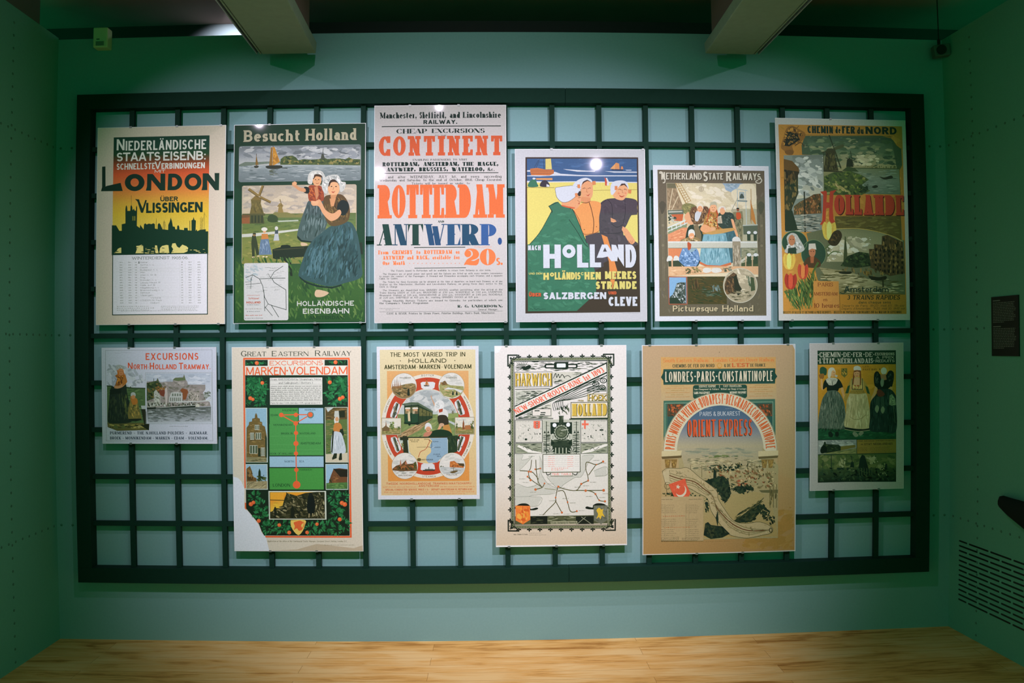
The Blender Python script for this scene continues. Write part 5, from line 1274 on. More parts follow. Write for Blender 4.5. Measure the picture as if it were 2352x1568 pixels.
# lower band: cathedral block, dark water, round view
p.rect_(350, 1078, 700, 1326, '#4d4420')
p.dabs((352, 1080, 700, 1324), 190, 46, ['#5c4a20', '#46431c', '#37401e', '#6a5426', '#4f4a26', '#2f3a1c'], 10, 14, 7)
p.dabs((470, 1160, 660, 1260), 50, 40, ['#2a3a22', '#34482c', '#5a6a58'], 0, 10, 7); p.dabs((560, 1150, 640, 1220), 20, 40, ['#7a8a86', '#66766e'], 90, 20, 4)
p.dabs((380, 1090, 460, 1200), 26, 60, ['#4a3218', '#3c2c14', '#6a5230'], 88, 8, 7)
p.rect_(182, 1086, 336, 1322, '#7fa2ba'); p.frame(178, 1080, 345, 1330, 6, '#a4583a')
tow = [(196, 1322), (190, 1260), (216, 1240), (240, 1180), (250, 1140), (290, 1130), (330, 1132), (334, 1322)]
p.poly(tow, '#4d564e'); p.dabs(tow, 150, 17, ['#9aa29c', '#333c34', '#7a8480', '#b0b6b2', '#2a322a'], 80, 50, 2); p.poly([(186, 1270), (250, 1268), (300, 1322), (186, 1322)], '#2e3a2a')
p.ell(822, 1158, 155, 157, '#b9b7a2', 44); p.ell(822, 1158, 149, 151, '#a29a80', 44)
circ = [(822 + 147 * math.cos(2 * PI * i / 40), 1158 + 149 * math.sin(2 * PI * i / 40)) for i in range(40)]
p.dabs([c for c in circ if c[1] < 1160] , 40, 60, ['#b5ad92', '#a89f86', '#c0b89c'], 0, 20, 3)
lt = [(680, 1150), (700, 1090), (760, 1040), (790, 1060), (800, 1140), (830, 1200), (790, 1230), (700, 1240), (682, 1200)]
p.poly(lt, '#5c4630'); p.dabs(lt, 80, 28, ['#6a5238', '#473626', '#7a6040', '#3a3020'], 70, 40, 2.4)
p.poly([(760, 1080), (786, 1060), (812, 1150), (850, 1216), (800, 1250), (770, 1180)], '#302c1c')
p.dabs([(700, 1220), (820, 1200), (900, 1200), (930, 1250), (850, 1300), (760, 1290)], 70, 36, ['#8a8468', '#6a6448', '#a49c7e', '#4f4c34'], 0, 10, 6)
p.dabs([(870, 1060), (920, 1080), (960, 1150), (950, 1200), (910, 1200)], 40, 40, ['#8f9480', '#6d7862', '#4d5c44'], 85, 14, 5)
p.dabs([(820, 1190), (890, 1190), (880, 1290), (830, 1290)], 24, 30, ['#cfc8ac', '#b8b092'], 0, 8, 6); p.poly([(916, 1080), (944, 1090), (956, 1200), (918, 1210)], '#4a5438')
p.poly([(790, 1006), (806, 1012), (826, 1060), (800, 1050)], '#cfc8b0')
p.text('Picturesque', 216, 1338, 622, 1392, '#b3a888', T=.20, t=.15, sf=.03, h=.06, gap=.09, shadow=SH)
p.text('Holland', 660, 1336, 942, 1392, '#b3a888', T=.21, t=.16, sf=.03, h=.06, gap=.09, shadow=SH)
p.micro(730, 1416, 1040, 1426, 1, '#8c8470')
p.build('#c3c7c9', clips=((.35, 0), (.75, 0), (.35, 1), (.75, 1)))
# ---- poster: Northern Railway to Holland, windmills, canal and tulips
q = [(30, 63), (950, 82), (985, 1488), (60, 1495)]
p = Poster('p', (1.3595, 2.0478, 2.6152, 1.594), q, 2.2, 'gold-bordered poster of windmills and tulips with red title, far right of upper row')
sheet(p, '#9c9b95', q, 2)
GO = '#9a7236'
p.poly([(53, 110), (926, 124), (960, 1446), (90, 1448)], GO)
p.dabs([(56, 114), (922, 128), (956, 1442), (94, 1444)], 200, 60, ['#a27a3c', '#917033', '#a8803e', '#8f6a30'], 10, 60, 3)
# top view: mills on a dyke
top = [(240, 192), (780, 192), (850, 210), (888, 260), (920, 285), (925, 400), (905, 440), (912, 606), (372, 590), (368, 330), (220, 325), (216, 260)]
p.poly(top, '#45543f')
p.grad(0, 0, 0, 0, [(0, '#3e4f3f'), (.3, '#5a6a50'), (.55, '#8a8562'), (.7, '#7c7a56'), (1, '#4c5638')], quad=[(240, 192), (850, 210), (912, 560), (372, 560)])
p.dabs([(246, 196), (840, 212), (900, 300), (905, 400), (372, 420), (370, 330), (220, 322)], 150, 60, ['#47583f', '#55654c', '#6c7656', '#3f503c', '#808062'], 0, 16, 3)
p.dabs([(560, 340), (740, 300), (780, 380), (680, 410), (560, 400)], 40, 44, ['#a09a7c', '#b0a888', '#8d8a6a'], 0, 20, 2.5)
p.grad(0, 0, 0, 0, [(0, '#6a7254'), (.5, '#6d7868'), (1, '#5a6a58')], quad=[(560, 420), (906, 425), (910, 606), (560, 600)])
p.dabs([(600, 428), (904, 430), (910, 600), (640, 580)], 90, 44, ['#748070', '#5f6c5c', '#808a78', '#505f4e'], 0, 4, 8)
p.line([(580, 420), (905, 424)], 5, '#3c482c')
p.dabs([(640, 404), (900, 400), (900, 422), (640, 420)], 40, 14, ['#4d5634', '#5c5c34'], 70, 40, 2)
dy = [(374, 480), (440, 450), (560, 440), (640, 470), (690, 500), (640, 540), (700, 580), (640, 610), (374, 610)]
p.poly(dy, '#465430'); p.dabs(dy, 130, 26, ['#52632f', '#3b4a28', '#66703a', '#2f3f22', '#7c7c4a'], 20, 50, 2)
p.dabs([(440, 520), (520, 560), (560, 600), (480, 590)], 24, 26, ['#9a8d62', '#86804f'], 30, 20, 3); p.dabs([(610, 540), (690, 530), (690, 590), (620, 600)], 40, 22, ['#24341f', '#2f4128'], 40, 60, 2)
p.poly([(372, 440), (384, 330), (384, 300), (400, 282), (430, 280), (452, 300), (452, 330), (476, 440)], '#3c3c24'); p.dabs([(378, 436), (390, 310), (450, 310), (470, 436)], 40, 26, ['#4b4a2c', '#2e301c', '#575432'], 85, 20, 3)
p.line([(368, 442), (500, 446)], 7, '#2e301c'); p.line([(412, 190), (446, 284)], 10, '#2f3a28', w2=6); p.line([(362, 310), (512, 262)], 8, '#3a4028'); p.poly([(440, 275), (510, 250), (514, 272), (446, 296)], '#4a5034'); p.line([(446, 284), (492, 420)], 9, '#3a3e26'); p.line([(372, 440), (374, 312)], 4, '#2e301c')
p.poly([(530, 412), (536, 360), (552, 348), (570, 360), (582, 412)], '#2b3322'); p.line([(560, 300), (572, 366), (584, 400)], 5, '#333a26'); p.line([(528, 348), (606, 376)], 5, '#333a26'); p.poly([(500, 440), (540, 408), (590, 420), (620, 446)], '#3c4a2c')
p.blob([(764, 480), (800, 486), (846, 472), (858, 490), (800, 500)], '#2e3424'); p.blob([(710, 552), (740, 540), (754, 552), (730, 562)], '#2a3222')
# left view: town canal
p.poly([(90, 330), (368, 326), (372, 600), (358, 800), (358, 870), (100, 872)], '#70766c')
p.grad(0, 0, 0, 0, [(0, '#62695f'), (.5, '#868a80'), (1, '#a09e8a')], quad=[(150, 332), (368, 328), (370, 610), (180, 640)])
p.dabs([(150, 340), (366, 334), (368, 600), (190, 640)], 90, 54, ['#767c74', '#8c9088', '#6a7068', '#a0a298', '#b0b0a2'], 20, 40, 2)
lb = [(90, 360), (140, 370), (180, 410), (200, 450), (190, 470), (192, 600), (150, 700), (110, 860), (98, 860)]
p.poly(lb, '#332f1c'); p.dabs(lb, 90, 34, ['#443d24', '#27281a', '#5a4a2a', '#1e2416', '#6a5a34'], 88, 20, 3); p.poly([(90, 355), (150, 370), (196, 420), (198, 446), (92, 430)], '#5c4826')
th = [(160, 690), (200, 660), (240, 640), (260, 630), (300, 606), (350, 600), (356, 740), (160, 752)]
p.poly(th, '#54452c'); p.dabs(th, 110, 20, ['#6a4a2c', '#7d5a36', '#46422a', '#343824', '#8a6a44'], 85, 30, 2); p.line([(234, 590), (240, 870)], 9, '#262c1e')
p.dabs([(170, 750), (356, 745), (356, 868), (120, 868)], 120, 40, ['#8c8a7a', '#6c6f62', '#a09c8a', '#4a5044', '#3a4238'], 0, 5, 8); p.poly([(100, 720), (150, 720), (190, 860), (104, 868)], '#242a1c')
# Amsterdam view
p.poly([(250, 880), (400, 845), (600, 845), (800, 880), (940, 930), (950, 1310), (500, 1310), (330, 1210)], '#5b6046')
p.grad(0, 0, 0, 0, [(0, '#53572f'), (.4, '#76785a'), (1, '#8d8a6c')], quad=[(480, 760), (915, 760), (940, 1080), (390, 1080)])
p.poly([(450, 760), (916, 756), (922, 930), (800, 880), (640, 850), (450, 846)], '#58512a'); p.dabs([(450, 765), (912, 762), (918, 910), (640, 848), (450, 842)], 70, 46, ['#605a30', '#4f4a28', '#6a6438'], 0, 20, 4)
p.line(p.spline([(440, 850), (600, 846), (740, 866), (860, 900), (918, 930)]), 4, '#a08e50')
p.dabs([(390, 980), (520, 900), (700, 910), (700, 1000), (520, 1030), (400, 1090)], 90, 50, ['#9a967c', '#aaa68c', '#84826a', '#b8b49a'], 10, 30, 2.2)
p.poly([(510, 1090), (516, 960), (520, 900), (526, 905), (536, 1000), (540, 1090)], '#424a2e')
ho = [(700, 1120), (690, 990), (726, 990), (726, 956), (780, 960), (782, 900), (820, 890), (850, 905), (930, 940), (946, 1160), (840, 1180)]
p.poly(ho, '#4a4028'); p.dabs(ho, 150, 24, ['#5a4a2c', '#38341f', '#6a5834', '#2c2c1a', '#7a6840'], 88, 14, 2.6)
for r in range(5):
    for c_ in range(7): p.rect_(734 + c_ * 31, 985 + r * 36 + c_ * 3, 746 + c_ * 31, 1004 + r * 36 + c_ * 3, '#221f14')
tr = [(490, 1110), (540, 1040), (620, 1010), (690, 1020), (706, 1110), (600, 1124)]
p.poly(tr, '#2c3a22'); p.dabs(tr, 80, 22, ['#36482a', '#24321c', '#43532f', '#1f2c1a'], 30, 50, 2)
p.dabs([(490, 1115), (700, 1120), (880, 1170), (700, 1190), (500, 1150)], 60, 26, ['#6a5a30', '#7c6a3a', '#4c4426'], 80, 20, 3)
p.grad(0, 0, 0, 0, [(0, '#7a7656'), (.4, '#8d8868'), (1, '#5e5a34')], quad=[(340, 1120), (560, 1150), (945, 1310), (470, 1310)])
p.dabs([(345, 1125), (500, 1140), (700, 1190), (940, 1210), (945, 1300), (490, 1300), (340, 1200)], 170, 46, ['#8c8868', '#6f6c4c', '#a6a080', '#55532f', '#474828'], 0, 4, 8)
p.blob([(690, 1180), (760, 1188), (812, 1180), (806, 1206), (720, 1210)], '#262816'); p.line([(790, 1200), (792, 1252)], 10, '#2e301c'); p.blob([(486, 1150), (566, 1150), (556, 1166), (490, 1164)], '#2a2e1c')
# title
RD = '#96402c'
p.poly([(346, 588), (386, 580), (394, 590), (388, 700), (384, 800), (350, 824), (346, 816), (362, 790), (368, 610)], RD); p.poly([(416, 584), (462, 574), (440, 600), (434, 700), (440, 780), (454, 806), (420, 806), (408, 780), (412, 620)], RD); p.poly([(384, 660), (416, 664), (416, 700), (384, 706)], RD)
p.text('OLLANDE', 446, 610, 938, 750, RD, T=.23, t=.15, sf=.04, h=.10, gap=.05, shadow=('#3a1c14', 5, 6))
K = '#1e3328'
p.text('CHEMIN', 258, 122, 440, 174, K, T=.26, t=.18, gap=.08); p.text('de', 455, 126, 492, 174, K, T=.20, gap=.1); p.text('FER', 502, 124, 594, 176, K, T=.26, t=.2, gap=.09); p.text('du', 608, 130, 654, 178, K, T=.2, gap=.1); p.text('NORD', 668, 128, 888, 180, K, T=.30, t=.22, gap=.14)
# crest at upper left
p.blob([(70, 270), (90, 200), (110, 140), (150, 120), (190, 140), (240, 170), (236, 210), (190, 250), (150, 262), (160, 310), (120, 326), (96, 300)], '#7b5a2c')
p.dabs([(75, 265), (100, 160), (150, 125), (235, 175), (190, 248), (100, 270)], 60, 24, ['#8f6b34', '#4a3a20', '#a47c3c', '#2f2c1c'], 40, 60, 2)
p.poly([(110, 200), (130, 160), (190, 186), (202, 220), (130, 266), (96, 262)], '#1e261c'); p.dabs([(114, 200), (132, 166), (186, 190), (194, 218), (130, 258), (102, 256)], 34, 14, ['#8f6b34', '#6b5a34', '#3a3a28'], 45, 50, 1.8)
p.line(p.spline([(130, 140), (150, 128), (180, 136), (196, 122)]), 4, '#5a4426'); p.line(p.spline([(170, 262), (210, 240), (236, 268)]), 5, '#4a3a20'); p.blob([(98, 300), (130, 290), (160, 300), (150, 326), (110, 322)], '#6b4e28')
p.line(p.spline([(240, 186), (780, 192), (850, 214), (886, 262), (892, 276), (922, 284)]), 3, '#4a5634'); p.line(p.spline([(924, 400), (906, 430), (914, 606)]), 3, '#5c5a2e')
# medallions with heads
p.ell(165, 945, 90, 82, '#2c3f30', 30); p.ell(300, 1025, 88, 100, '#2f4634', 30); p.ring(165, 945, 90, 82, 3, '#6a7a58'); p.ring(300, 1025, 88, 100, 3, '#6a7a58')
p.blob([(96, 1010), (120, 960), (110, 910), (140, 880), (176, 886), (200, 920), (236, 990), (200, 1018), (140, 1024)], '#93938a'); p.dabs([(100, 1005), (120, 920), (150, 885), (195, 920), (230, 990), (150, 1018)], 70, 20, ['#a4a49a', '#7a7c72', '#b4b4a8', '#62665c'], 70, 50, 2)
p.ell(146, 930, 24, 38, '#94684a'); p.poly([(120, 986), (176, 980), (180, 1024), (118, 1024)], '#2a342a')
for x in (138, 156): p.ell(x, 924, 4, 3, '#3a281a')
p.blob([(230, 1110), (250, 1060), (290, 1040), (340, 1070), (350, 1110), (300, 1124)], '#4a3a24'); p.ell(290, 1012, 24, 36, '#96694a'); p.poly([(264, 1000), (266, 954), (312, 952), (320, 996), (290, 988)], '#a6a294'); p.poly([(276, 1046), (304, 1044), (300, 1090), (280, 1090)], '#8a5a3a')
for x in (282, 300): p.ell(x, 1008, 4, 3, '#3a281a')
# tulips
p.dabs([(90, 1280), (200, 1200), (290, 1140), (330, 1150), (320, 1240), (290, 1420), (160, 1420), (110, 1330)], 170, 80, ['#4a5c30', '#3a4c28', '#5e6c38', '#6f7840', '#31421f'], 78, 26, 9)
for pts, w in (([(130, 1280), (190, 1340), (210, 1420)], 9), ([(220, 1200), (214, 1300), (206, 1420)], 9), ([(100, 1290), (160, 1380), (190, 1410)], 12), ([(330, 1090), (290, 1180), (260, 1380)], 16), ([(340, 1360), (300, 1310), (270, 1400)], 10), ([(400, 1040), (440, 1010), (490, 1016)], 7), ([(380, 990), (410, 960)], 5)): p.line(p.spline(pts), w, '#475c2e', w2=5)
for k, (cx, cy, rx, ry, c1, c2, c3) in enumerate(((128, 1080, 44, 58, '#b09446', '#c4ac60', '#98803a'), (140, 1220, 44, 56, '#8a2f24', '#a54a34', '#6f241c'), (226, 1150, 38, 54, '#9a4430', '#b8703e', '#7d2c20'), (410, 865, 50, 66, '#b89a4a', '#c8b066', '#a08038'))):
    p.blob([(cx - rx, cy - ry * .3), (cx - rx * .7, cy - ry), (cx - rx * .25, cy - ry * .75), (cx, cy - ry * 1.05), (cx + rx * .35, cy - ry * .75), (cx + rx * .8, cy - ry * .95), (cx + rx, cy - ry * .1), (cx + rx * .6, cy + ry * .8), (cx, cy + ry), (cx - rx * .7, cy + ry * .7)], c1)
    p.blob([(cx - rx * .3, cy - ry * .7), (cx, cy - ry), (cx + rx * .3, cy - ry * .6), (cx + rx * .3, cy + ry * .5), (cx, cy + ry * .9), (cx - rx * .35, cy + ry * .5)], c2)
    for d in (-.55, .55): p.line([(cx + rx * d, cy - ry * .7), (cx + rx * d * .8, cy + ry * .4)], 4, c3)
p.blob([(412, 920), (440, 870), (480, 860), (500, 900), (470, 960), (430, 968), (400, 940)], '#3a3420'); p.dabs([(412, 930), (450, 870), (492, 890), (460, 956), (410, 950)], 26, 20, ['#4a4228', '#2c2a1a', '#5a4a2a'], 45, 40, 2)
# lettering below
GL = '#a87e40'
p.poly([(300, 1216), (478, 1218), (484, 1420), (330, 1420), (300, 1330)], '#a07840'); p.poly([(486, 1312), (956, 1310), (960, 1446), (486, 1446)], '#96702f')
BR = '#6b3a22'
p.text('PARIS', 331, 1228, 438, 1254, BR, T=.16, t=.09, sf=.06, h=.08, gap=.06); p.text('\u00e0', 374, 1264, 384, 1278, BR, T=.16, t=.1); p.text('AMSTERDAM', 300, 1294, 470, 1318, BR, T=.17, t=.09, sf=.06, h=.08, gap=.05); p.text('en', 370, 1334, 398, 1358, BR, T=.14, t=.08, sf=.04, h=.06); p.text('10 heures', 306, 1372, 484, 1404, BR, T=.17, t=.08, sf=.06, h=.07, gap=.08)
p.text('Amsterdam', 516, 1252, 832, 1294, K, T=.16, t=.13, gap=.08); p.line(p.spline([(488, 1296), (510, 1304), (530, 1290), (548, 1250)]), 5, K)
p.text('3 TRAINS RAPIDES', 538, 1314, 912, 1346, '#2a3520', T=.20, t=.13, sf=.03, h=.08, gap=.09, slant=.16)
p.text('dans chaque sens', 620, 1354, 848, 1374, '#3a4024', T=.15, gap=.18)
p.text('D\u00e9parts de Paris  8h20  midi 45  11h soir', 502, 1380, 946, 1396, '#4a4424', T=.12, gap=.14, slant=.15)
p.text('D\u00e9parts d\'Amsterdam  7h20  midi 30  6h10 soir', 500, 1400, 950, 1416, '#4a4424', T=.12, gap=.14, slant=.15)
p.text('BILLETS D\'ALLER ET RETOUR A PRIX REDUITS \u2013 BILLETS DE VOYAGES CIRCULAIRES DU 1er MAI AU 30 SEPTEMBRE', 92, 1426, 930, 1444, '#4a4220', T=.2, t=.14, gap=.12)
p.line([(486, 1316), (490, 1424)], 3, '#5a4a24')
p.build('#9c9b95', clips=((.42, 0), (.1, 1), (.42, 1), (.75, 1)))
# ---- poster: North Holland tramway excursions (landscape sheet)
q = [(140, 113), (1728, 102), (1740, 1440), (153, 1440)]
p = Poster('p', (-2.0137, -1.4305, 1.4811, 1.0049), q, 1.7, 'small landscape poster of mother and child beside harbour view, lower row far left')
sheet(p, '#a9adb3', q, 4)
p.frame(197, 142, 1676, 1404, 4, '#7a807c')
OR = '#b4583a'
p.text('EXCURSIONS', 752, 184, 1482, 279, OR, T=.17, gap=.18)
p.text('N', 506, 318, 574, 410, OR, T=.17); p.text('ORTH-', 586, 340, 800, 410, OR, T=.18, gap=.10); p.text('H', 810, 318, 872, 410, OR, T=.18); p.text('OLLAND', 884, 340, 1184, 410, OR, T=.18, gap=.10)
p.text('T', 1212, 318, 1274, 410, OR, T=.17); p.text('RAMWAY.', 1282, 340, 1650, 410, OR, T=.18, gap=.10)
# sky and field behind the women
p.dabs([(205, 330), (480, 360), (740, 420), (748, 680), (215, 640)], 90, 90, ['#9ea4a6', '#949a9c', '#b0b4b6', '#8a9092', '#a6abab'], 20, 50, 2.2)
fld = [(218, 632), (420, 640), (560, 660), (748, 668), (752, 1150), (222, 1170)]
p.poly(fld, '#4e6440'); p.dabs(fld, 160, 60, ['#48603a', '#587046', '#3d5232', '#647a50', '#42583a'], 0, 20, 4); p.line([(218, 640), (540, 668), (748, 672)], 14, '#33442e'); p.poly([(536, 660), (544, 640), (556, 662)], '#3a4632')
p.poly([(690, 912), (752, 912), (752, 968), (700, 960)], '#99a09a'); p.poly([(222, 1150), (760, 1150), (806, 1158), (790, 1250), (360, 1262), (226, 1210)], '#5b5a34'); p.dabs([(230, 1160), (790, 1165), (780, 1245), (240, 1215)], 60, 70, ['#8a8046', '#3f4428', '#746e3e', '#22281c', '#989054'], 0, 12, 5)
p.poly([(690, 960), (752, 960), (806, 1158), (796, 1250), (740, 1200)], '#2c2f20'); p.poly([(690, 1190), (806, 1156), (800, 1256)], '#262a1c')
# mother
p.blob([(262, 700), (290, 640), (330, 600), (430, 590), (482, 620), (500, 760), (540, 900), (556, 1100), (520, 1150), (300, 1160), (228, 1120), (244, 900)], '#243026')
sk = [(262, 740), (480, 720), (530, 900), (545, 1110), (300, 1140), (235, 1110), (250, 880)]
p.dabs(sk, 150, 70, ['#1e2a22', '#2c382c', '#35422f', '#26322c', '#3b4630'], 92, 10, 7); p.dabs([(420, 760), (490, 740), (550, 1100), (470, 1110)], 40, 60, ['#4f5a34', '#5c6438', '#3f4a2e'], 82, 10, 7)
p.blob([(320, 520), (360, 480), (440, 480), (480, 540), (488, 600), (440, 640), (360, 650), (330, 600)], '#8a5c2c'); p.dabs([(335, 520), (440, 485), (480, 590), (370, 640)], 60, 34, ['#a4702f', '#6d4422', '#b8843c', '#5a3a20'], 70, 40, 2.4)
p.blob([(284, 560), (292, 510), (330, 504), (356, 540), (340, 600), (320, 650), (288, 630)], '#8f959c'); p.dabs([(290, 560), (300, 515), (350, 540), (330, 630)], 20, 24, ['#a0a6ac', '#7c828a'], 60, 30, 2.4)
p.poly(p.spline([(318, 630), (380, 640), (440, 600), (478, 560), (490, 590), (440, 650), (370, 676), (320, 670)]), '#a8805a'); p.poly([(440, 540), (470, 470), (500, 580), (480, 610), (430, 640)], '#9a6a34')
p.ell(408, 446, 44, 52, '#a87850'); p.poly([(356, 410), (366, 500), (392, 520), (380, 440)], '#a0662c'); p.poly([(440, 430), (462, 480), (470, 530), (448, 500)], '#a0662c'); p.blob([(342, 400), (350, 356), (400, 348), (448, 370), (460, 410), (420, 396), (370, 402)], '#8f948e'); p.dabs([(348, 398), (400, 352), (452, 404)], 20, 22, ['#6a7268', '#a4a8a2'], 30, 40, 2)
for x in (400, 428): p.ell(x, 440, 5, 4, '#4a3220')
p.line([(404, 470), (424, 472)], 5, '#8a4a34'); p.poly([(256, 690), (420, 680), (410, 740), (262, 760)], '#1c261e')
# child
p.blob([(520, 930), (552, 830), (600, 800), (640, 830), (660, 930), (700, 1090), (650, 1106), (520, 1100)], '#6d6638'); p.dabs([(530, 930), (560, 830), (640, 830), (690, 1085), (530, 1095)], 80, 40, ['#8a7a40', '#4f5230', '#a08a48', '#3f4628', '#757040'], 85, 16, 5)
p.blob([(552, 830), (590, 806), (636, 820), (640, 880), (580, 900)], '#9a6a30'); p.ell(582, 786, 30, 36, '#a67a52'); p.blob([(550, 780), (552, 740), (582, 726), (612, 742), (614, 780), (585, 765)], '#989c94'); p.poly([(540, 790), (556, 780), (560, 850), (546, 850)], '#8f6a34')
p.poly([(520, 1096), (690, 1090), (700, 1110), (620, 1130), (520, 1120)], '#1f2a20'); p.blob([(310, 1200), (330, 1180), (360, 1190), (370, 1226), (330, 1230)], '#565f38'); p.blob([(420, 1200), (440, 1180), (470, 1196), (470, 1228), (430, 1226)], '#565f38'); p.blob([(640, 1200), (670, 1180), (694, 1196), (660, 1228)], '#8a8456')
# harbour view
p.frame(750, 454, 1672, 1164, 4, '#8a908c'); p.poly([(758, 462), (1664, 460), (1668, 1154), (766, 1160)], '#a9aeb2')
p.grad(0, 0, 0, 0, [(0, '#9ba3aa'), (1, '#a8adb0')], quad=[(762, 470), (1656, 464), (1656, 700), (766, 700)]); p.dabs([(764, 472), (1654, 468), (1654, 620), (766, 590)], 50, 90, ['#a2a9ae', '#949ca2', '#aeb3b6'], 0, 14, 3)
town = [(768, 580), (870, 572), (900, 568), (922, 526), (938, 568), (960, 590), (1030, 580), (1130, 580), (1140, 540), (1170, 524), (1270, 520), (1286, 480), (1300, 540), (1330, 580), (1340, 620), (1580, 622), (1586, 840), (1640, 860), (1656, 920), (770, 950)]
p.poly(town, '#837f78'); p.dabs(town, 210, 50, ['#8f8a82', '#76736a', '#99948c', '#6a6a5c', '#87807a'], 0, 60, 2)
p.poly([(1130, 560), (1160, 528), (1276, 522), (1290, 486), (1310, 560), (1200, 572)], '#5d6a4c'); p.poly([(900, 590), (922, 530), (942, 590)], '#4c5a40')
p.line([(868, 540), (868, 590)], 8, '#4a5640'); p.line([(1095, 540), (1096, 580)], 5, '#8a8e86'); p.line([(1286, 480), (1288, 540)], 5, '#5d6a4c')
tr = [(768, 600), (900, 570), (960, 600), (990, 650), (960, 700), (900, 800), (770, 850)]
p.poly(tr, '#3c4a30'); p.dabs(tr, 120, 40, ['#33422a', '#485838', '#56623c', '#29361f', '#6a5c34'], 30, 50, 2); p.dabs([(900, 640), (1060, 640), (1060, 700), (900, 720)], 40, 34, ['#7a5a34', '#5a5230', '#8a6a3c'], 20, 40, 2)
p.poly([(930, 700), (1030, 690), (1010, 790), (960, 770)], '#6d4030'); p.poly([(870, 720), (900, 690), (960, 780), (960, 920), (870, 930)], '#9a9c90'); p.dabs([(872, 730), (955, 790), (955, 920), (875, 925)], 40, 30, ['#7d8274', '#a9aba0', '#5d6450'], 80, 30, 2)
p.poly([(1020, 690), (1048, 650), (1060, 760), (1050, 900), (1030, 900)], '#a39c94'); p.poly([(1230, 700), (1260, 670), (1330, 690), (1344, 720), (1310, 830), (1270, 830), (1266, 740)], '#7a4f30'); p.poly([(1110, 730), (1190, 722), (1260, 736), (1262, 860), (1080, 870), (1080, 800)], '#a0a39c')
for k in range(6): p.rect_(1096 + k * 26, 800, 1108 + k * 26, 850, '#5d6456'); 
for k in range(4): p.rect_(1120 + k * 34, 745, 1140 + k * 34, 780, '#646c5e')
p.poly([(1350, 720), (1400, 690), (1420, 720), (1500, 730), (1500, 850), (1340, 850)], '#8f8a80'); p.dabs([(1350, 725), (1500, 735), (1500, 845), (1345, 845)], 50, 26, ['#5d6050', '#a09a8e', '#4c5242', '#b0aaa0'], 88, 16, 2.2)
p.dabs([(1550, 740), (1620, 700), (1656, 720), (1656, 820), (1560, 820)], 40, 34, ['#6a7266', '#8a9088', '#596254'], 60, 40, 2); p.dabs([(1540, 740), (1600, 650), (1600, 700), (1560, 760)], 12, 50, ['#b4b8ba', '#a9adb0'], 110, 20, 2)
p.poly([(1180, 852), (1500, 848), (1656, 826), (1656, 850), (1180, 872)], '#a8aca6')
boat = [(770, 880), (860, 880), (900, 930), (1200, 900), (1480, 890), (1505, 930), (1200, 945), (950, 956), (776, 962)]
p.poly([(772, 860), (880, 860), (885, 930), (775, 935)], '#8a8c80'); p.dabs([(775, 870), (1500, 860), (1500, 930), (780, 940)], 120, 30, ['#2e382a', '#8c9084', '#4c5444', '#a8aca2', '#1f281e'], 80, 30, 2.2)
p.poly([(770, 940), (1000, 930), (1200, 920), (1400, 905), (1505, 925), (1380, 950), (1000, 962), (776, 970)], '#222c22'); p.line([(900, 944), (1200, 924), (1490, 905)], 7, '#a3a79e'); p.poly([(1470, 880), (1500, 900), (1500, 930), (1440, 930)], '#a8a89a')
p.grad(0, 0, 0, 0, [(0, '#5c625c'), (.35, '#6a706c'), (.75, '#8a8f90'), (1, '#9da2a4')], quad=[(772, 962), (1658, 925), (1662, 1140), (780, 1150)])
p.dabs([(775, 966), (1656, 930), (1660, 1120), (780, 1135)], 230, 60, ['#4a524a', '#7d8380', '#5a625c', '#8f9594', '#3c463e', '#9aa09e'], 0, 4, 8)
p.micro(1084, 1192, 1338, 1208, 1, '#6a706c', words=(50, 90))
T_ = '#3a4650'
KW = dict(T=.22, t=.13, sf=.05, h=.07, gap=.10)
p.text('PURMEREND \u2013 THE N.HOLLAND-POLDERS \u2013 ALKMAAR.', 257, 1270, 1612, 1311, T_, space=.5, **KW)
p.text('BROEK \u2013 MONNIKENDAM \u2013 MARKEN \u2013 EDAM \u2013 VOLENDAM.', 257, 1341, 1614, 1381, T_, space=.4, **KW)
p.line(p.spline([(320, 180), (380, 186), (440, 178), (560, 182)]), 4, '#989ca0')
p.build('#a9adb3', clips=((.24, 0), (.64, 0), (.25, 1), (.65, 1)))
# ---- poster: Great Eastern Railway, route diagram with a torn corner
q = [(37, 52), (952, 47), (967, 1493), (57, 1494)]
p = Poster('p', (-1.3529, -0.7114, 1.4802, 0.4723), q, 1.45, 'poster of a green route diagram with orange stops, its bottom left corner torn off')
sheet(p, '#c2c6cb', q, 2)                                              # the white mount shows where the sheet is torn
PA = '#bdb6a6'
p.poly([(40, 55), (949, 50), (964, 1490), (305, 1491), (292, 1440), (284, 1400), (250, 1360), (232, 1310), (196, 1260), (150, 1205), (128, 1190), (130, 1050), (110, 1000), (86, 975), (47, 965)], PA)
p.poly([(640, 1440), (900, 1470), (962, 1450), (964, 1490), (310, 1490), (500, 1480)], '#ab9f8a')
K = '#2a2e1e'; O = '#c8623a'; BK = '#1c2a1e'
def sc(parts): 
    for ch, x0, y0, x1, y1 in parts: p.text(ch, x0, y0, x1, y1, K, T=.15, t=.08, sf=.035, h=.05, gap=.12)
sc((('G', 104, 78, 142, 118), ('REAT', 150, 84, 283, 117), ('E', 323, 79, 356, 117), ('ASTERN', 366, 83, 583, 115), ('R', 628, 76, 668, 115), ('AILWAY', 676, 80, 884, 114)))
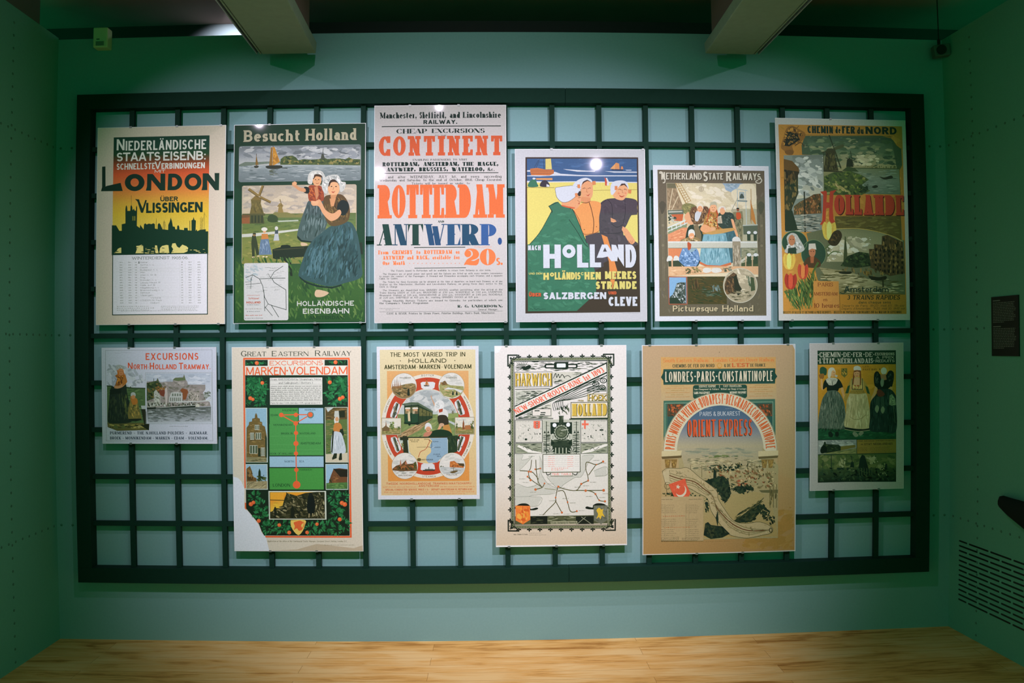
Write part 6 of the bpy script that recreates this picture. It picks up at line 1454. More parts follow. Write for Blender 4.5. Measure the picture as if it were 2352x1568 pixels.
# frame: printed on the sheet, broken off where the sheet is torn
p.polys([[(120, 127), (872, 127), (872, 139), (120, 139)], [(862, 139), (874, 139), (886, 1396), (874, 1396)], [(120, 139), (132, 139), (140, 1045), (131, 1050)], [(275, 1384), (886, 1384), (886, 1396), (280, 1396)], [(133, 1150), (141, 1150), (146, 1204), (134, 1190)]], O)
p.poly([(134, 142), (858, 142), (872, 1382), (268, 1382), (250, 1350), (232, 1300), (196, 1256), (150, 1200), (142, 1190)], BK)
p.poly([(294, 142), (696, 142), (696, 182), (856, 182), (858, 250), (136, 250), (134, 184), (294, 184)], '#c4c0b2')
p.text('EXCURSIONS', 308, 148, 684, 180, O, T=.13, gap=.12)
p.text('MARKEN', 142, 192, 422, 250, O, T=.14, gap=.07); p.ell(432, 218, 6, 6, O, 10); p.text('VOLENDAM', 444, 190, 856, 246, O, T=.14, gap=.09)
def leaves(poly, n, size=46):
    p.dabs(poly, n, size, ['#1f5a34', '#2a6a3e', '#256036', '#327447', '#1a4a2c'], p.rnd.uniform(0, 180), 70, 3.2)
def fruit(x, y, r): p.ell(x, y, r, r, O, 16); p.ell(x - r * .25, y - r * .25, r * .45, r * .45, '#d8804c', 10)
def panel(x0, y0, x1, y1): p.rect_(x0, y0, x1, y1, BK)
CR = '#bfc3b4'
for x0, y0, x1, y1, n in ((136, 150, 290, 181, 22), (702, 146, 856, 176, 22), (138, 260, 292, 466, 60), (702, 256, 858, 462, 60)):
    panel(x0, y0, x1, y1); leaves([(x0, y0), (x1, y0), (x1, y1), (x0, y1)], n, 54 if n > 30 else 38)
def spray(cx, cy, r, n):
    p.step(); items = []
    for k in range(n):
        a = p.rnd.uniform(0, 2 * PI); d = r * p.rnd.uniform(.2, 1)
        x, y = cx + d * math.cos(a), cy + d * math.sin(a); L = p.rnd.uniform(20, 36); b_ = a + p.rnd.uniform(-.5, .5)
        u, v = math.cos(b_), math.sin(b_)
        items.append(([(x, y), (x + u * L * .5 - v * 6, y + v * L * .5 + u * 6), (x + u * L, y + v * L), (x + u * L * .5 + v * 6, y + v * L * .5 - u * 6)], [p.col(p.rnd.choice(['#2a6a3e', '#327447', '#1f5a34', '#3a7e50']))] * 4))
    p.emit(items)
for f in ((217, 164, 14), (773, 159, 14), (257, 304, 13), (172, 412, 14), (190, 420, 12), (733, 300, 14), (804, 416, 14), (824, 406, 13)): fruit(*f)
# text box
p.rect_(306, 262, 686, 462, BK); p.rect_(311, 267, 681, 458, '#c0bfb6')
p.text('From AMSTERDAM by Steamtram, Motor', 318, 272, 672, 286, '#4a4c44', T=.14, t=.08, gap=.08); p.text('and Sailingboats ("Botters")', 372, 297, 612, 311, '#4a4c44', T=.14, t=.08, gap=.1)
for y in (290, 314): p.line([(311, y), (681, y)], 1.5, '#8a8c82')
p.micro(318, 322, 676, 432, 8, '#5c5e54', fill=.66, words=(18, 50)); p.line([(311, 432), (681, 432)], 1.5, '#8a8c82'); p.text('Fares 1st class f 2.25, 2nd class f 1.75, special service f 5.\u2013', 318, 440, 674, 452, '#4a4c44', T=.13, t=.08, gap=.08)
# route diagram
G1 = '#4f8a4c'; B1 = '#8ea9b4'
p.rect_(304, 474, 690, 1058, BK)
for r in ((309, 481, 511, 592, G1), (516, 481, 688, 590, B1), (309, 594, 688, 815, G1), (309, 822, 690, 897, B1), (309, 904, 690, 1056, '#4a8a46')): p.rect_(*r)
p.rect_(309, 592, 511, 600, G1)
for y in (680, 740, 775, 800): p.line([(312, y), (688, y - 2)], 2, '#5c9458')
W = 7
for pts in ([(392, 530), (495, 528), (596, 528)], [(392, 530), (495, 588), (596, 528)], [(494, 588), (496, 800), (498, 920), (500, 1022)]): p.line(pts, W, O)
p.ell(598, 530, 24, 24, '#5a7a74')
for x, y, r in ((392, 530, 16), (495, 529, 15), (597, 528, 17), (494, 589, 16), (496, 657, 15), (496, 731, 18), (496, 801, 15), (498, 917, 15), (500, 1022, 27)): p.ell(x, y, r, r, O, 20)
N = '#1c3a26'; NK = dict(T=.17, t=.10, sf=.03, h=.06, gap=.11)
p.text('VOLENDAM', 398, 490, 498, 504, N, **NK); p.text('EDAM', 318, 524, 368, 538, N, **NK); p.text('MARKEN', 558, 487, 632, 500, '#3a4e58', **NK); p.text('MONNIKENDAM', 336, 594, 470, 606, N, **NK)
p.text('BROEK IN', 390, 654, 474, 667, N, **NK); p.text('WATERLAND', 520, 653, 634, 666, N, **NK); p.text('AMSTERDAM', 526, 722, 668, 738, N, **NK); p.text('HOOK OF HOLLAND', 312, 796, 476, 809, N, **NK)
p.text('NORTH', 414, 851, 482, 865, '#3f5660', **NK); p.text('SEA', 518, 850, 552, 864, '#3f5660', **NK); p.text('HARWICH', 522, 910, 608, 922, N, **NK); p.text('LONDON', 332, 1014, 454, 1036, N, T=.15, t=.10, gap=.12)
# side pictures
def pic(x0, y0, x1, y1, c): p.rect_(x0 - 3, y0 - 3, x1 + 3, y1 + 3, CR); p.rect_(x0, y0, x1, y1, c)
pic(143, 483, 291, 862, '#86a3ae')
p.polys([[(144, 862), (146, 620), (162, 600), (164, 580), (184, 576), (186, 556), (204, 552), (206, 530), (213, 515), (221, 530), (224, 550), (240, 556), (242, 576), (256, 580), (258, 602), (276, 612), (290, 680), (290, 862)]], '#6d5a34')
p.dabs([(146, 860), (150, 625), (213, 530), (276, 615), (288, 860)], 130, 22, ['#7d6a3e', '#5a4a2c', '#8a744a', '#6a5c38'], 0, 20, 3)
for x, y, w, h in ((204, 600, 32, 36), (172, 655, 28, 50), (210, 655, 40, 48), (168, 744, 56, 60), (248, 760, 28, 60)): p.rect_(x, y, x + w, y + h, '#a9ab9c'); p.polys([[(x + w * k / 3 + 3, y + 3), (x + w * (k + 1) / 3 - 2, y + 3), (x + w * (k + 1) / 3 - 2, y + h - 3), (x + w * k / 3 + 3, y + h - 3)] for k in range(3)], '#4c5440')
p.rect_(228, 764, 246, 824, '#2c2a1c'); p.rect_(144, 828, 290, 860, '#7d7656'); p.dabs((144, 830, 290, 860), 20, 26, ['#8f8866', '#5f5a40'], 0, 6, 5); p.poly([(278, 670), (291, 690), (291, 830), (280, 830)], '#2f3424')
pic(144, 880, 292, 1054, '#8aa4b0')
p.polys([[(145, 1000), (145, 910), (170, 890), (186, 930), (190, 966), (215, 975), (218, 1000)]], '#6a5230'); p.dabs([(147, 1000), (150, 905), (185, 930), (212, 990)], 40, 18, ['#7d6238', '#4c3c24', '#8a6e44'], 80, 30, 2); p.polys([[(228, 990), (230, 930), (238, 906), (246, 930), (248, 990)]], '#20301f'); p.dabs([(215, 960), (290, 950), (290, 1000), (215, 1000)], 34, 20, ['#3a4a2c', '#2a361f', '#4f5c38'], 30, 50, 2)
p.poly([(145, 1000), (292, 996), (292, 1052), (145, 1052)], '#8f8666'); p.dabs((146, 1000, 291, 1052), 40, 30, ['#a39a78', '#746c50', '#8a8262'], -30, 20, 5)
pic(704, 478, 858, 862, '#5c4a2c')
p.dabs((705, 480, 857, 570), 40, 30, ['#6d5836', '#4a3c24', '#7d6640'], 0, 14, 4); p.rect_(784, 500, 840, 548, '#2a2418'); p.polys([[(706, 482), (760, 478), (720, 510)]], '#a8b0aa'); p.poly([(705, 566), (857, 560), (858, 800), (706, 806)], '#5a6a3c'); p.dabs([(706, 570), (857, 600), (857, 800), (706, 800)], 70, 36, ['#4d5c34', '#6a6c44', '#7c7448', '#3f4c2c', '#8a8054'], 0, 10, 6); p.poly([(706, 806), (858, 796), (859, 862), (706, 862)], '#b0aa94')
p.blob([(764, 560), (776, 540), (790, 524), (800, 540), (792, 590), (770, 592)], '#b8bab0'); p.poly([(768, 502), (796, 500), (800, 546), (780, 552), (764, 540)], '#a8aaa0'); p.ell(784, 560, 13, 16, '#b08a66'); p.blob([(758, 640), (768, 590), (800, 586), (818, 610), (812, 656), (772, 660)], '#a8743c')
p.poly([(806, 630), (826, 626), (834, 668), (812, 690), (800, 664)], '#26281e'); p.blob([(752, 660), (800, 650), (824, 680), (846, 790), (790, 802), (744, 796)], '#a9b0b2'); p.dabs([(756, 665), (815, 665), (840, 785), (750, 790)], 34, 40, ['#b8bdbd', '#98a0a2', '#a2aaac'], 88, 10, 6); p.poly([(752, 640), (764, 640), (752, 800), (744, 790)], '#2c2c20'); p.poly([(764, 800), (784, 800), (782, 834), (752, 846), (750, 834)], '#26241a'); p.poly([(804, 800), (818, 798), (820, 846), (800, 850), (796, 840)], '#26241a')
pic(707, 878, 858, 1054, '#8ba7b4')
p.polys([[(720, 1030), (740, 960), (760, 910), (800, 905), (857, 912), (857, 1010), (800, 1010)]], '#6a4a30'); p.polys([[(756, 908), (858, 914), (858, 966), (806, 966)]], '#2a241c'); p.dabs([(735, 1020), (762, 940), (800, 960), (800, 1010)], 30, 20, ['#7a5636', '#5a3e28', '#86643e'], 0, 14, 3); p.poly([(708, 1010), (858, 1004), (858, 1052), (708, 1052)], '#4f7040'); p.dabs((708, 1010, 858, 1050), 40, 26, ['#5f8048', '#436036', '#6a8a50'], 0, 12, 5); p.dabs([(715, 1000), (745, 960), (750, 1010)], 14, 18, ['#4c4a30', '#3a3c28'], 60, 50, 2)
# foot: leaves, sunset picture, shield
lv = [(146, 1070), (300, 1070), (306, 1264), (706, 1264), (704, 1068), (860, 1068), (868, 1378), (268, 1378), (232, 1300), (196, 1256), (150, 1198)]
for cx, cy, n in ((200, 1110, 26), (250, 1170, 26), (240, 1230, 24), (280, 1260, 22), (330, 1320, 30), (290, 1330, 22), (400, 1330, 28), (430, 1300, 16), (600, 1330, 26), (660, 1320, 26), (720, 1320, 26), (760, 1110, 26), (800, 1170, 26), (780, 1230, 26), (830, 1300, 28), (780, 1340, 24), (830, 1110, 20)): spray(cx, cy, 34, n)
for x0, y0, x1, y1 in ((186, 300, 0, 0), (250, 360, 0, 0), (180, 370, 0, 0), (240, 430, 0, 0), (740, 370, 0, 0), (800, 320, 0, 0), (760, 430, 0, 0), (826, 370, 0, 0)): spray(x0, y0, 30, 16)
for f in ((257, 304, 13), (172, 412, 14), (190, 420, 12), (733, 300, 14), (804, 416, 14), (824, 406, 13), (176, 1160, 15), (194, 1148, 13), (231, 1278, 14), (376, 1307, 13), (446, 1360, 14), (572, 1359, 13), (642, 1300, 12), (802, 1266, 14), (818, 1150, 15), (838, 1160, 16)): fruit(*f)
p.rect_(302, 1066, 708, 1268, '#b8bcae'); p.rect_(310, 1074, 698, 1262, '#3c3a26')
p.grad(0, 0, 0, 0, [(0, '#c89a38'), (.4, '#c88a30'), (1, '#c8a848')], quad=[(312, 1076), (630, 1074), (560, 1110), (314, 1215)]); p.poly([(314, 1078), (414, 1078), (406, 1128), (314, 1128)], '#cc9838')
ld = [(314, 1250), (340, 1190), (400, 1170), (414, 1120), (430, 1080), (500, 1100), (560, 1080), (640, 1072), (696, 1072), (697, 1260), (314, 1260)]
p.poly(ld, '#34331f'); p.dabs(ld, 190, 26, ['#4a4830', '#24261a', '#6a6448', '#8a8464', '#1c1e14', '#57523a'], 30, 50, 3); p.dabs([(630, 1130), (696, 1110), (697, 1258), (570, 1258)], 60, 24, ['#7d765a', '#5c573e', '#94906f', '#3f3c28'], 100, 30, 3)
p.line([(428, 1076), (430, 1130)], 4, '#2a2c1c'); p.line([(314, 1130), (430, 1132)], 5, '#3a3a20'); p.dabs([(330, 1140), (410, 1140), (380, 1200), (330, 1210)], 14, 30, ['#c8a840', '#b89838'], 0, 6, 5); p.blob([(340, 1190), (352, 1180), (360, 1230), (344, 1240)], '#22241a'); p.blob([(460, 1190), (476, 1180), (484, 1240), (462, 1250)], '#1f2018')
p.blob([(572, 1180), (580, 1110), (590, 1084), (606, 1084), (624, 1120), (628, 1190), (620, 1226), (584, 1228)], '#15181a'); p.ell(597, 1092, 11, 14, '#1c1e1c'); p.line([(588, 1228), (586, 1250)], 9, '#8a8060'); p.line([(612, 1226), (614, 1244)], 8, '#8a8060')
p.poly(p.spline([(457, 1272), (558, 1272), (556, 1310), (540, 1350), (511, 1378), (478, 1350), (458, 1310), (457, 1272)], 4), '#d0b060'); p.blob([(478, 1290), (500, 1280), (526, 1276), (544, 1290), (530, 1310), (540, 1336), (516, 1348), (500, 1330), (480, 1340), (486, 1316)], '#c4663a'); p.line(p.spline([(540, 1330), (552, 1300), (544, 1284)]), 5, '#c4663a')
p.text('Application at the office of the Continental Traffic Manager, Liverpool Street Station, London, E.C.', 290, 1416, 852, 1427, '#6a6444', T=.15, t=.08, sf=.05, h=.07, gap=.09, slant=.12); p.micro(694, 1444, 908, 1454, 1, '#6f6848')
p.build(PA, clips=((.28, 0), (.64, 0), (.28, 1), (.64, 1)))
# ---- poster: the most varied trip in Holland
q = [(62, 65), (1027, 60), (1040, 1508), (77, 1513)]
p = Poster('p', (-0.6348, -0.1369, 1.4779, 0.7289), q, 1.08, 'cream poster with a tram in a ring of round views, third in lower row')
sheet(p, '#cfd2d4', q, 2)
p.poly([(92, 95), (997, 93), (1012, 1470), (106, 1474)], '#d3c49c')
p.grad(0, 0, 0, 0, [(0, '#d4c8a4'), (.5, '#d0bb8c'), (1, '#d0b488')], quad=[(96, 98), (994, 96), (1009, 1468), (110, 1470)])
K = '#4a4524'; OR = '#d29a5c'; RE = '#b8492f'
p.text('THE MOST VARIED TRIP IN', 190, 118, 902, 160, K, T=.17, t=.13, gap=.13, space=.55); p.text('HOLLAND', 364, 178, 724, 218, K, T=.19, t=.16, gap=.22); p.ell(287, 199, 5, 5, K, 8); p.ell(803, 197, 5, 5, K, 8)
p.text('AMSTERDAM - MARKEN - VOLENDAM', 136, 235, 960, 276, K, T=.19, t=.15, gap=.11, space=.2)
p.poly([(161, 296), (932, 294), (942, 1336), (172, 1340)], OR)
p.grad(0, 0, 0, 0, [(0, '#d2a672'), (.3, '#d49c5e'), (1, '#d19450')], quad=[(163, 298), (930, 296), (940, 1334), (174, 1338)])
CX, CY = 549, 818
p.ell(CX, CY, 443, 494, '#d6cfbc', 70); p.ell(CX, CY, 404, 462, RE, 70); p.ell(CX, CY, 300, 355, '#d2cab6', 60)
def arcbox(a, col='#cfd0cc'):
    """a white rounded window in the red ring, at angle a"""
    pts = []
    for r, aa in ((.78, -11), (.78, 11), (.93, 11), (.93, -11)):
        t = math.radians(a + aa); pts.append((CX + 400 * r * math.cos(t), CY + 460 * r * math.sin(t)))
    m = []
    for i in range(4):
        a_, b_ = pts[i], pts[(i + 1) % 4]
        m += [(a_[0] * .85 + b_[0] * .15, a_[1] * .85 + b_[1] * .15), (a_[0] * .15 + b_[0] * .85, a_[1] * .15 + b_[1] * .85)]
    p.poly(m, col); cx = sum(q_[0] for q_ in pts) / 4; cy = sum(q_[1] for q_ in pts) / 4
    return cx, cy
for a in (-90, 90, -157, -27, 25, 154):
    cx, cy = arcbox(a)
    if a == -90: p.poly([(508, 428), (566, 432), (556, 440), (516, 440)], '#5a3c28'); p.poly([(536, 376), (520, 428), (560, 428)], '#c08a5c'); p.line([(538, 372), (538, 432)], 4, '#5a3c28')
    elif a == 90: p.poly([(496, 1232), (622, 1226), (610, 1240), (506, 1242)], '#3c3c34'); p.rect_(520, 1222, 600, 1232, '#6a6c60'); p.line([(558, 1206), (558, 1226)], 6, '#3c3c34')
    else:
        d = {-157: (18, -60), -27: (-16, -58), 25: (20, -58), 154: (-18, -58)}[a]
        p.line([(cx - d[0], cy - d[1]), (cx + d[0], cy + d[1])], 26, '#7a7460'); p.line([(cx - d[0] + 5, cy - d[1] + 4), (cx + d[0] + 5, cy + d[1] + 4)], 12, '#3f4434'); p.dabs((cx - 22, cy - 50, cx + 22, cy + 50), 14, 26, ['#55583f', '#94866a', '#30352a'], 110 if d[0] > 0 else 70, 14, 4)
# scene: tram, girls, fields
p.ell(CX, CY, 292, 348, '#b9c0b6', 60)
sc = [(CX + 290 * math.cos(2 * PI * i / 50), CY + 346 * math.sin(2 * PI * i / 50)) for i in range(50)]
p.poly([(x, y) for x, y in sc if y < 730] , '#b7bab5'); p.dabs([(x, y) for x, y in sc if y < 720], 90, 80, ['#aeb2ae', '#bcbfba', '#a3a8a5', '#c4c5be'], 10, 40, 2.4)
gp = [(262, 704), (440, 705), (660, 705), (838, 690), (838, 930), (262, 930)]
p.poly(gp, '#7c8a58'); p.dabs(gp, 150, 60, ['#728250', '#88945e', '#66764a', '#949a66', '#7f8c56'], -20, 30, 4)
p.poly([(262, 900), (440, 800), (560, 740), (600, 730), (480, 850), (330, 930), (262, 930)], '#a48a64'); p.dabs([(265, 900), (440, 805), (580, 738), (470, 850), (320, 925)], 50, 50, ['#b49a72', '#8c7450', '#c0a880'], -32, 12, 7)
for a, b_ in (((262, 920), (560, 756)), ((310, 930), (590, 750))): p.line([a, b_], 4, '#6a5434')
p.poly([(325, 620), (460, 612), (595, 680), (594, 740), (466, 800), (326, 790)], '#33402a'); p.poly([(300, 606), (400, 590), (456, 592), (600, 676), (590, 686), (455, 612), (310, 618)], '#5d6a54')
p.poly([(462, 640), (590, 690), (592, 720), (466, 720)], '#6d6a40'); p.dabs([(466, 645), (588, 694), (588, 716), (468, 712)], 20, 16, ['#8a8452', '#4c4c2e', '#a09a68'], 88, 8, 2.6)
for x, y0, y1 in ((466, 636, 796), (500, 650, 780), (536, 664, 764), (566, 678, 752)): p.line([(x, y0), (x, y1)], 5, '#27321f')
p.poly([(328, 640), (462, 632), (464, 700), (328, 704)], '#7d7a58'); p.poly([(326, 690), (462, 690), (464, 780), (328, 784)], '#2e4a34')
for x in (330, 392, 458): p.line([(x, 616), (x, 784)], 7, '#243022')
for cx, c in ((366, '#c4b48e'), (350, '#8a7a5a'), (420, '#b0a488'), (440, '#6c5c44')): p.ell(cx, 662, 11, 14, '#c09a74'); p.blob([(cx - 16, 654), (cx - 12, 642), (cx + 10, 640), (cx + 16, 652)], '#cfcbbb'); p.poly([(cx - 14, 676), (cx + 14, 676), (cx + 16, 700), (cx - 16, 700)], c)
p.poly([(358, 690), (378, 688), (384, 770), (362, 770)], '#c8b896'); p.ell(375, 800, 12, 12, '#1c241a'); p.ell(450, 792, 14, 14, '#1c241a'); p.poly([(322, 780), (466, 790), (466, 802), (324, 796)], '#1f2a1c')
p.poly([(640, 712), (838, 690), (838, 740), (700, 740)], '#8e9a62'); p.poly([(776, 700), (780, 674), (790, 674), (796, 702)], '#7d765c'); p.line([(768, 660), (804, 690)], 3, '#6a6450'); p.line([(802, 660), (770, 692)], 3, '#6a6450'); p.poly([(740, 760), (838, 800), (838, 830), (740, 776)], '#b4bab6')
# waving girl
p.poly(p.spline([(590, 516), (584, 540), (606, 590), (630, 640), (650, 660), (650, 680), (620, 650), (592, 580), (574, 536)]), '#c69a74'); p.blob([(650, 660), (690, 650), (730, 670), (742, 720), (720, 740), (650, 720)], '#d0cfc6'); p.blob([(612, 650), (616, 600), (650, 574), (690, 580), (704, 620), (690, 656), (650, 664), (620, 680)], '#d4d4cc'); p.dabs([(618, 650), (620, 600), (655, 578), (698, 620), (680, 655)], 24, 26, ['#c2c4be', '#dcdcd4', '#b4b8b2'], 60, 40, 2.4)
p.poly([(652, 660), (690, 650), (688, 680), (656, 690)], '#a84a30'); p.blob([(640, 740), (660, 712), (720, 716), (744, 760), (742, 810), (710, 830), (660, 810)], '#3e2c22')
p.poly([(690, 810), (750, 800), (776, 880), (700, 880)], '#b98a4c'); p.poly(p.spline([(664, 790), (690, 800), (664, 850), (640, 900), (620, 914), (592, 916), (594, 904), (626, 890), (640, 850)]), '#cfa27c'); p.ell(680, 804, 24, 16, '#c0a084')
p.blob([(540, 910), (580, 870), (640, 850), (700, 850), (760, 870), (776, 916), (640, 920)], '#24341f')
p.blob([(508, 914), (520, 880), (560, 866), (590, 870), (560, 910)], '#b9836a'); p.ell(552, 842, 24, 30, '#cf9f7c'); p.blob([(520, 850), (526, 800), (552, 784), (580, 804), (588, 850), (566, 822), (540, 824)], '#d2d2ca'); p.line([(540, 854), (552, 860), (562, 854)], 4, '#9a4a3a')
for d in (-8, 9): p.ell(551 + d, 842, 3, 3, '#3a2a20')
# fence and map
p.poly([(284, 920), (850, 912), (852, 940), (286, 950)], '#35301f'); p.poly([(310, 910), (352, 910), (366, 1070), (318, 1080)], '#35301f'); p.poly([(740, 910), (830, 905), (826, 1060), (740, 1080)], '#2f3a26'); p.dabs([(744, 915), (826, 910), (822, 1055), (744, 1070)], 40, 30, ['#3c4a30', '#24301f', '#4a5034'], 85, 14, 5); p.dabs([(290, 950), (318, 950), (330, 1060), (300, 1050)], 20, 24, ['#6a7040', '#8a8450'], 80, 20, 3)
p.poly([(364, 930), (734, 926), (738, 1080), (660, 1130), (640, 1160), (540, 1170), (440, 1150), (370, 1050)], '#d2bc8c'); p.poly(p.spline([(562, 930), (590, 960), (570, 1000), (580, 1060), (540, 1100), (536, 1140), (556, 1165)]) + [(640, 1160), (660, 1130), (738, 1080), (734, 926)], '#8fa6b4')
p.text('MAP OF THE', 378, 942, 468, 953, K, T=.18, gap=.16); p.text('ROUTE', 392, 957, 456, 969, K, T=.18, gap=.16)
p.line(p.spline([(556, 944), (566, 960), (548, 1000), (546, 1012)]), 5, '#a8502f'); p.line([(560, 944), (584, 966), (586, 1020), (548, 1012)], 4, '#2c3c4c'); p.line([(446, 1016), (540, 1014)], 3, '#4a4024'); p.line(p.spline([(546, 1012), (520, 1040), (480, 1060), (460, 1110)]), 5, '#b04a2c'); p.line([(586, 1020), (616, 1012)], 3, '#c3c9cc'); p.ell(466, 1134, 20, 16, '#6a5a30', 10)
for tx, x0, y0, x1, y1 in (('EDAM', 516, 936, 552, 945), ('VOLENDAM', 592, 958, 648, 967), ('MARKEN', 612, 1012, 668, 1022), ('ZUIDER', 600, 1078, 666, 1089), ('SEA', 634, 1096, 674, 1107), ('AMSTERDAM', 488, 1128, 596, 1141)): p.text(tx, x0, y0, x1, y1, '#3c4a54' if x0 > 560 else '#2c2c1c', T=.17, gap=.14)
# round views
def disc(cx, cy, r, top, bot, name, ty):
    p.ell(cx, cy, r + 4, r + 4, '#a08f6a', 40); p.ell(cx, cy, r + 1, r + 1, '#d3d0c4', 40)
    ring_ = [(cx + r * math.cos(2 * PI * i / 36), cy + r * math.sin(2 * PI * i / 36)) for i in range(36)]
    p.dabs([q_ for q_ in ring_ if q_[1] < cy + 6], 26, 60, ['#cbcac0', '#d8d5c8', '#c0c0b6'], 0, 20, 3)
    return ring_
r1 = disc(322, 436, 118, 0, 0, '', 0)
low = [q_ for q_ in r1 if q_[1] > 436]; p.poly([(212, 440), (260, 440), (330, 420), (400, 410), (432, 420)] + [q_ for q_ in low if q_[0] > 322][::1] + [q_ for q_ in low if q_[0] <= 322], '#8a744e'); p.dabs([(215, 440), (430, 420), (420, 480), (370, 530), (290, 540), (230, 500)], 70, 30, ['#9c8458', '#6d5c3c', '#b09a6c', '#7d6a44', '#4c4a30'], 0, 30, 3)
for x, t in ((216, 400), (236, 370), (256, 350), (272, 380), (290, 390)): p.poly([(x - 5, 460), (x, t), (x + 7, 460)], '#8a5c34')
p.blob([(354, 520), (358, 470), (372, 466), (378, 520), (366, 530)], '#2c2a22'); p.dabs([(310, 420), (430, 405), (432, 440), (312, 446)], 24, 24, ['#6d6a44', '#8c7c54', '#a08a60'], 0, 30, 2)
r2 = disc(772, 434, 120, 0, 0, '', 0)
p.poly([(656, 430), (700, 400), (760, 430), (886, 440), (888, 470), (860, 520), (780, 552), (700, 530), (660, 480)], '#9c9a68'); p.dabs([(660, 434), (880, 444), (850, 520), (780, 545), (700, 525)], 60, 34, ['#8c8c58', '#a9a67a', '#b09a6c', '#c0a880', '#7c824e'], 0, 16, 4); p.poly([(700, 470), (800, 470), (860, 505), (880, 480), (820, 465), (740, 450)], '#c9ccc6'); p.dabs([(662, 400), (720, 396), (740, 430), (664, 440)], 24, 26, ['#8a6a44', '#6d5234', '#a58456'], 0, 40, 2); p.poly([(690, 396), (712, 386), (734, 420), (700, 420)], '#7a6040')
for x in (786, 822): p.blob([(x - 9, 520), (x, 484), (x + 9, 520)], '#26302a'); p.ell(x, 482, 4, 5, '#c8c4b4', 8)
r3 = disc(331, 1193, 122, 0, 0, '', 0)
p.poly([(214, 1220), (250, 1190), (286, 1180), (290, 1130), (300, 1180), (340, 1140), (350, 1176), (410, 1170), (436, 1150), (448, 1200), (446, 1240), (300, 1244), (216, 1236)], '#6c4f30'); p.dabs([(220, 1215), (260, 1190), (440, 1170), (445, 1236), (220, 1234)], 60, 24, ['#8a5a34', '#4c4c2c', '#a06a3c', '#3a3a24', '#7c6840'], 40, 50, 2); p.polys([[(282, 1190), (290, 1126), (300, 1190)], [(332, 1180), (340, 1136), (356, 1180)]], '#b07a5c'); p.dabs([(415, 1160), (444, 1150), (446, 1230), (415, 1230)], 16, 26, ['#3f4c2a', '#55602f'], 85, 20, 3)
p.dabs([(218, 1240), (445, 1242), (420, 1270), (240, 1268)], 30, 40, ['#aeb0a6', '#8c8f82', '#c4c4ba'], 0, 5, 7)
r4 = disc(780, 1193, 122, 0, 0, '', 0)
p.poly([(756, 1218), (758, 1152), (800, 1146), (826, 1168), (888, 1176), (890, 1216)], '#b8743c'); p.dabs([(760, 1214), (764, 1155), (885, 1180), (886, 1214)], 40, 20, ['#c8864a', '#9a5c30', '#d09658', '#7d4c2c'], 0, 40, 2); p.poly([(826, 1166), (892, 1172), (896, 1200), (850, 1190)], '#5a4a30'); p.poly([(664, 1200), (756, 1206), (896, 1212), (890, 1240), (860, 1270), (700, 1270), (670, 1236)], '#b9bcb6'); p.dabs([(668, 1205), (890, 1215), (850, 1266), (700, 1266)], 40, 40, ['#a8aca6', '#c9cac4', '#8f9488'], 0, 5, 7); p.blob([(760, 1250), (820, 1236), (830, 1246), (786, 1264)], '#6d5c38'); p.line([(790, 1210), (792, 1250)], 4, '#5a4a30'); p.dabs([(664, 1190), (700, 1192), (700, 1204), (664, 1204)], 8, 14, ['#55603c', '#6d7448'], 0, 30, 2)
for x0, y0, x1, y1 in ((110, 738, 297, 900), (804, 731, 990, 897)):
    p.rect_(x0, y0, x1, y1, '#8a7c5c'); p.rect_(x0 + 4, y0 + 4, x1 - 4, y1 - 4, '#d2cdba'); m = (y0 + y1) / 2
    p.dabs((x0 + 6, y0 + 6, x1 - 6, m - 10), 24, 40, ['#c8c8bc', '#bcbeb4', '#d4d0c0'], 0, 14, 3); p.rect_(x0 + 5, m + 14, x1 - 5, y1 - 6, '#8a8452'); p.dabs((x0 + 6, m + 8, x1 - 6, y1 - 8), 40, 30, ['#7c7c48', '#9c9060', '#6a6a40', '#b0a070'], 0, 14, 4)
p.dabs([(180, 780), (230, 770), (236, 850), (180, 850)], 34, 22, ['#6d7c40', '#55662f', '#82904e'], 40, 50, 2); p.polys([[(146, 830), (152, 760), (160, 830)]], '#8a5a3c'); p.polys([[(118, 836), (150, 810), (186, 836), (186, 862), (118, 862)]], '#7a6242'); p.dabs([(250, 820), (290, 810), (292, 850), (250, 850)], 14, 18, ['#6a7440', '#4c5a30'], 40, 40, 2)
p.polys([[(876, 850), (878, 790), (886, 752), (894, 790), (896, 850)]], '#8a5230'); p.polys([[(896, 850), (900, 810), (950, 806), (976, 850)]], '#a8744a'); p.dabs([(950, 770), (984, 760), (986, 850), (952, 850)], 20, 22, ['#6a6c38', '#85803f', '#4c5430'], 60, 40, 2); p.dabs([(812, 780), (830, 780), (832, 850), (812, 850)], 14, 18, ['#6a7440', '#4c5a30'], 60, 40, 2); p.dabs([(830, 840), (880, 830), (880, 860), (830, 860)], 10, 20, ['#b08048', '#94683c'], 0, 20, 3)
TN = dict(T=.16, gap=.18)
p.text('VOLENDAM', 282, 352, 384, 366, '#5c5638', **TN); p.text('MARKEN', 722, 352, 824, 366, '#5c5638', **TN); p.text('AMSTERDAM', 268, 1276, 396, 1290, '#5c5638', **TN); p.text('TOLHUIS', 724, 1270, 826, 1284, '#5c5638', **TN); p.text('EDAM', 222, 880, 274, 891, '#4c4a30', **TN); p.text('MONNIKENDAM', 818, 880, 942, 890, '#4c4a30', **TN)
p.text('BOTTER', 488, 330, 606, 346, '#6a5c3c', T=.15, gap=.4); p.text('STEAMER', 498, 1286, 624, 1302, '#6a5c3c', T=.15, gap=.4)
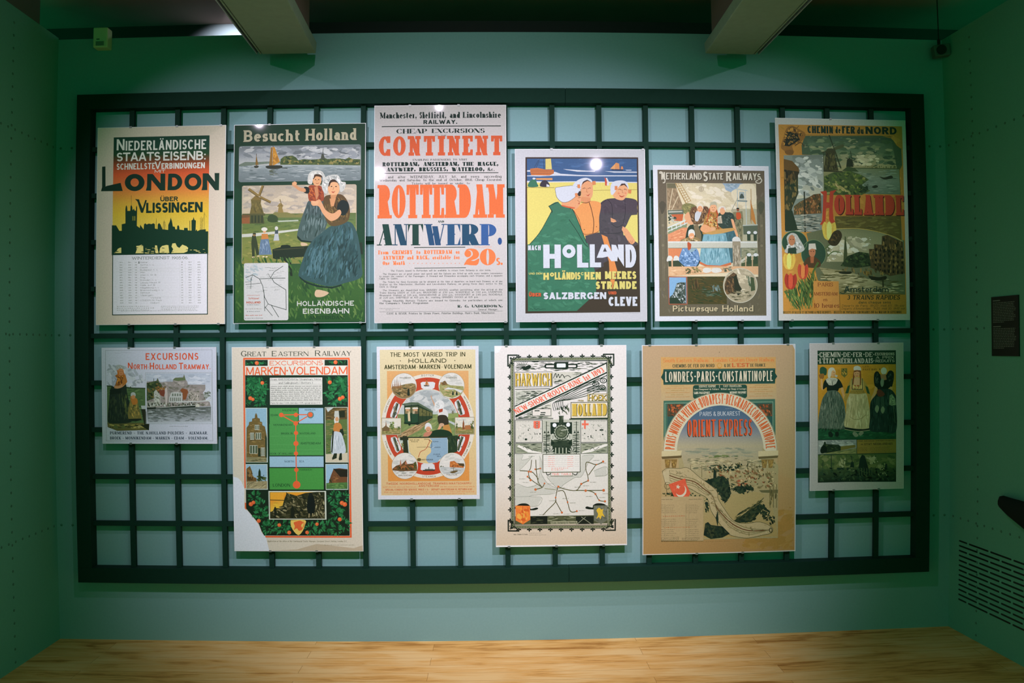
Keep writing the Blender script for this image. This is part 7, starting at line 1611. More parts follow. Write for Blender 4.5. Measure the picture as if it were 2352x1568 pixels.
def arctext(txt, a0, a1, rx, ry, hh, c, flip=False, T=.16):
    p.text(txt, 0, 0, abs(math.radians(a1 - a0)) * (rx + ry) / 2, hh, c, T=T, gap=.25,
           warp=lambda u, v: (CX + (rx + (v if not flip else -v) * hh) * math.cos(math.radians(a0 + (a1 - a0) * u)), CY + (ry + (v if not flip else -v) * hh) * math.sin(math.radians(a0 + (a1 - a0) * u))))
arctext('HOUSE BOAT', 196, 212, 416, 474, 14, '#6a5c3c'); arctext('MOTOR BOAT', -36, -18, 416, 474, 14, '#6a5c3c'); arctext('STEAM TRAM', 163, 146, 428, 486, 14, '#6a5c3c', True); arctext('STEAM TRAM', 36, 18, 428, 486, 14, '#6a5c3c', True)
R2 = '#c0683c'
p.text('TWEEDE NOORDHOLLANDSCHE TRAMWEG-MAATSCHAPPIJ', 154, 1351, 958, 1370, R2, T=.18, gap=.14, space=.6); p.text('AMSTERDAM', 462, 1374, 654, 1393, R2, T=.18, gap=.2)
p.micro(120, 1386, 440, 1404, 1, '#cc8a58', words=(24, 50)); p.micro(668, 1384, 996, 1402, 1, '#cc8a58', words=(24, 50))
p.text('SPECIAL CONDUCTED SERVICE, PRICE f 5.\u2013  DEPART AMSTERDAM 10, RETURN 4.00', 146, 1409, 966, 1427, R2, T=.17, gap=.10, space=.5)
p.micro(134, 1434, 990, 1452, 1, '#cc8a58', words=(24, 60)); p.micro(220, 1452, 900, 1468, 1, '#cc8a58', words=(24, 60))
p.build('#cfd2d4', clips=((.33, 0), (.80, 0), (.33, 1), (.80, 1)))
# ---- poster: new short route Harwich to Hook of Holland
q = [(50, 43), (1019, 40), (1026, 1508), (60, 1525)]
p = Poster('p', (-0.0595, 0.5888, 1.478, 0.489), q, 1.45, 'off-white poster with black ornamental border, steam engine and rail map, fourth in lower row')
PA = '#c4c0b9'
sheet(p, '#c9cdd2', q, 2)
p.poly([(110, 45), (1016, 43), (1023, 1500), (63, 1515), (54, 96), (80, 92)], PA)
p.grad(0, 0, 0, 0, [(0, '#c4c0b9'), (.6, '#c2beb4'), (1, '#b8aa94')], quad=[(58, 100), (1016, 96), (1022, 1498), (64, 1512)])
K = '#1a2018'; G = '#6f7458'; RD = '#c86a54'; GD = '#b9a04c'
def X(a, b_, t): return a + (b_ - a) * t
# border: four corner brackets, leaves outward, scroll strip inside
def side(ax, ay, bx, by, nx, ny, n):
    p.line([(ax, ay), (bx, by)], 4, K); p.line([(ax - nx * 26, ay - ny * 26), (bx - nx * 26, by - ny * 26)], 4, K)
    p.line([(ax - nx * 13, ay - ny * 13), (bx - nx * 13, by - ny * 13)], 18, G)
    L = math.hypot(bx - ax, by - ay); tx, ty = (bx - ax) / L, (by - ay) / L; items = []; c = p.col(K)
    for i in range(n):
        t = (i + .5) / n; x, y = X(ax, bx, t), X(ay, by, t)
        for s_, l, w in ((-1, 20, 7), (0, 26, 8), (1, 20, 7)):
            dx, dy = nx * l * (1 if s_ == 0 else .55) + tx * s_ * l, ny * l * (1 if s_ == 0 else .55) + ty * s_ * l
            items.append(([(x, y), (x + dx * .5 - dy * w / l * .8, y + dy * .5 + dx * w / l * .8), (x + dx, y + dy), (x + dx * .5 + dy * w / l * .8, y + dy * .5 - dx * w / l * .8)], [c] * 4))
        items.append(([(x - tx * 6, y - ty * 6), (x + nx * 8, y + ny * 8), (x + tx * 6, y + ty * 6), (x - nx * 8, y - ny * 8)], [c] * 4))
    m = n * 4
    for i in range(m):
        t = (i + .5) / m; x, y = X(ax, bx, t) - nx * 13, X(ay, by, t) - ny * 13; k = 1 if i % 2 else -1
        items.append(([(x - tx * 7 + nx * 6 * k, y - ty * 7 + ny * 6 * k), (x + nx * 2, y + ny * 2), (x + tx * 7 - nx * 6 * k, y + ty * 7 - ny * 6 * k), (x - nx * 2, y - ny * 2)], [c] * 4))
    p.step(); p.emit(items)
side(190, 130, 890, 126, 0, -1, 9); side(890, 1384, 190, 1388, 0, 1, 9); side(172, 1370, 168, 150, -1, 0, 15); side(902, 150, 908, 1370, 1, 0, 15)
for cx, cy, sx, sy in ((150, 112, 1, 1), (926, 108, -1, 1), (152, 1404, 1, -1), (938, 1398, -1, -1)):
    p.line([(cx, cy), (cx + sx * 70, cy)], 10, K); p.line([(cx, cy), (cx, cy + sy * 80)], 10, K); p.line(p.spline([(cx + sx * 10, cy + sy * 80), (cx + sx * 26, cy + sy * 46), (cx + sx * 18, cy + sy * 20), (cx + sx * 44, cy + sy * 30), (cx + sx * 66, cy + sy * 14)]), 7, K); p.ell(cx + sx * 30, cy + sy * 60, 9, 9, K, 10); p.dabs((min(cx + sx * 8, cx + sx * 50), min(cy + sy * 8, cy + sy * 80), max(cx + sx * 8, cx + sx * 50), max(cy + sy * 8, cy + sy * 80)), 16, 18, [K, '#4a4e38'], 45, 60, 3)
IX0, IX1 = 200, 884
# engraved tone for the inner field
def hatch(region, n, cols=(K, '#4c5240', '#6d7260'), size=34, ang=0): p.dabs(region, n, size, list(cols), ang, 5, 9)
p.frame(198, 156, 882, 1352, 3, K)
hatch((204, 158, 860, 230), 150); p.blob([(260, 210), (290, 190), (310, 184), (320, 200), (300, 216), (270, 222)], K)
for k in range(11): a = math.radians(150 + k * 14); p.line([(270, 205), (270 + 66 * math.cos(a), 205 + 46 * math.sin(a))], 3, K)
for x0, x1 in ((418, 505), (570, 662)):
    p.rrect(x0, 176, x1, 210, 14, K); p.rrect(x0 + 12, 186, x1 - 12, 201, 7, PA)
p.rrect(488, 162, 594, 216, 14, K); p.rrect(508, 174, 574, 203, 6, '#c6cac4')
# Harwich
hatch((204, 236, 474, 356), 40, (GD, '#a08a40'), 30, 90); p.text('HARWICH', 204, 244, 470, 336, GD, T=.115, t=.08, sf=.015, h=.06, gap=.05, shadow=(K, 4, 3)); p.frame(200, 234, 476, 346, 3, K)
p.line([(204, 362), (470, 358)], 5, K)
p.rect_(478, 236, 690, 312, '#b4b2a4'); hatch((480, 286, 690, 340), 40); hatch((620, 240, 760, 262), 20)
p.line(p.spline([(484, 280), (500, 246), (508, 276), (520, 252), (530, 278), (544, 256), (556, 262), (566, 280)]), 5, K); p.line(p.spline([(560, 274), (590, 262), (610, 276)]), 4, K)
# middle left harbour view
p.poly([(204, 370), (450, 370), (340, 430), (204, 490)], '#a9aa9c'); hatch([(204, 372), (440, 372), (340, 428), (204, 486)], 110, (K, '#6a7060', '#c0bfb2')); 
for x, y in ((284, 392), (270, 404), (320, 404), (340, 390)): p.rect_(x, y, x + 34, y + 6, K)
p.poly([(260, 580), (330, 520), (470, 460), (474, 578)], '#b6b4a6'); hatch([(206, 575), (300, 530), (420, 480), (466, 470), (466, 574)], 100, (K, '#6a7060'))
p.rect_(330, 506, 466, 556, '#c2bdb2'); p.frame(328, 504, 468, 558, 3, K)
for x, y in ((390, 530), (386, 544), (346, 516)): p.rect_(x, y, x + 36, y + 7, K)
# smoke bands
for k in range(6):
    o = k * 15
    p.line(p.spline([(488 + o * .9, 520 - o * .2), (480 + o, 470 - o * .4), (520 + o, 440), (700 + o * .6, 330 + o), (760 + o * .4, 310 + o), (820, 276 + o * 1.4)]), 4, K)
p.dabs([(490, 500), (610, 460), (600, 550), (510, 548)], 30, 30, [K, '#5a604c'], 60, 30, 5)
for cx, cy in ((795, 325), (840, 350), (850, 300)): p.ring(cx, cy, 26, 20, 6, K); p.ring(cx, cy, 12, 9, 4, K)
for k in range(5): p.line(p.spline([(730, 360 + k * 5), (790, 340 + k * 9), (870, 352 + k * 6)]), 3, K)
p.line([(206, 566), (874, 262)], 5, K)
# red band
p.poly([(200, 482), (874, 166), (878, 244), (204, 566)], K); p.poly([(202, 490), (870, 178), (874, 236), (204, 554)], '#c6c3b8')
ang = math.degrees(math.atan2(236 - 554, 874 - 204))
Lb = math.hypot(670, 318)
p.text('NEW\u00b7SHORT\u00b7ROUTE\u00b7JUNE 1st 1893', 212, 544 - 42, 212 + Lb - 22, 544, RD, T=.20, t=.13, sf=.04, h=.08, gap=.06, rot=ang, slant=-.18)
for k in range(14): t = k / 13; p.line([(214 + 640 * t, 474 - 304 * t), (232 + 640 * t, 466 - 304 * t)], 5, PA)
# Hook of Holland
p.text('FROM', 664, 440, 704, 452, '#8f803c', T=.18, gap=.1); p.text('HOEK', 738, 404, 872, 442, GD, T=.17, t=.1, sf=.04, h=.08, gap=.06, shadow=(K, 3, 3)); p.frame(732, 396, 880, 450, 3, '#8f803c')
p.rect_(614, 458, 882, 572, '#c2bba6'); p.text('HOLLAND', 620, 468, 876, 556, GD, T=.17, t=.11, sf=.04, h=.07, gap=.06, shadow=(K, 4, 3)); p.frame(610, 456, 884, 576, 4, K)
p.frame(206, 574, 482, 582, 3, K); p.frame(600, 576, 882, 582, 3, K)
# two maps with arms
for x0, x1 in ((204, 402), (684, 880)):
    p.rect_(x0, 590, x1, 750, '#b9b6aa'); p.dabs((x0 + 4, 612, x1 - 4, 746), 60, 16, ['#a5a498', '#8f9084', '#c4c0b4'], 60, 60, 3); p.frame(x0 - 2, 586, x1 + 2, 754, 4, K); p.micro(x0 + 10, 594, x1 - 64 if x0 < 300 else x1 - 10, 604, 1, '#6a6e60') if x0 < 300 else p.micro(x0 + 66, 594, x1 - 10, 604, 1, '#6a6e60')
p.polys([[(338, 594), (386, 594), (386, 640), (378, 650), (346, 650), (338, 640)]], RD)
for y in (600, 616, 632): p.rect_(356, y, 370, y + 11, K); p.rect_(360, y + 2, 366, y + 9, '#c6c3b8')
p.polys([[(708, 590), (721, 590), (721, 652), (708, 652)], [(692, 612), (742, 612), (742, 626), (692, 626)]], RD)
for x, y, w, h in ((274, 722, 16, 14), (296, 656, 7, 10), (346, 686, 6, 8), (360, 684, 6, 10), (708, 684, 10, 6), (734, 706, 8, 8), (756, 698, 6, 20), (792, 660, 8, 8), (822, 656, 28, 10), (840, 690, 10, 8), (380, 684, 10, 8)): p.rect_(x, y, x + w, y + h, K)
# locomotive
p.rect_(404, 584, 680, 834, '#a6a798'); hatch((406, 690, 470, 832), 60); hatch((618, 690, 678, 832), 60); hatch((406, 590, 460, 690), 16, ('#7d8270', '#969884')); hatch((624, 590, 678, 690), 16, ('#7d8270', '#969884'))
for x in (432, 652): p.line([(x, 600), (x, 834)], 5, K)
for x in (420, 446, 640, 664): p.polys([[(x - 8, 684), (x, 664), (x + 8, 684)]], K)
p.rect_(462, 604, 620, 690, '#20261c'); p.ell(492, 625, 15, 15, '#c9cdc6', 18); p.ell(592, 622, 15, 15, '#c9cdc6', 18)
p.poly([(522, 556), (560, 556), (556, 570), (560, 640), (522, 640), (526, 570)], '#3a4032'); p.dabs((524, 556, 560, 640), 14, 26, ['#6a705c', '#22281e'], 88, 6, 5)
p.ell(542, 676, 58, 58, '#2c3226', 30); p.ring(542, 676, 50, 50, 6, '#8f9380'); p.ell(542, 676, 38, 38, '#5a604c', 24); p.dabs((512, 650, 574, 704), 20, 22, ['#787e68', '#2c3226', '#9a9e8a'], 0, 10, 5); p.line([(542, 662), (580, 658)], 5, '#b4b6a6')
for k in range(16): a = 2 * PI * k / 16; p.ell(542 + 52 * math.cos(a), 676 + 52 * math.sin(a), 3, 3, '#b4b6a6', 6)
p.poly([(466, 730), (620, 730), (622, 776), (464, 776)], '#333a2c'); hatch((468, 732, 618, 774), 30, ('#6a705c', '#22281e')); p.ell(478, 756, 12, 12, '#1a1f16', 14); p.ell(606, 756, 12, 12, '#1a1f16', 14)
for x in (480, 604): p.blob([(x - 8, 730), (x - 6, 696), (x, 686), (x + 6, 696), (x + 8, 730)], '#b4b6a6'); p.line([(x, 700), (x, 726)], 4, K)
p.poly([(476, 776), (614, 776), (608, 832), (482, 832)], '#2a3024'); hatch((480, 780, 610, 830), 24, ('#8f9380', '#1a1f16'), 20, 88)
for k in range(4): p.rect_(496 + k * 26, 790, 504 + k * 26, 834, '#9a9e8a')
for cx in (462, 620):
    for k in range(10): a = math.radians(180 + k * 20); p.line([(cx, 826), (cx + 30 * math.cos(a), 826 + 34 * math.sin(a))], 4, '#b4b6a6' if k % 2 else K)
for k in range(9): y = 700 + k * 15; p.line([(410, y), (456, y - 2)], 3, K); p.line([(626, y), (676, y - 2)], 3, K)
for x0, x1 in ((204, 400), (684, 880)):
    p.rect_(x0, 758, x1, 832, '#8d907c'); hatch((x0 + 2, 760, x1 - 2, 830), 50); p.frame(x0 - 2, 756, x1 + 2, 834, 3, K)
p.poly([(230, 770), (330, 810), (400, 826), (396, 832), (300, 826), (216, 780)], '#c6c3b8'); p.poly([(880, 764), (860, 764), (700, 818), (690, 832), (760, 822), (880, 776)], '#c6c3b8'); p.line(p.spline([(260, 790), (276, 780), (290, 800), (310, 796), (330, 812)]), 3, K); p.line(p.spline([(750, 808), (770, 790), (790, 806), (820, 784)]), 3, K)
# timetable panel and big map
p.rect_(202, 838, 884, 1292, '#bfbdb2')
for pts in ([(206, 842), (260, 842), (250, 880), (300, 868), (330, 850), (290, 900), (240, 950), (206, 960)], [(380, 850), (400, 900), (396, 980), (440, 1050), (520, 1100), (470, 1130), (340, 1140), (206, 1170), (206, 1060), (290, 1080), (360, 1060), (380, 980)], [(690, 850), (780, 846), (740, 900), (690, 1000), (640, 1010), (560, 1060), (520, 1090), (440, 1010), (470, 1000), (620, 1000), (684, 960)], [(206, 1150), (330, 1150), (400, 1160), (360, 1220), (206, 1216)], [(780, 960), (870, 930), (876, 990), (790, 1000)]):
    p.poly(pts, '#b0b0a4'); p.line(p.spline(pts), 2, '#7d8070', closed=False)
p.rect_(408, 840, 678, 968, '#c4c2b8'); p.frame(404, 836, 682, 972, 5, '#4c5038')
for k in range(6): y = 852 + k * 14; p.micro(444, y, 494, y + 9, 1, RD, words=(18, 40)); p.micro(586, y, 630, y + 9, 1, RD, words=(18, 40)); p.micro(414, y + 2, 440, y + 8, 1, '#a4a294'); p.micro(500, y + 2, 580, y + 8, 1, '#a4a294'); p.micro(640, y + 2, 672, y + 8, 1, '#a4a294')
p.micro(470, 934, 620, 960, 2, RD, ragged=.4)
p.rect_(466, 972, 622, 996, '#c4c2b8'); p.frame(464, 970, 624, 998, 3, '#6a6a4c'); p.text('TIME TABLE', 472, 976, 616, 992, RD, T=.14, t=.1, sf=.04, h=.08, gap=.1)
p.line(p.spline([(430, 970), (440, 990), (464, 980)]), 5, K); p.line(p.spline([(660, 970), (650, 990), (626, 980)]), 5, K)
RT = '#55502c'
routes = ([(324, 880), (316, 940), (302, 968), (316, 1020), (400, 1080)], [(354, 880), (358, 950), (372, 1040), (402, 1082)], [(238, 958), (320, 966), (350, 990), (372, 1020)], [(352, 1096), (400, 1082), (420, 1050)], [(294, 1004), (316, 1022)], [(350, 950), (388, 942)], [(510, 1104), (520, 1078), (560, 1092), (650, 1104), (690, 1056), (740, 1032)], [(510, 1104), (500, 1160), (498, 1190), (440, 1250), (408, 1284)], [(498, 1180), (546, 1266)], [(520, 1108), (560, 1110), (588, 1190), (610, 1258), (656, 1258)], [(650, 1104), (720, 1104), (760, 1110), (792, 1130), (820, 1176), (862, 1184)], [(720, 1104), (856, 1103)], [(740, 1032), (734, 990), (722, 950), (728, 896), (796, 914), (848, 892)], [(796, 914), (742, 990)])
for r in routes: p.line(p.spline(r, 4), 5, RT)
p.line([(420, 1090), (500, 1098)], 4, '#8a886c')
for x, y, r in ((302, 966, 7), (318, 966, 7), (294, 1002, 7), (316, 1028, 8), (352, 1097, 9), (350, 948, 6), (388, 942, 6), (520, 1076, 8), (688, 1056, 8), (738, 1032, 7), (720, 1105, 9), (852, 1103, 10), (792, 1130, 7), (862, 1184, 8), (500, 1156, 6), (546, 1266, 8), (588, 1190, 6), (656, 1256, 7), (848, 892, 8), (800, 914, 5), (820, 1176, 6), (418, 1052, 6)): p.ell(x, y, r, r, '#b0683c', 12)
for x, y in ((232, 1016), (258, 1042), (312, 1114), (440, 1052), (526, 1082), (640, 1076), (700, 1066), (752, 1040), (724, 1144), (846, 1124), (454, 1176), (550, 1160), (604, 1192), (482, 1272), (380, 1278), (670, 1250), (560, 1276), (820, 1152), (300, 850), (776, 880), (826, 900)): p.micro(x, y, x + 46, y + 8, 1, '#6a6c58', words=(14, 24))
# arms and foot
p.rect_(204, 1290, 884, 1352, '#55593f'); hatch((320, 1292, 780, 1350), 90, ('#7d8068', '#20261c', '#9a9a80')); p.rect_(316, 1294, 440, 1352, '#1a1f18'); p.rect_(650, 1294, 780, 1352, '#1f241c'); hatch((320, 1296, 430, 1350), 8, ('#55593f',)); p.line([(690, 1300), (760, 1350)], 4, '#8d8f78'); p.line([(660, 1350), (720, 1300)], 4, '#8d8f78')
p.rect_(464, 1330, 660, 1352, '#8d8d74'); p.text('From Antwerp & Harwich', 470, 1334, 654, 1349, '#30341f', T=.15, t=.1, sf=.04, h=.07, gap=.08)
p.blob([(204, 1240), (230, 1206), (280, 1200), (310, 1216), (318, 1240), (360, 1230), (370, 1240), (330, 1250)], K); p.blob([(884, 1240), (860, 1206), (810, 1198), (776, 1212), (770, 1230), (730, 1222), (720, 1236), (760, 1244)], K)
p.poly([(204, 1216), (312, 1218), (314, 1320), (260, 1354), (206, 1326)], '#c8783c'); p.dabs([(208, 1220), (308, 1222), (310, 1316), (260, 1348), (210, 1322)], 40, 30, ['#c8863c', '#b8602c', '#cc9a4c', '#c06a34'], 45, 50, 2); p.line([(258, 1220), (260, 1350)], 3, '#a8502c')
p.poly([(778, 1216), (882, 1214), (884, 1320), (834, 1354), (782, 1326)], '#6a6c5c'); p.dabs([(782, 1220), (878, 1220), (880, 1316), (834, 1346), (786, 1322)], 24, 24, ['#767868', '#5c5e50'], 45, 50, 2)
p.blob([(800, 1250), (820, 1232), (838, 1246), (850, 1238), (846, 1268), (860, 1300), (840, 1290), (830, 1316), (818, 1300), (800, 1312), (812, 1280)], '#c0a43c')
p.text('Wm. Dobler & Sohn.', 190, 1424, 296, 1434, '#4a4c38', T=.16, gap=.1, slant=.15); p.micro(306, 1416, 398, 1424, 1, '#4a4c38'); p.micro(304, 1430, 434, 1438, 1, '#4a4c38')
p.build(PA, clips=((.09, 0), (.81, 0), (.10, 1), (.46, 1), (.82, 1)))
# ---- poster: Orient Express
q = [(40, 67), (1105, 60), (1107, 1492), (50, 1522)]
p = Poster('p', (0.6657, 1.4427, 1.4765, 0.4371), q, 1.2, 'widest tan poster with a big lettered arch over an eastern city, lower row')
PA = '#b0966f'
sheet(p, '#b8bcbc', q, 3)
p.poly([(46, 72), (1086, 66), (1101, 100), (1102, 1486), (55, 1516)], PA)
p.grad(0, 0, 0, 0, [(0, '#b09878'), (.3, '#b39c78'), (.65, '#ae9468'), (1, '#a8895a')], quad=[(48, 74), (1084, 68), (1100, 1484), (57, 1514)])
p.dabs([(860, 1240), (1098, 1180), (1098, 1480), (700, 1490)], 60, 90, ['#a8864c', '#a4844a', '#ab8c54'], -20, 30, 2.4)
p.poly([(172, 150), (968, 150), (985, 1400), (180, 1420)], '#b39c74')
p.grad(0, 0, 0, 0, [(0, '#bd9860'), (.1, '#bf9e66'), (.22, '#b5a07a'), (1, '#ae9768')], quad=[(172, 150), (968, 150), (985, 1400), (180, 1420)])
OR = '#c8693a'; K = '#2f3a30'; DG = '#24463e'; CR = '#c8bfa6'
p.text('South Eastern Railway.  London Chatam Dover Railway', 190, 157, 962, 184, '#c8743c', T=.13, t=.05, sf=.04, h=.05, gap=.07, space=.4)
p.text('CHEMINS DE FER DU NORD', 252, 198, 544, 222, '#3f4436', T=.17, t=.12, gap=.1, space=.5); p.ring(577, 208, 17, 18, 4, '#b88a3c'); p.line(p.spline([(566, 222), (577, 228), (590, 220)]), 4, '#b88a3c'); p.text('& DE', 610, 197, 654, 219, '#3f4436', T=.17, t=.12, gap=.1); p.text('L\'EST', 664, 192, 786, 219, '#b8542c', T=.26, t=.14, sf=.06, h=.12, gap=.1); p.text('DE FRANCE', 792, 195, 896, 217, '#3f4436', T=.17, t=.12, gap=.1)
p.poly([(190, 234), (964, 228), (964, 262), (978, 284), (964, 304), (962, 334), (190, 342), (188, 312), (172, 290), (186, 262)], DG); p.line([(194, 240), (958, 236)], 3, '#4c6a60'); p.line([(194, 336), (958, 330)], 3, '#4c6a60')
p.text('LONDRES', 202, 250, 394, 322, CR, T=.115, t=.10, gap=.10, shadow=('#12281f', 4, 3)); p.ell(408, 284, 6, 6, CR, 8); p.text('PARIS', 421, 248, 545, 320, CR, T=.115, t=.10, gap=.10, shadow=('#12281f', 4, 3)); p.ell(557, 283, 6, 6, CR, 8); p.text('CONSTANTINOPLE', 570, 246, 948, 318, CR, T=.115, t=.10, gap=.10, shadow=('#12281f', 4, 3))
p.rrect(394, 342, 768, 436, 16, '#2a4a3e')
PKW = dict(T=.2, t=.13, gap=.1)
p.text('SERVICE RAPIDE', 434, 344, 552, 360, '#b9b49a', **PKW); p.text('FAST TRAVELLING', 604, 343, 730, 358, '#b9b49a', **PKW); p.line([(577, 340), (577, 362)], 3, '#b9b49a')
p.text('Sans Changement de Voitures', 402, 366, 574, 378, '#b9b49a', **PKW); p.text('Without any Change of Carriages', 586, 364, 762, 376, '#b9b49a', **PKW); p.text('SANS PASSEPORT', 400, 389, 510, 406, '#c6c1a8', T=.17, t=.14, gap=.08); p.text('WITHOUT PASSPORT', 648, 387, 762, 403, '#c6c1a8', T=.17, t=.14, gap=.06); p.micro(420, 414, 460, 421, 1, '#8a9078'); p.micro(700, 408, 744, 415, 1, '#8a9078')
for x0, x1, yy in ((196, 380, 346), (776, 956, 340)):
    for k in range(6): w = (x1 - x0) * (.9 if k % 2 else .5) / 2; c_ = (x0 + x1) / 2; p.micro(c_ - w, yy + k * 15, c_ + w, yy + k * 15 + 11, 1, '#a08850' if k % 2 == 0 else '#b0824a', words=(30, 70))
# green square spandrels
p.poly([(190, 452), (962, 440), (966, 790), (190, 800)], '#4c6e5c'); p.frame(200, 462, 952, 800, 5, '#7f9680'); p.poly([(216, 474), (944, 468), (944, 780), (216, 780)], '#3b5a54')
for x0, x1 in ((216, 330), (840, 944)):
    p.rect_(x0, 474, x1, 560, '#5a4a38'); p.dabs((x0 + 4, 476, x1 - 4, 560), 60, 20, ['#a8542c', '#8a4a2c', '#4a3c2c', '#b8683c'], 40, 70, 2)
CXa, CYa = 583, 800
def arc(r, c, ry=None, n=50):
    ry = ry or r; p.poly([(CXa + r * math.cos(math.radians(180 + 180 * i / n)), CYa + ry * math.sin(math.radians(180 + 180 * i / n))) for i in range(n + 1)], c)
p.poly([(178, 800), (196, 700), (986, 690), (986, 800)], '#b39c74')
arc(395, CR, 404); arc(392, '#c9c0a4', 400)
p.ring(CXa, CYa, 394, 403, 3, '#8a7a58', 180, 360)
arc(300, '#6a7888', 316)
# sky inside the arch: printed blend, then the city below
for k in range(16):
    a0, a1 = k / 16, (k + 1) / 16
    def yv(t): return 484 + (800 - 484) * t
    def wv(y): return 300 * math.sqrt(max(0, 1 - ((CYa - y) / 316) ** 2))
    y0, y1 = yv(a0), yv(a1)
    def cm(t):
        st = [(0, '#4f6478'), (.3, '#5c6c80'), (.6, '#888a8c'), (.85, '#a9a086'), (1, '#b0a482')]
        for (ta, ca), (tb, cb) in zip(st, st[1:]):
            if t <= tb + 1e-9:
                u = (t - ta) / (tb - ta); A, B = lin(ca), lin(cb); return tuple(x + (y - x) * u for x, y in zip(A, B))
    p.grad(0, 0, 0, 0, [(0, cm(a0)), (1, cm(a1))], quad=[(CXa - wv(y0), y0), (CXa + wv(y0), y0), (CXa + wv(y1), y1), (CXa - wv(y1), y1)])
def arch_text(txt, a0, a1, c):
    r0, r1 = 316, 382
    p.text(txt, 0, 0, math.radians(a1 - a0) * (r0 + r1) / 2, r1 - r0, c, T=.108, t=.105, gap=.08, space=.2,
           warp=lambda u, v: (CXa + (r0 + (r1 - r0) * v) * math.cos(math.radians(a0 + (a1 - a0) * u)), CYa + (r0 + (r1 - r0) * v) * 1.035 * math.sin(math.radians(a0 + (a1 - a0) * u))))
arch_text('PARIS\u00b7MUNICH\u00b7VIENNE\u00b7BUDAPEST\u00b7BELGRADE&CONSTANTINOPLE', 182, 357, OR)
p.text('PARIS & BUKAREST', 440, 526, 722, 556, '#b8bcbc', T=.13, t=.09, gap=.10, space=.3); p.micro(486, 503, 528, 511, 1, '#9aa0a4'); p.micro(620, 503, 668, 511, 1, '#9aa0a4')
p.text('ORIENT', 356, 582, 550, 698, '#cc5c34', T=.098, t=.08, gap=.07, shadow=('#3a2a22', -4, 4)); p.text('EXPRESS', 572, 580, 803, 694, '#cc5c34', T=.082, t=.075, gap=.075, shadow=('#3a2a22', -4, 4))
# bosporus view
p.poly([(290, 790), (880, 780), (984, 900), (984, 1400), (470, 1410), (300, 1000)], '#a69a72')
p.grad(0, 0, 0, 0, [(0, '#a9a086'), (.3, '#aa9e78'), (1, '#ab9765')], quad=[(300, 780), (870, 775), (984, 1390), (470, 1400)])
p.dabs([(330, 790), (480, 770), (700, 775), (850, 790), (830, 840), (360, 840)], 60, 60, ['#93927c', '#a09c82', '#8a8c78', '#aaa488'], 0, 8, 6)
p.dabs([(440, 840), (560, 826), (700, 822), (710, 838), (520, 850)], 30, 40, ['#6d7a4c', '#5f6e44', '#7d8656'], 0, 6, 5)
p.dabs([(360, 860), (880, 860), (900, 920), (380, 940)], 130, 34, ['#8f8a68', '#b4aa84', '#75755a', '#a09470', '#c0b690'], 0, 14, 4)
p.dabs([(480, 920), (640, 930), (770, 890), (700, 920), (560, 950)], 40, 30, ['#4f5a3c', '#5f6a48', '#6d7350'], -8, 14, 4)
p.dabs([(470, 930), (960, 920), (960, 1060), (480, 1060)], 150, 28, ['#988a62', '#b0a278', '#7d7450', '#a89a70', '#8a6a48'], 20, 60, 2.2)
for x, y0, y1 in ((800, 870, 960), (822, 890, 960), (640, 900, 960), (455, 900, 980), (378, 900, 960)): p.line([(x, y0), (x, y1)], 4, '#7d7450')
p.dabs([(690, 1000), (760, 990), (780, 1040), (700, 1050)], 20, 26, ['#96583c', '#a5684a'], 0, 20, 3); p.blob([(800, 1010), (840, 985), (876, 1010), (870, 1040), (810, 1040)], '#a49a74')
p.poly([(534, 1040), (536, 930), (546, 900), (556, 930), (556, 1040)], '#27352a'); p.line([(516, 902), (562, 896)], 6, '#30402f')
t1 = [(470, 1010), (520, 990), (600, 970), (640, 1000), (650, 1060), (660, 1090), (640, 1130), (620, 1160), (590, 1120), (560, 1060), (500, 1030)]
p.poly(t1, '#26352b'); p.dabs(t1, 90, 28, ['#1f2e26', '#33442f', '#2a3a2f', '#3f4c34'], 40, 70, 2)
p.dabs([(650, 1020), (720, 1040), (800, 1030), (830, 1070), (760, 1080), (720, 1100), (670, 1060)], 60, 26, ['#27362b', '#35452f', '#1f2e26'], 20, 60, 2)
p.poly([(660, 1100), (830, 1080), (900, 1100), (860, 1140), (700, 1250), (640, 1240), (610, 1170)], '#aa9a6c')
p.dabs([(690, 1240), (900, 1110), (860, 1180), (760, 1290), (680, 1280)], 80, 46, ['#4a4c30', '#5f5c3c', '#3c4430', '#75704a', '#2f3a2c'], -34, 14, 5)
p.poly([(680, 1280), (860, 1160), (880, 1200), (800, 1290), (700, 1296)], '#39422e'); p.dabs([(690, 1280), (860, 1170), (870, 1200), (790, 1288)], 40, 34, ['#4c4f36', '#2a3426', '#5a5a3c'], -30, 12, 5)
for x, y in ((880, 1200), (930, 1240)): p.dabs([(x - 10, y), (x + 30, y - 10), (x + 40, y + 80), (x - 6, y + 70)], 24, 24, ['#2f3c2c', '#454c34', '#222c22'], 70, 40, 2)
p.poly([(850, 1070), (982, 1066), (982, 1090), (870, 1086)], '#6d6a4a'); p.dabs([(920, 1030), (980, 1030), (982, 1190), (920, 1190)], 40, 30, ['#8a8058', '#756c48', '#a08f62', '#5f5a3c'], 88, 10, 4)
for x in (926, 950, 972): p.line([(x, 1030), (x + 2, 1190)], 4, '#6d6544')
DK = ['#1e2c24', '#26352b', '#31402f', '#3f4a36']
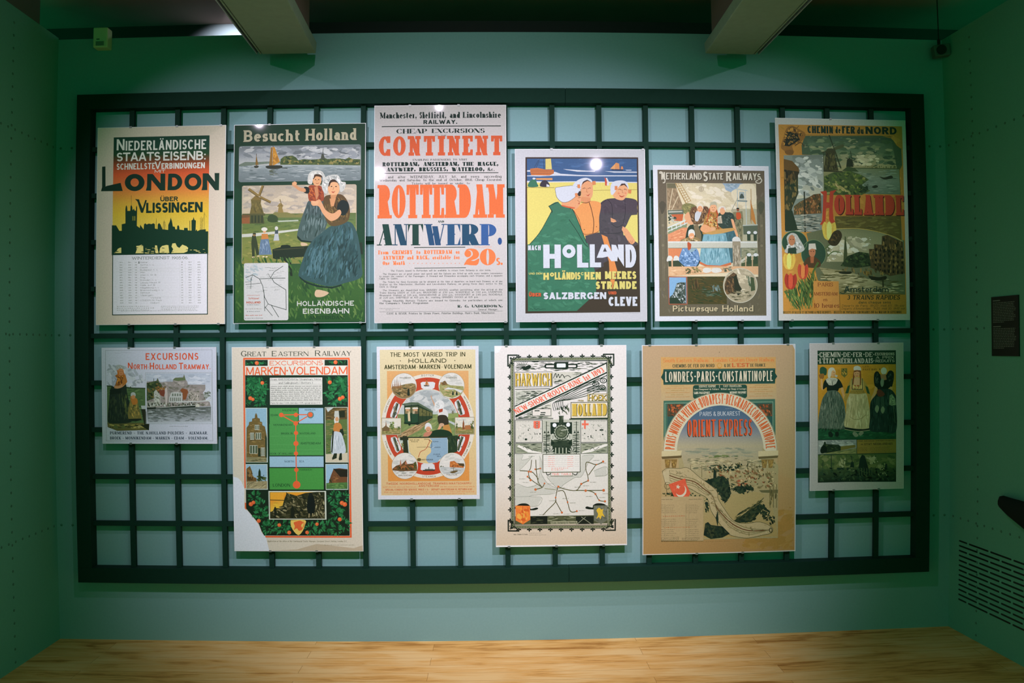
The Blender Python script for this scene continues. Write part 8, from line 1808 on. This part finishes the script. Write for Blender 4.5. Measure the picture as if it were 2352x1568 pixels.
for reg, n, sz in (([(560, 960), (640, 985), (664, 1090), (622, 1170), (556, 1100), (540, 1040)], 90, 22), ([(480, 900), (760, 880), (700, 930), (560, 960)], 50, 20), ([(650, 1000), (700, 1040), (760, 1000), (835, 1070), (740, 1105), (660, 1070)], 70, 20), ([(470, 985), (560, 1000), (540, 1060), (480, 1050)], 26, 20), ([(690, 1290), (900, 1130), (910, 1200), (800, 1300)], 40, 30), ([(870, 1190), (930, 1200), (960, 1290), (890, 1280)], 36, 18)):
    p.dabs(reg, n, sz, DK, 40, 80, 1.8)
p.dabs([(480, 880), (970, 870), (970, 1060), (640, 1000), (480, 960)], 110, 15, ['#6a6244', '#57563c', '#7d7048', '#c4b488', '#8a5a3c'], 70, 70, 2)
p.dabs([(340, 850), (870, 840), (880, 880), (360, 890)], 50, 26, ['#7d7a5c', '#c0b48c', '#6d7054'], 0, 8, 6)
# arch shoulders and capitals
for s_, x0, x1 in ((1, 178, 318), (-1, 846, 984)):
    p.poly([(x0, 800), (x1, 796), (x1 - (10 if s_ > 0 else 0), 832), (x0, 840)], '#c4b790'); p.poly([(x0 - 2, 838), (x1, 830), (x1 - 6, 846), (x0 + 4, 854)], '#6d5c3c')
    for k in range(2): xx = x0 + 24 + k * 44; p.poly([(xx - 4, 856), (xx + 40, 856), (xx + 30, 916), (xx + 4, 916)], '#8a7040'); p.dabs((xx, 858, xx + 34, 914), 12, 20, ['#a08448', '#6d5630', '#b4985c'], 80, 30, 3)
# map ribbon
rb = p.spline([(182, 940), (220, 918), (300, 920), (360, 916), (440, 980), (552, 1066), (570, 1130), (620, 1210), (680, 1282), (760, 1300), (860, 1290), (942, 1326), (940, 1364), (880, 1380), (780, 1400), (700, 1392), (640, 1370), (580, 1300), (520, 1210), (496, 1130), (430, 1090), (330, 1040), (206, 1030)], 4)
p.poly(rb, '#b5a680'); p.dabs(rb, 90, 22, ['#a89870', '#bfb08c', '#9c8c64', '#ab9c74'], 45, 50, 3); p.line(rb, 3, '#5f5a3c', closed=True)
for o, w, c in ((0, 6, '#6a4428'), (16, 3, '#857a54'), (-18, 3, '#857a54'), (30, 2.5, '#8f8560')): p.line(p.spline([(210, 960 + o), (300, 990 + o), (400, 1010 + o), (470, 1060 + o), (530, 1110), (560, 1190 + o * .6), (640, 1280 + o), (720, 1330 + o), (800, 1350 + o * .8), (920, 1345)], 6), w, c)
for k in range(70): t = p.rnd.random(); i = int(t * 10); c = [(230, 950), (300, 960), (360, 980), (430, 1040), (500, 1090), (540, 1160), (580, 1220), (640, 1290), (720, 1350), (800, 1340), (860, 1330)][i]; x, y = c[0] + p.rnd.uniform(-20, 24), c[1] + p.rnd.uniform(-18, 20); p.line([(x, y), (x + p.rnd.uniform(-20, 20), y + p.rnd.uniform(-14, 14))], 2, '#857a58')
p.ring(934, 1346, 12, 18, 6, '#5a5436'); p.poly([(184, 950), (230, 920), (232, 1028), (206, 1030)], '#b8ab88'); p.ring(218, 1038, 22, 24, 3, '#7d7350'); p.line([(206, 1016), (216, 1100)], 5, '#8a7c58')
p.dabs([(180, 1090), (250, 1080), (420, 1090), (460, 1112), (190, 1112)], 40, 22, ['#3c4630', '#55583c', '#2c3626'], 20, 50, 2)
p.poly([(226, 1030), (340, 988), (350, 1030), (378, 1090), (346, 1140), (276, 1142)], '#cf6448'); p.dabs([(232, 1032), (338, 994), (372, 1090), (344, 1134), (280, 1136)], 20, 40, ['#c85c40', '#d46c50'], 10, 30, 2.4)
p.ell(313, 1076, 36, 42, '#cfc4ac', 26, 20); p.ell(306, 1066, 34, 38, '#cf6448', 26, 20); p.poly([(290, 1028), (296, 1042), (308, 1044), (298, 1052), (300, 1062), (290, 1054), (280, 1058), (284, 1046), (276, 1038), (288, 1040)], '#cfc4ac')
# tables
p.poly([(176, 1116), (466, 1112), (470, 1420), (178, 1420)], '#b39f78')
p.micro(178, 1130, 256, 1140, 1, '#5f5a42', words=(20, 40)); p.micro(366, 1128, 456, 1138, 1, '#5f5a42', words=(20, 40))
for y0, n in ((1170, 5), (1268, 5), (1340, 5)):
    for r in range(n): y = y0 + r * 13; p.micro(178, y, 205, y + 8, 1, '#5c5640'); p.micro(210, y, 310, y + 8, 1, '#6a6248', ragged=.5); p.micro(350, y, 364, y + 8, 1, '#6a6248'); p.micro(372, y, 440, y + 8, 1, '#6a6248', ragged=.3)
for x in (203, 346, 368): p.line([(x, 1165), (x, 1410)], 1.6, '#857a58')
p.micro(190, 1244, 340, 1256, 1, '#b0603a'); p.micro(200, 1322, 380, 1334, 1, '#b8743c')
p.micro(178, 1400, 312, 1428, 3, '#4f4a36', ragged=.1); p.micro(322, 1398, 450, 1424, 3, '#4f4a36', ragged=.2)
# trees at the foot
t2 = [(470, 1380), (480, 1300), (500, 1290), (520, 1310), (600, 1320), (650, 1370), (600, 1396), (520, 1406)]
p.poly(t2, '#24332a'); p.dabs(t2, 80, 26, ['#1c2a22', '#33422e', '#2a3a2e', '#454c34'], 50, 60, 2); p.dabs([(470, 1120), (500, 1130), (510, 1220), (480, 1226)], 30, 22, ['#24332a', '#35442f'], 60, 40, 2); p.poly([(552, 1260), (566, 1210), (572, 1270), (566, 1320)], '#2c3a2c')
p.micro(484, 1420, 656, 1430, 1, '#8a7444')
p.ell(577, 117, 3, 3, '#6a5a3c', 6)
p.build(PA, clips=((.05, 0), (.35, 0), (.95, 0), (.35, 1), (.65, 1)))
# ---- poster: Dutch State Railway, three women hand in hand
q = [(82, 73), (972, 70), (970, 1452), (82, 1473)]
p = Poster('p', (1.5164, 2.0109, 1.4795, 0.739), q, 2.1, 'grey-bordered poster of three women in long skirts on yellow, lower row far right')
sheet(p, '#979590', q, 3)
DG = '#1f3a28'; CR = '#9c9c8c'; YE = '#a07a2a'
p.poly([(156, 142), (900, 142), (898, 1388), (156, 1388)], DG)
KW = dict(T=.20, t=.10, sf=.045, h=.07, gap=.09)
p.ell(164, 182, 5, 5, CR, 8); p.text('CHEMIN', 174, 158, 376, 205, CR, **KW); p.ell(390, 180, 6, 6, CR, 8); p.text('DE', 401, 160, 468, 204, CR, **KW); p.ell(481, 180, 6, 6, CR, 8); p.text('FER', 494, 160, 580, 204, CR, **KW); p.ell(596, 180, 6, 6, CR, 8); p.text('DE', 609, 160, 676, 204, CR, **KW); p.ell(690, 182, 5, 5, CR, 8)
p.ell(164, 240, 5, 5, CR, 8); p.text('L\'\u00c9TAT', 174, 216, 316, 264, CR, **KW); p.ell(330, 240, 6, 6, CR, 8); p.text('N\u00c9ERLANDAIS', 346, 218, 682, 264, CR, **KW); p.ell(690, 240, 5, 5, CR, 8)
K2 = dict(T=.2, t=.11, sf=.05, h=.08, gap=.1)
p.text('EXCURSIONS', 702, 164, 886, 190, CR, **K2); p.text('A PRIX', 708, 197, 884, 221, CR, space=.6, **K2); p.text('REDUITS', 706, 230, 886, 255, CR, **K2)
p.poly([(158, 276), (898, 274), (898, 910), (158, 910)], YE)
p.dabs((160, 280, 896, 900), 120, 70, ['#a47e2e', '#9c7626', '#a88232'], 20, 60, 2.4)
p.text('LES', 586, 288, 640, 304, '#3c3a1c', **K2); p.text('PAYS BAS', 586, 314, 716, 332, '#3c3a1c', space=.6, **K2); p.poly([(740, 318), (748, 314), (752, 328), (742, 326)], '#3c3a1c')
p.poly([(158, 880), (898, 880), (898, 984), (158, 984)], '#1f4a30'); p.dabs((160, 890, 896, 982), 90, 40, ['#265438', '#1a4029', '#2c5c3c'], 0, 14, 4)
# shield
p.poly([(380, 312), (436, 310), (438, 370), (410, 400), (380, 372)], '#5f6030'); p.dabs([(384, 316), (432, 314), (434, 368), (410, 392), (384, 370)], 14, 16, ['#a8883c', '#3c4424'], 45, 60, 2)
# left woman
p.blob([(176, 350), (180, 310), (200, 296), (220, 300), (242, 320), (238, 370), (214, 376), (190, 372)], '#2a4a34'); p.blob([(170, 370), (214, 362), (214, 404), (190, 412), (174, 400)], '#7a5a2c')
p.poly(p.spline([(184, 410), (200, 414), (204, 460), (212, 510), (196, 514), (184, 480)]), '#a8885a')
p.blob([(206, 510), (214, 440), (250, 408), (330, 404), (370, 430), (396, 494), (360, 500), (340, 530), (250, 530), (240, 490)], '#18241c')
p.poly([(232, 416), (262, 398), (330, 402), (348, 418), (330, 456), (300, 474), (262, 470), (240, 440)], '#9a9a8a'); p.line([(290, 430), (298, 472)], 5, '#18241c'); p.dabs([(236, 418), (330, 404), (344, 420), (300, 468), (250, 450)], 18, 22, ['#a6a696', '#86887a'], 60, 50, 2)
p.ell(298, 352, 30, 40, '#a98a60'); p.blob([(252, 390), (256, 330), (280, 304), (312, 310), (326, 350), (310, 330), (290, 340), (282, 380), (270, 400)], '#a5a592'); p.poly([(320, 370), (346, 378), (340, 396), (318, 390)], '#9a9a8a'); p.ell(310, 350, 4, 3, '#3a2c1c', 8); p.line([(308, 374), (320, 374)], 4, '#8a4a34')
p.poly(p.spline([(370, 500), (396, 494), (410, 560), (428, 600), (416, 618), (400, 600), (384, 550)]), '#a8885a')
sk = p.spline([(250, 524), (340, 526), (400, 620), (420, 760), (414, 880), (290, 886), (180, 880), (158, 870), (168, 740), (200, 600), (250, 524)], 5)
p.poly(sk, '#4c5a4c'); p.dabs(sk, 230, 46, ['#566456', '#445244', '#626c5c', '#3a483c', '#6d7464'], 92, 12, 6)
p.dabs([(160, 874), (414, 878), (400, 910), (170, 908)], 50, 22, ['#1a2a20', '#2c3c2c', '#101a14'], 88, 14, 3); p.blob([(256, 920), (280, 910), (300, 940), (290, 962), (260, 955)], '#16241a'); p.blob([(320, 920), (346, 910), (356, 940), (340, 960), (322, 950)], '#16241a')
# middle woman
p.poly(p.spline([(470, 410), (440, 480), (416, 560), (404, 600), (420, 624), (436, 600), (450, 540), (486, 470)]), '#8f7a3c'); p.poly([(440, 480), (462, 470), (446, 548), (416, 548)], '#2c4a30')
p.poly(p.spline([(580, 410), (624, 470), (656, 560), (672, 590), (668, 620), (644, 610), (624, 550), (590, 480)]), '#8f7a3c'); p.poly([(606, 476), (632, 490), (650, 556), (624, 548)], '#2c4a30')
p.blob([(466, 520), (474, 420), (490, 400), (560, 400), (584, 420), (592, 520), (530, 530)], '#9a8a54'); p.dabs([(470, 515), (480, 410), (572, 410), (588, 515)], 60, 22, ['#b09a60', '#7d6a34', '#a8905a', '#8a4a2c'], 70, 40, 2); p.poly([(496, 404), (554, 404), (556, 470), (500, 470)], '#a58a64')
p.line([(482, 410), (484, 512)], 6, '#2a3a26'); p.line([(578, 410), (580, 512)], 6, '#2a3a26'); p.line([(484, 512), (580, 512)], 6, '#2a3a26')
for pts in ([(504, 346), (496, 400), (490, 460)], [(556, 340), (562, 400), (560, 466)]): p.line(p.spline(pts), 18, '#6a4426', w2=8)
p.ell(527, 360, 28, 40, '#a8835a'); p.blob([(500, 330), (500, 300), (530, 288), (562, 302), (566, 334), (530, 326)], '#a8a89a'); p.poly([(502, 332), (562, 330), (560, 348), (530, 340), (504, 350)], '#6a4426')
for d in (-11, 11): p.ell(527 + d, 362, 4, 3, '#3a2818', 8)
p.line([(516, 382), (527, 386), (538, 382)], 4, '#8a4434')
ap = p.spline([(458, 548), (530, 554), (608, 546), (630, 600), (652, 740), (660, 880), (560, 886), (412, 866), (420, 740), (430, 620)], 5)
p.poly(ap, '#9c946e'); p.dabs(ap, 130, 60, ['#a49c76', '#928a64', '#aca682', '#8c8660'], 92, 12, 6); p.line(p.spline([(460, 770), (500, 794), (560, 790), (610, 752)]), 5, '#7d7650')
p.poly([(470, 520), (590, 516), (610, 548), (540, 556), (454, 550)], '#85733a'); p.dabs((466, 520, 600, 552), 20, 20, ['#6d5c2c', '#988650'], 88, 20, 3)
p.poly(p.spline([(410, 868), (560, 888), (660, 876)]) + [(660, 894), (560, 906), (410, 886)], '#141e16'); p.line(p.spline([(410, 888), (530, 908), (660, 896)]), 5, '#8a8a6c')
p.blob([(484, 930), (500, 912), (526, 926), (540, 950), (510, 960)], '#6d7660'); p.blob([(540, 930), (566, 908), (590, 920), (576, 940), (556, 950)], '#6d7660')
# right woman, seen from behind
p.blob([(694, 470), (690, 380), (706, 344), (730, 344), (750, 370), (800, 380), (830, 340), (860, 336), (880, 370), (866, 470), (830, 520), (740, 520)], '#17201a'); p.dabs([(700, 460), (700, 380), (720, 350), (745, 380), (740, 460)], 24, 22, ['#2c382e', '#3f4a3c', '#101612'], 70, 50, 2); p.dabs([(820, 360), (860, 342), (872, 400), (850, 470), (820, 450)], 24, 22, ['#2c382e', '#3f4a3c', '#101612'], 110, 50, 2)
p.ell(784, 338, 28, 34, '#a8a898'); p.poly([(750, 372), (800, 366), (810, 420), (760, 430)], '#8a6a48'); p.blob([(750, 450), (760, 414), (782, 416), (780, 470), (762, 488)], '#6d7a66'); 
p.poly(p.spline([(700, 480), (684, 540), (662, 590), (660, 622), (682, 600), (704, 560), (722, 500)]), '#a8885a'); p.poly(p.spline([(850, 484), (866, 500), (850, 530), (790, 556), (760, 566), (756, 552), (800, 532), (830, 500)]), '#a8885a')
sk2 = p.spline([(740, 510), (840, 510), (890, 560), (898, 620), (898, 905), (780, 915), (650, 900), (650, 780), (654, 640), (700, 570)], 5)
p.poly(sk2, '#1f322c'); p.dabs(sk2, 160, 60, ['#253a33', '#1a2b26', '#2c423a', '#16241f'], 92, 10, 7)
p.blob([(716, 530), (740, 510), (770, 530), (790, 560), (760, 582), (724, 570)], '#5a3426'); p.poly([(712, 580), (740, 580), (742, 680), (716, 730), (694, 710), (704, 640)], '#34483c'); p.poly([(756, 580), (784, 580), (790, 700), (774, 740), (750, 710)], '#34483c'); p.blob([(696, 700), (716, 660), (736, 690), (718, 734)], '#6d7a62'); p.blob([(752, 710), (770, 672), (790, 700), (772, 742)], '#6d7a62')
p.poly([(836, 570), (860, 556), (890, 600), (898, 660), (856, 668), (830, 656)], '#6d7a62'); p.dabs([(838, 575), (862, 560), (892, 610), (890, 660), (834, 652)], 24, 16, ['#8a9478', '#4f5c48'], 45, 60, 2); p.line([(872, 664), (888, 830)], 6, '#4f5c48', w2=3)
# lower pictures
p.rect_(158, 990, 522, 1122, '#7d827c'); p.dabs((160, 992, 520, 1060), 50, 60, ['#8a8e86', '#969a92', '#6d746e'], 10, 20, 3)
p.poly([(364, 1050), (510, 1036), (514, 1060), (370, 1090)], '#6a6434'); p.poly([(186, 1060), (210, 1030), (216, 1006), (228, 1006), (234, 1028), (350, 1034), (372, 1050), (372, 1090), (240, 1112), (186, 1110)], '#22301f'); p.dabs([(190, 1060), (240, 1034), (360, 1040), (368, 1086), (200, 1106)], 40, 26, ['#33432c', '#1a261a', '#4a5638'], 0, 20, 4); p.blob([(180, 1080), (210, 1044), (240, 1060), (240, 1100), (190, 1116)], '#141e15'); p.poly([(240, 1112), (372, 1090), (522, 1066), (522, 1122), (160, 1122)], '#6d704a'); p.dabs([(250, 1112), (520, 1070), (520, 1120), (200, 1120)], 30, 40, ['#7d7c50', '#55603c', '#8a8858'], -10, 10, 6)
p.rect_(528, 986, 898, 1116, '#7d6c34'); p.text('POUR  AMSTERDAM  DEMANDEZ VIA BOXTEL', 540, 992, 884, 1004, '#332f18', T=.18, t=.12, gap=.1); p.text('VIA', 562, 1026, 584, 1038, '#332f18', T=.2, gap=.1); p.text('ETAT N\u00c9ERLANDAIS', 598, 1018, 864, 1038, '#332f18', T=.22, t=.12, sf=.05, h=.08, gap=.1); p.micro(536, 1060, 640, 1100, 3, '#4a4220', ragged=.2); p.micro(652, 1054, 892, 1114, 5, '#4a4220', ragged=.3)
p.grad(158, 1126, 898, 1386, [(0, '#4a5a34'), (.4, '#55603c'), (.55, '#3c4c30'), (1, '#16261c')])
p.dabs((160, 1128, 896, 1270), 90, 60, ['#4c5c36', '#5f6840', '#3f5030', '#6a704a'], 20, 60, 2.2); p.dabs([(340, 1170), (420, 1140), (420, 1250), (360, 1270)], 20, 40, ['#7d805c', '#8a8c6a'], 60, 40, 2.4); p.dabs([(610, 1150), (700, 1140), (730, 1200), (640, 1230)], 24, 44, ['#8a8a68', '#7d805c', '#96947a'], 20, 60, 2); p.dabs([(720, 1220), (800, 1200), (800, 1280), (730, 1280)], 16, 36, ['#7d805c', '#6a7050'], 20, 60, 2)
p.poly([(540, 1250), (556, 1160), (574, 1130), (600, 1140), (632, 1250), (640, 1330), (536, 1330)], '#1c2c22'); p.poly([(460, 1250), (470, 1200), (484, 1190), (496, 1210), (500, 1250)], '#1c2c22'); p.line([(470, 1140), (484, 1200)], 6, '#26352a'); p.line([(416, 1218), (540, 1190)], 5, '#26352a'); p.line([(282, 1128), (286, 1300)], 7, '#26352a'); p.poly([(790, 1260), (794, 1216), (812, 1216), (816, 1270)], '#26352a'); p.line([(200, 1200), (204, 1300)], 4, '#26352a')
p.dabs((160, 1250, 896, 1384), 170, 36, ['#1a2a20', '#24362a', '#0f1a14', '#30442f', '#3f5036'], 20, 60, 2.4); p.dabs([(440, 1260), (520, 1270), (500, 1290), (430, 1286)], 12, 24, ['#6a7456', '#55603f'], 0, 20, 3); p.dabs([(720, 1300), (800, 1290), (810, 1330), (730, 1330)], 20, 16, ['#6d7658', '#4a5640', '#84896a'], 80, 30, 2); p.dabs([(380, 1330), (440, 1320), (450, 1370), (390, 1372)], 12, 24, ['#4a5a3a', '#3c4c30'], 0, 30, 2.4)
for k in range(6): p.line([(546 + k * 24, 1260), (548 + k * 24, 1320)], 5, '#4c5a3c')
p.build('#979590', clips=((.25, 0), (.73, 0), (.25, 1), (.73, 1)))
bpy.context.view_layer.update()
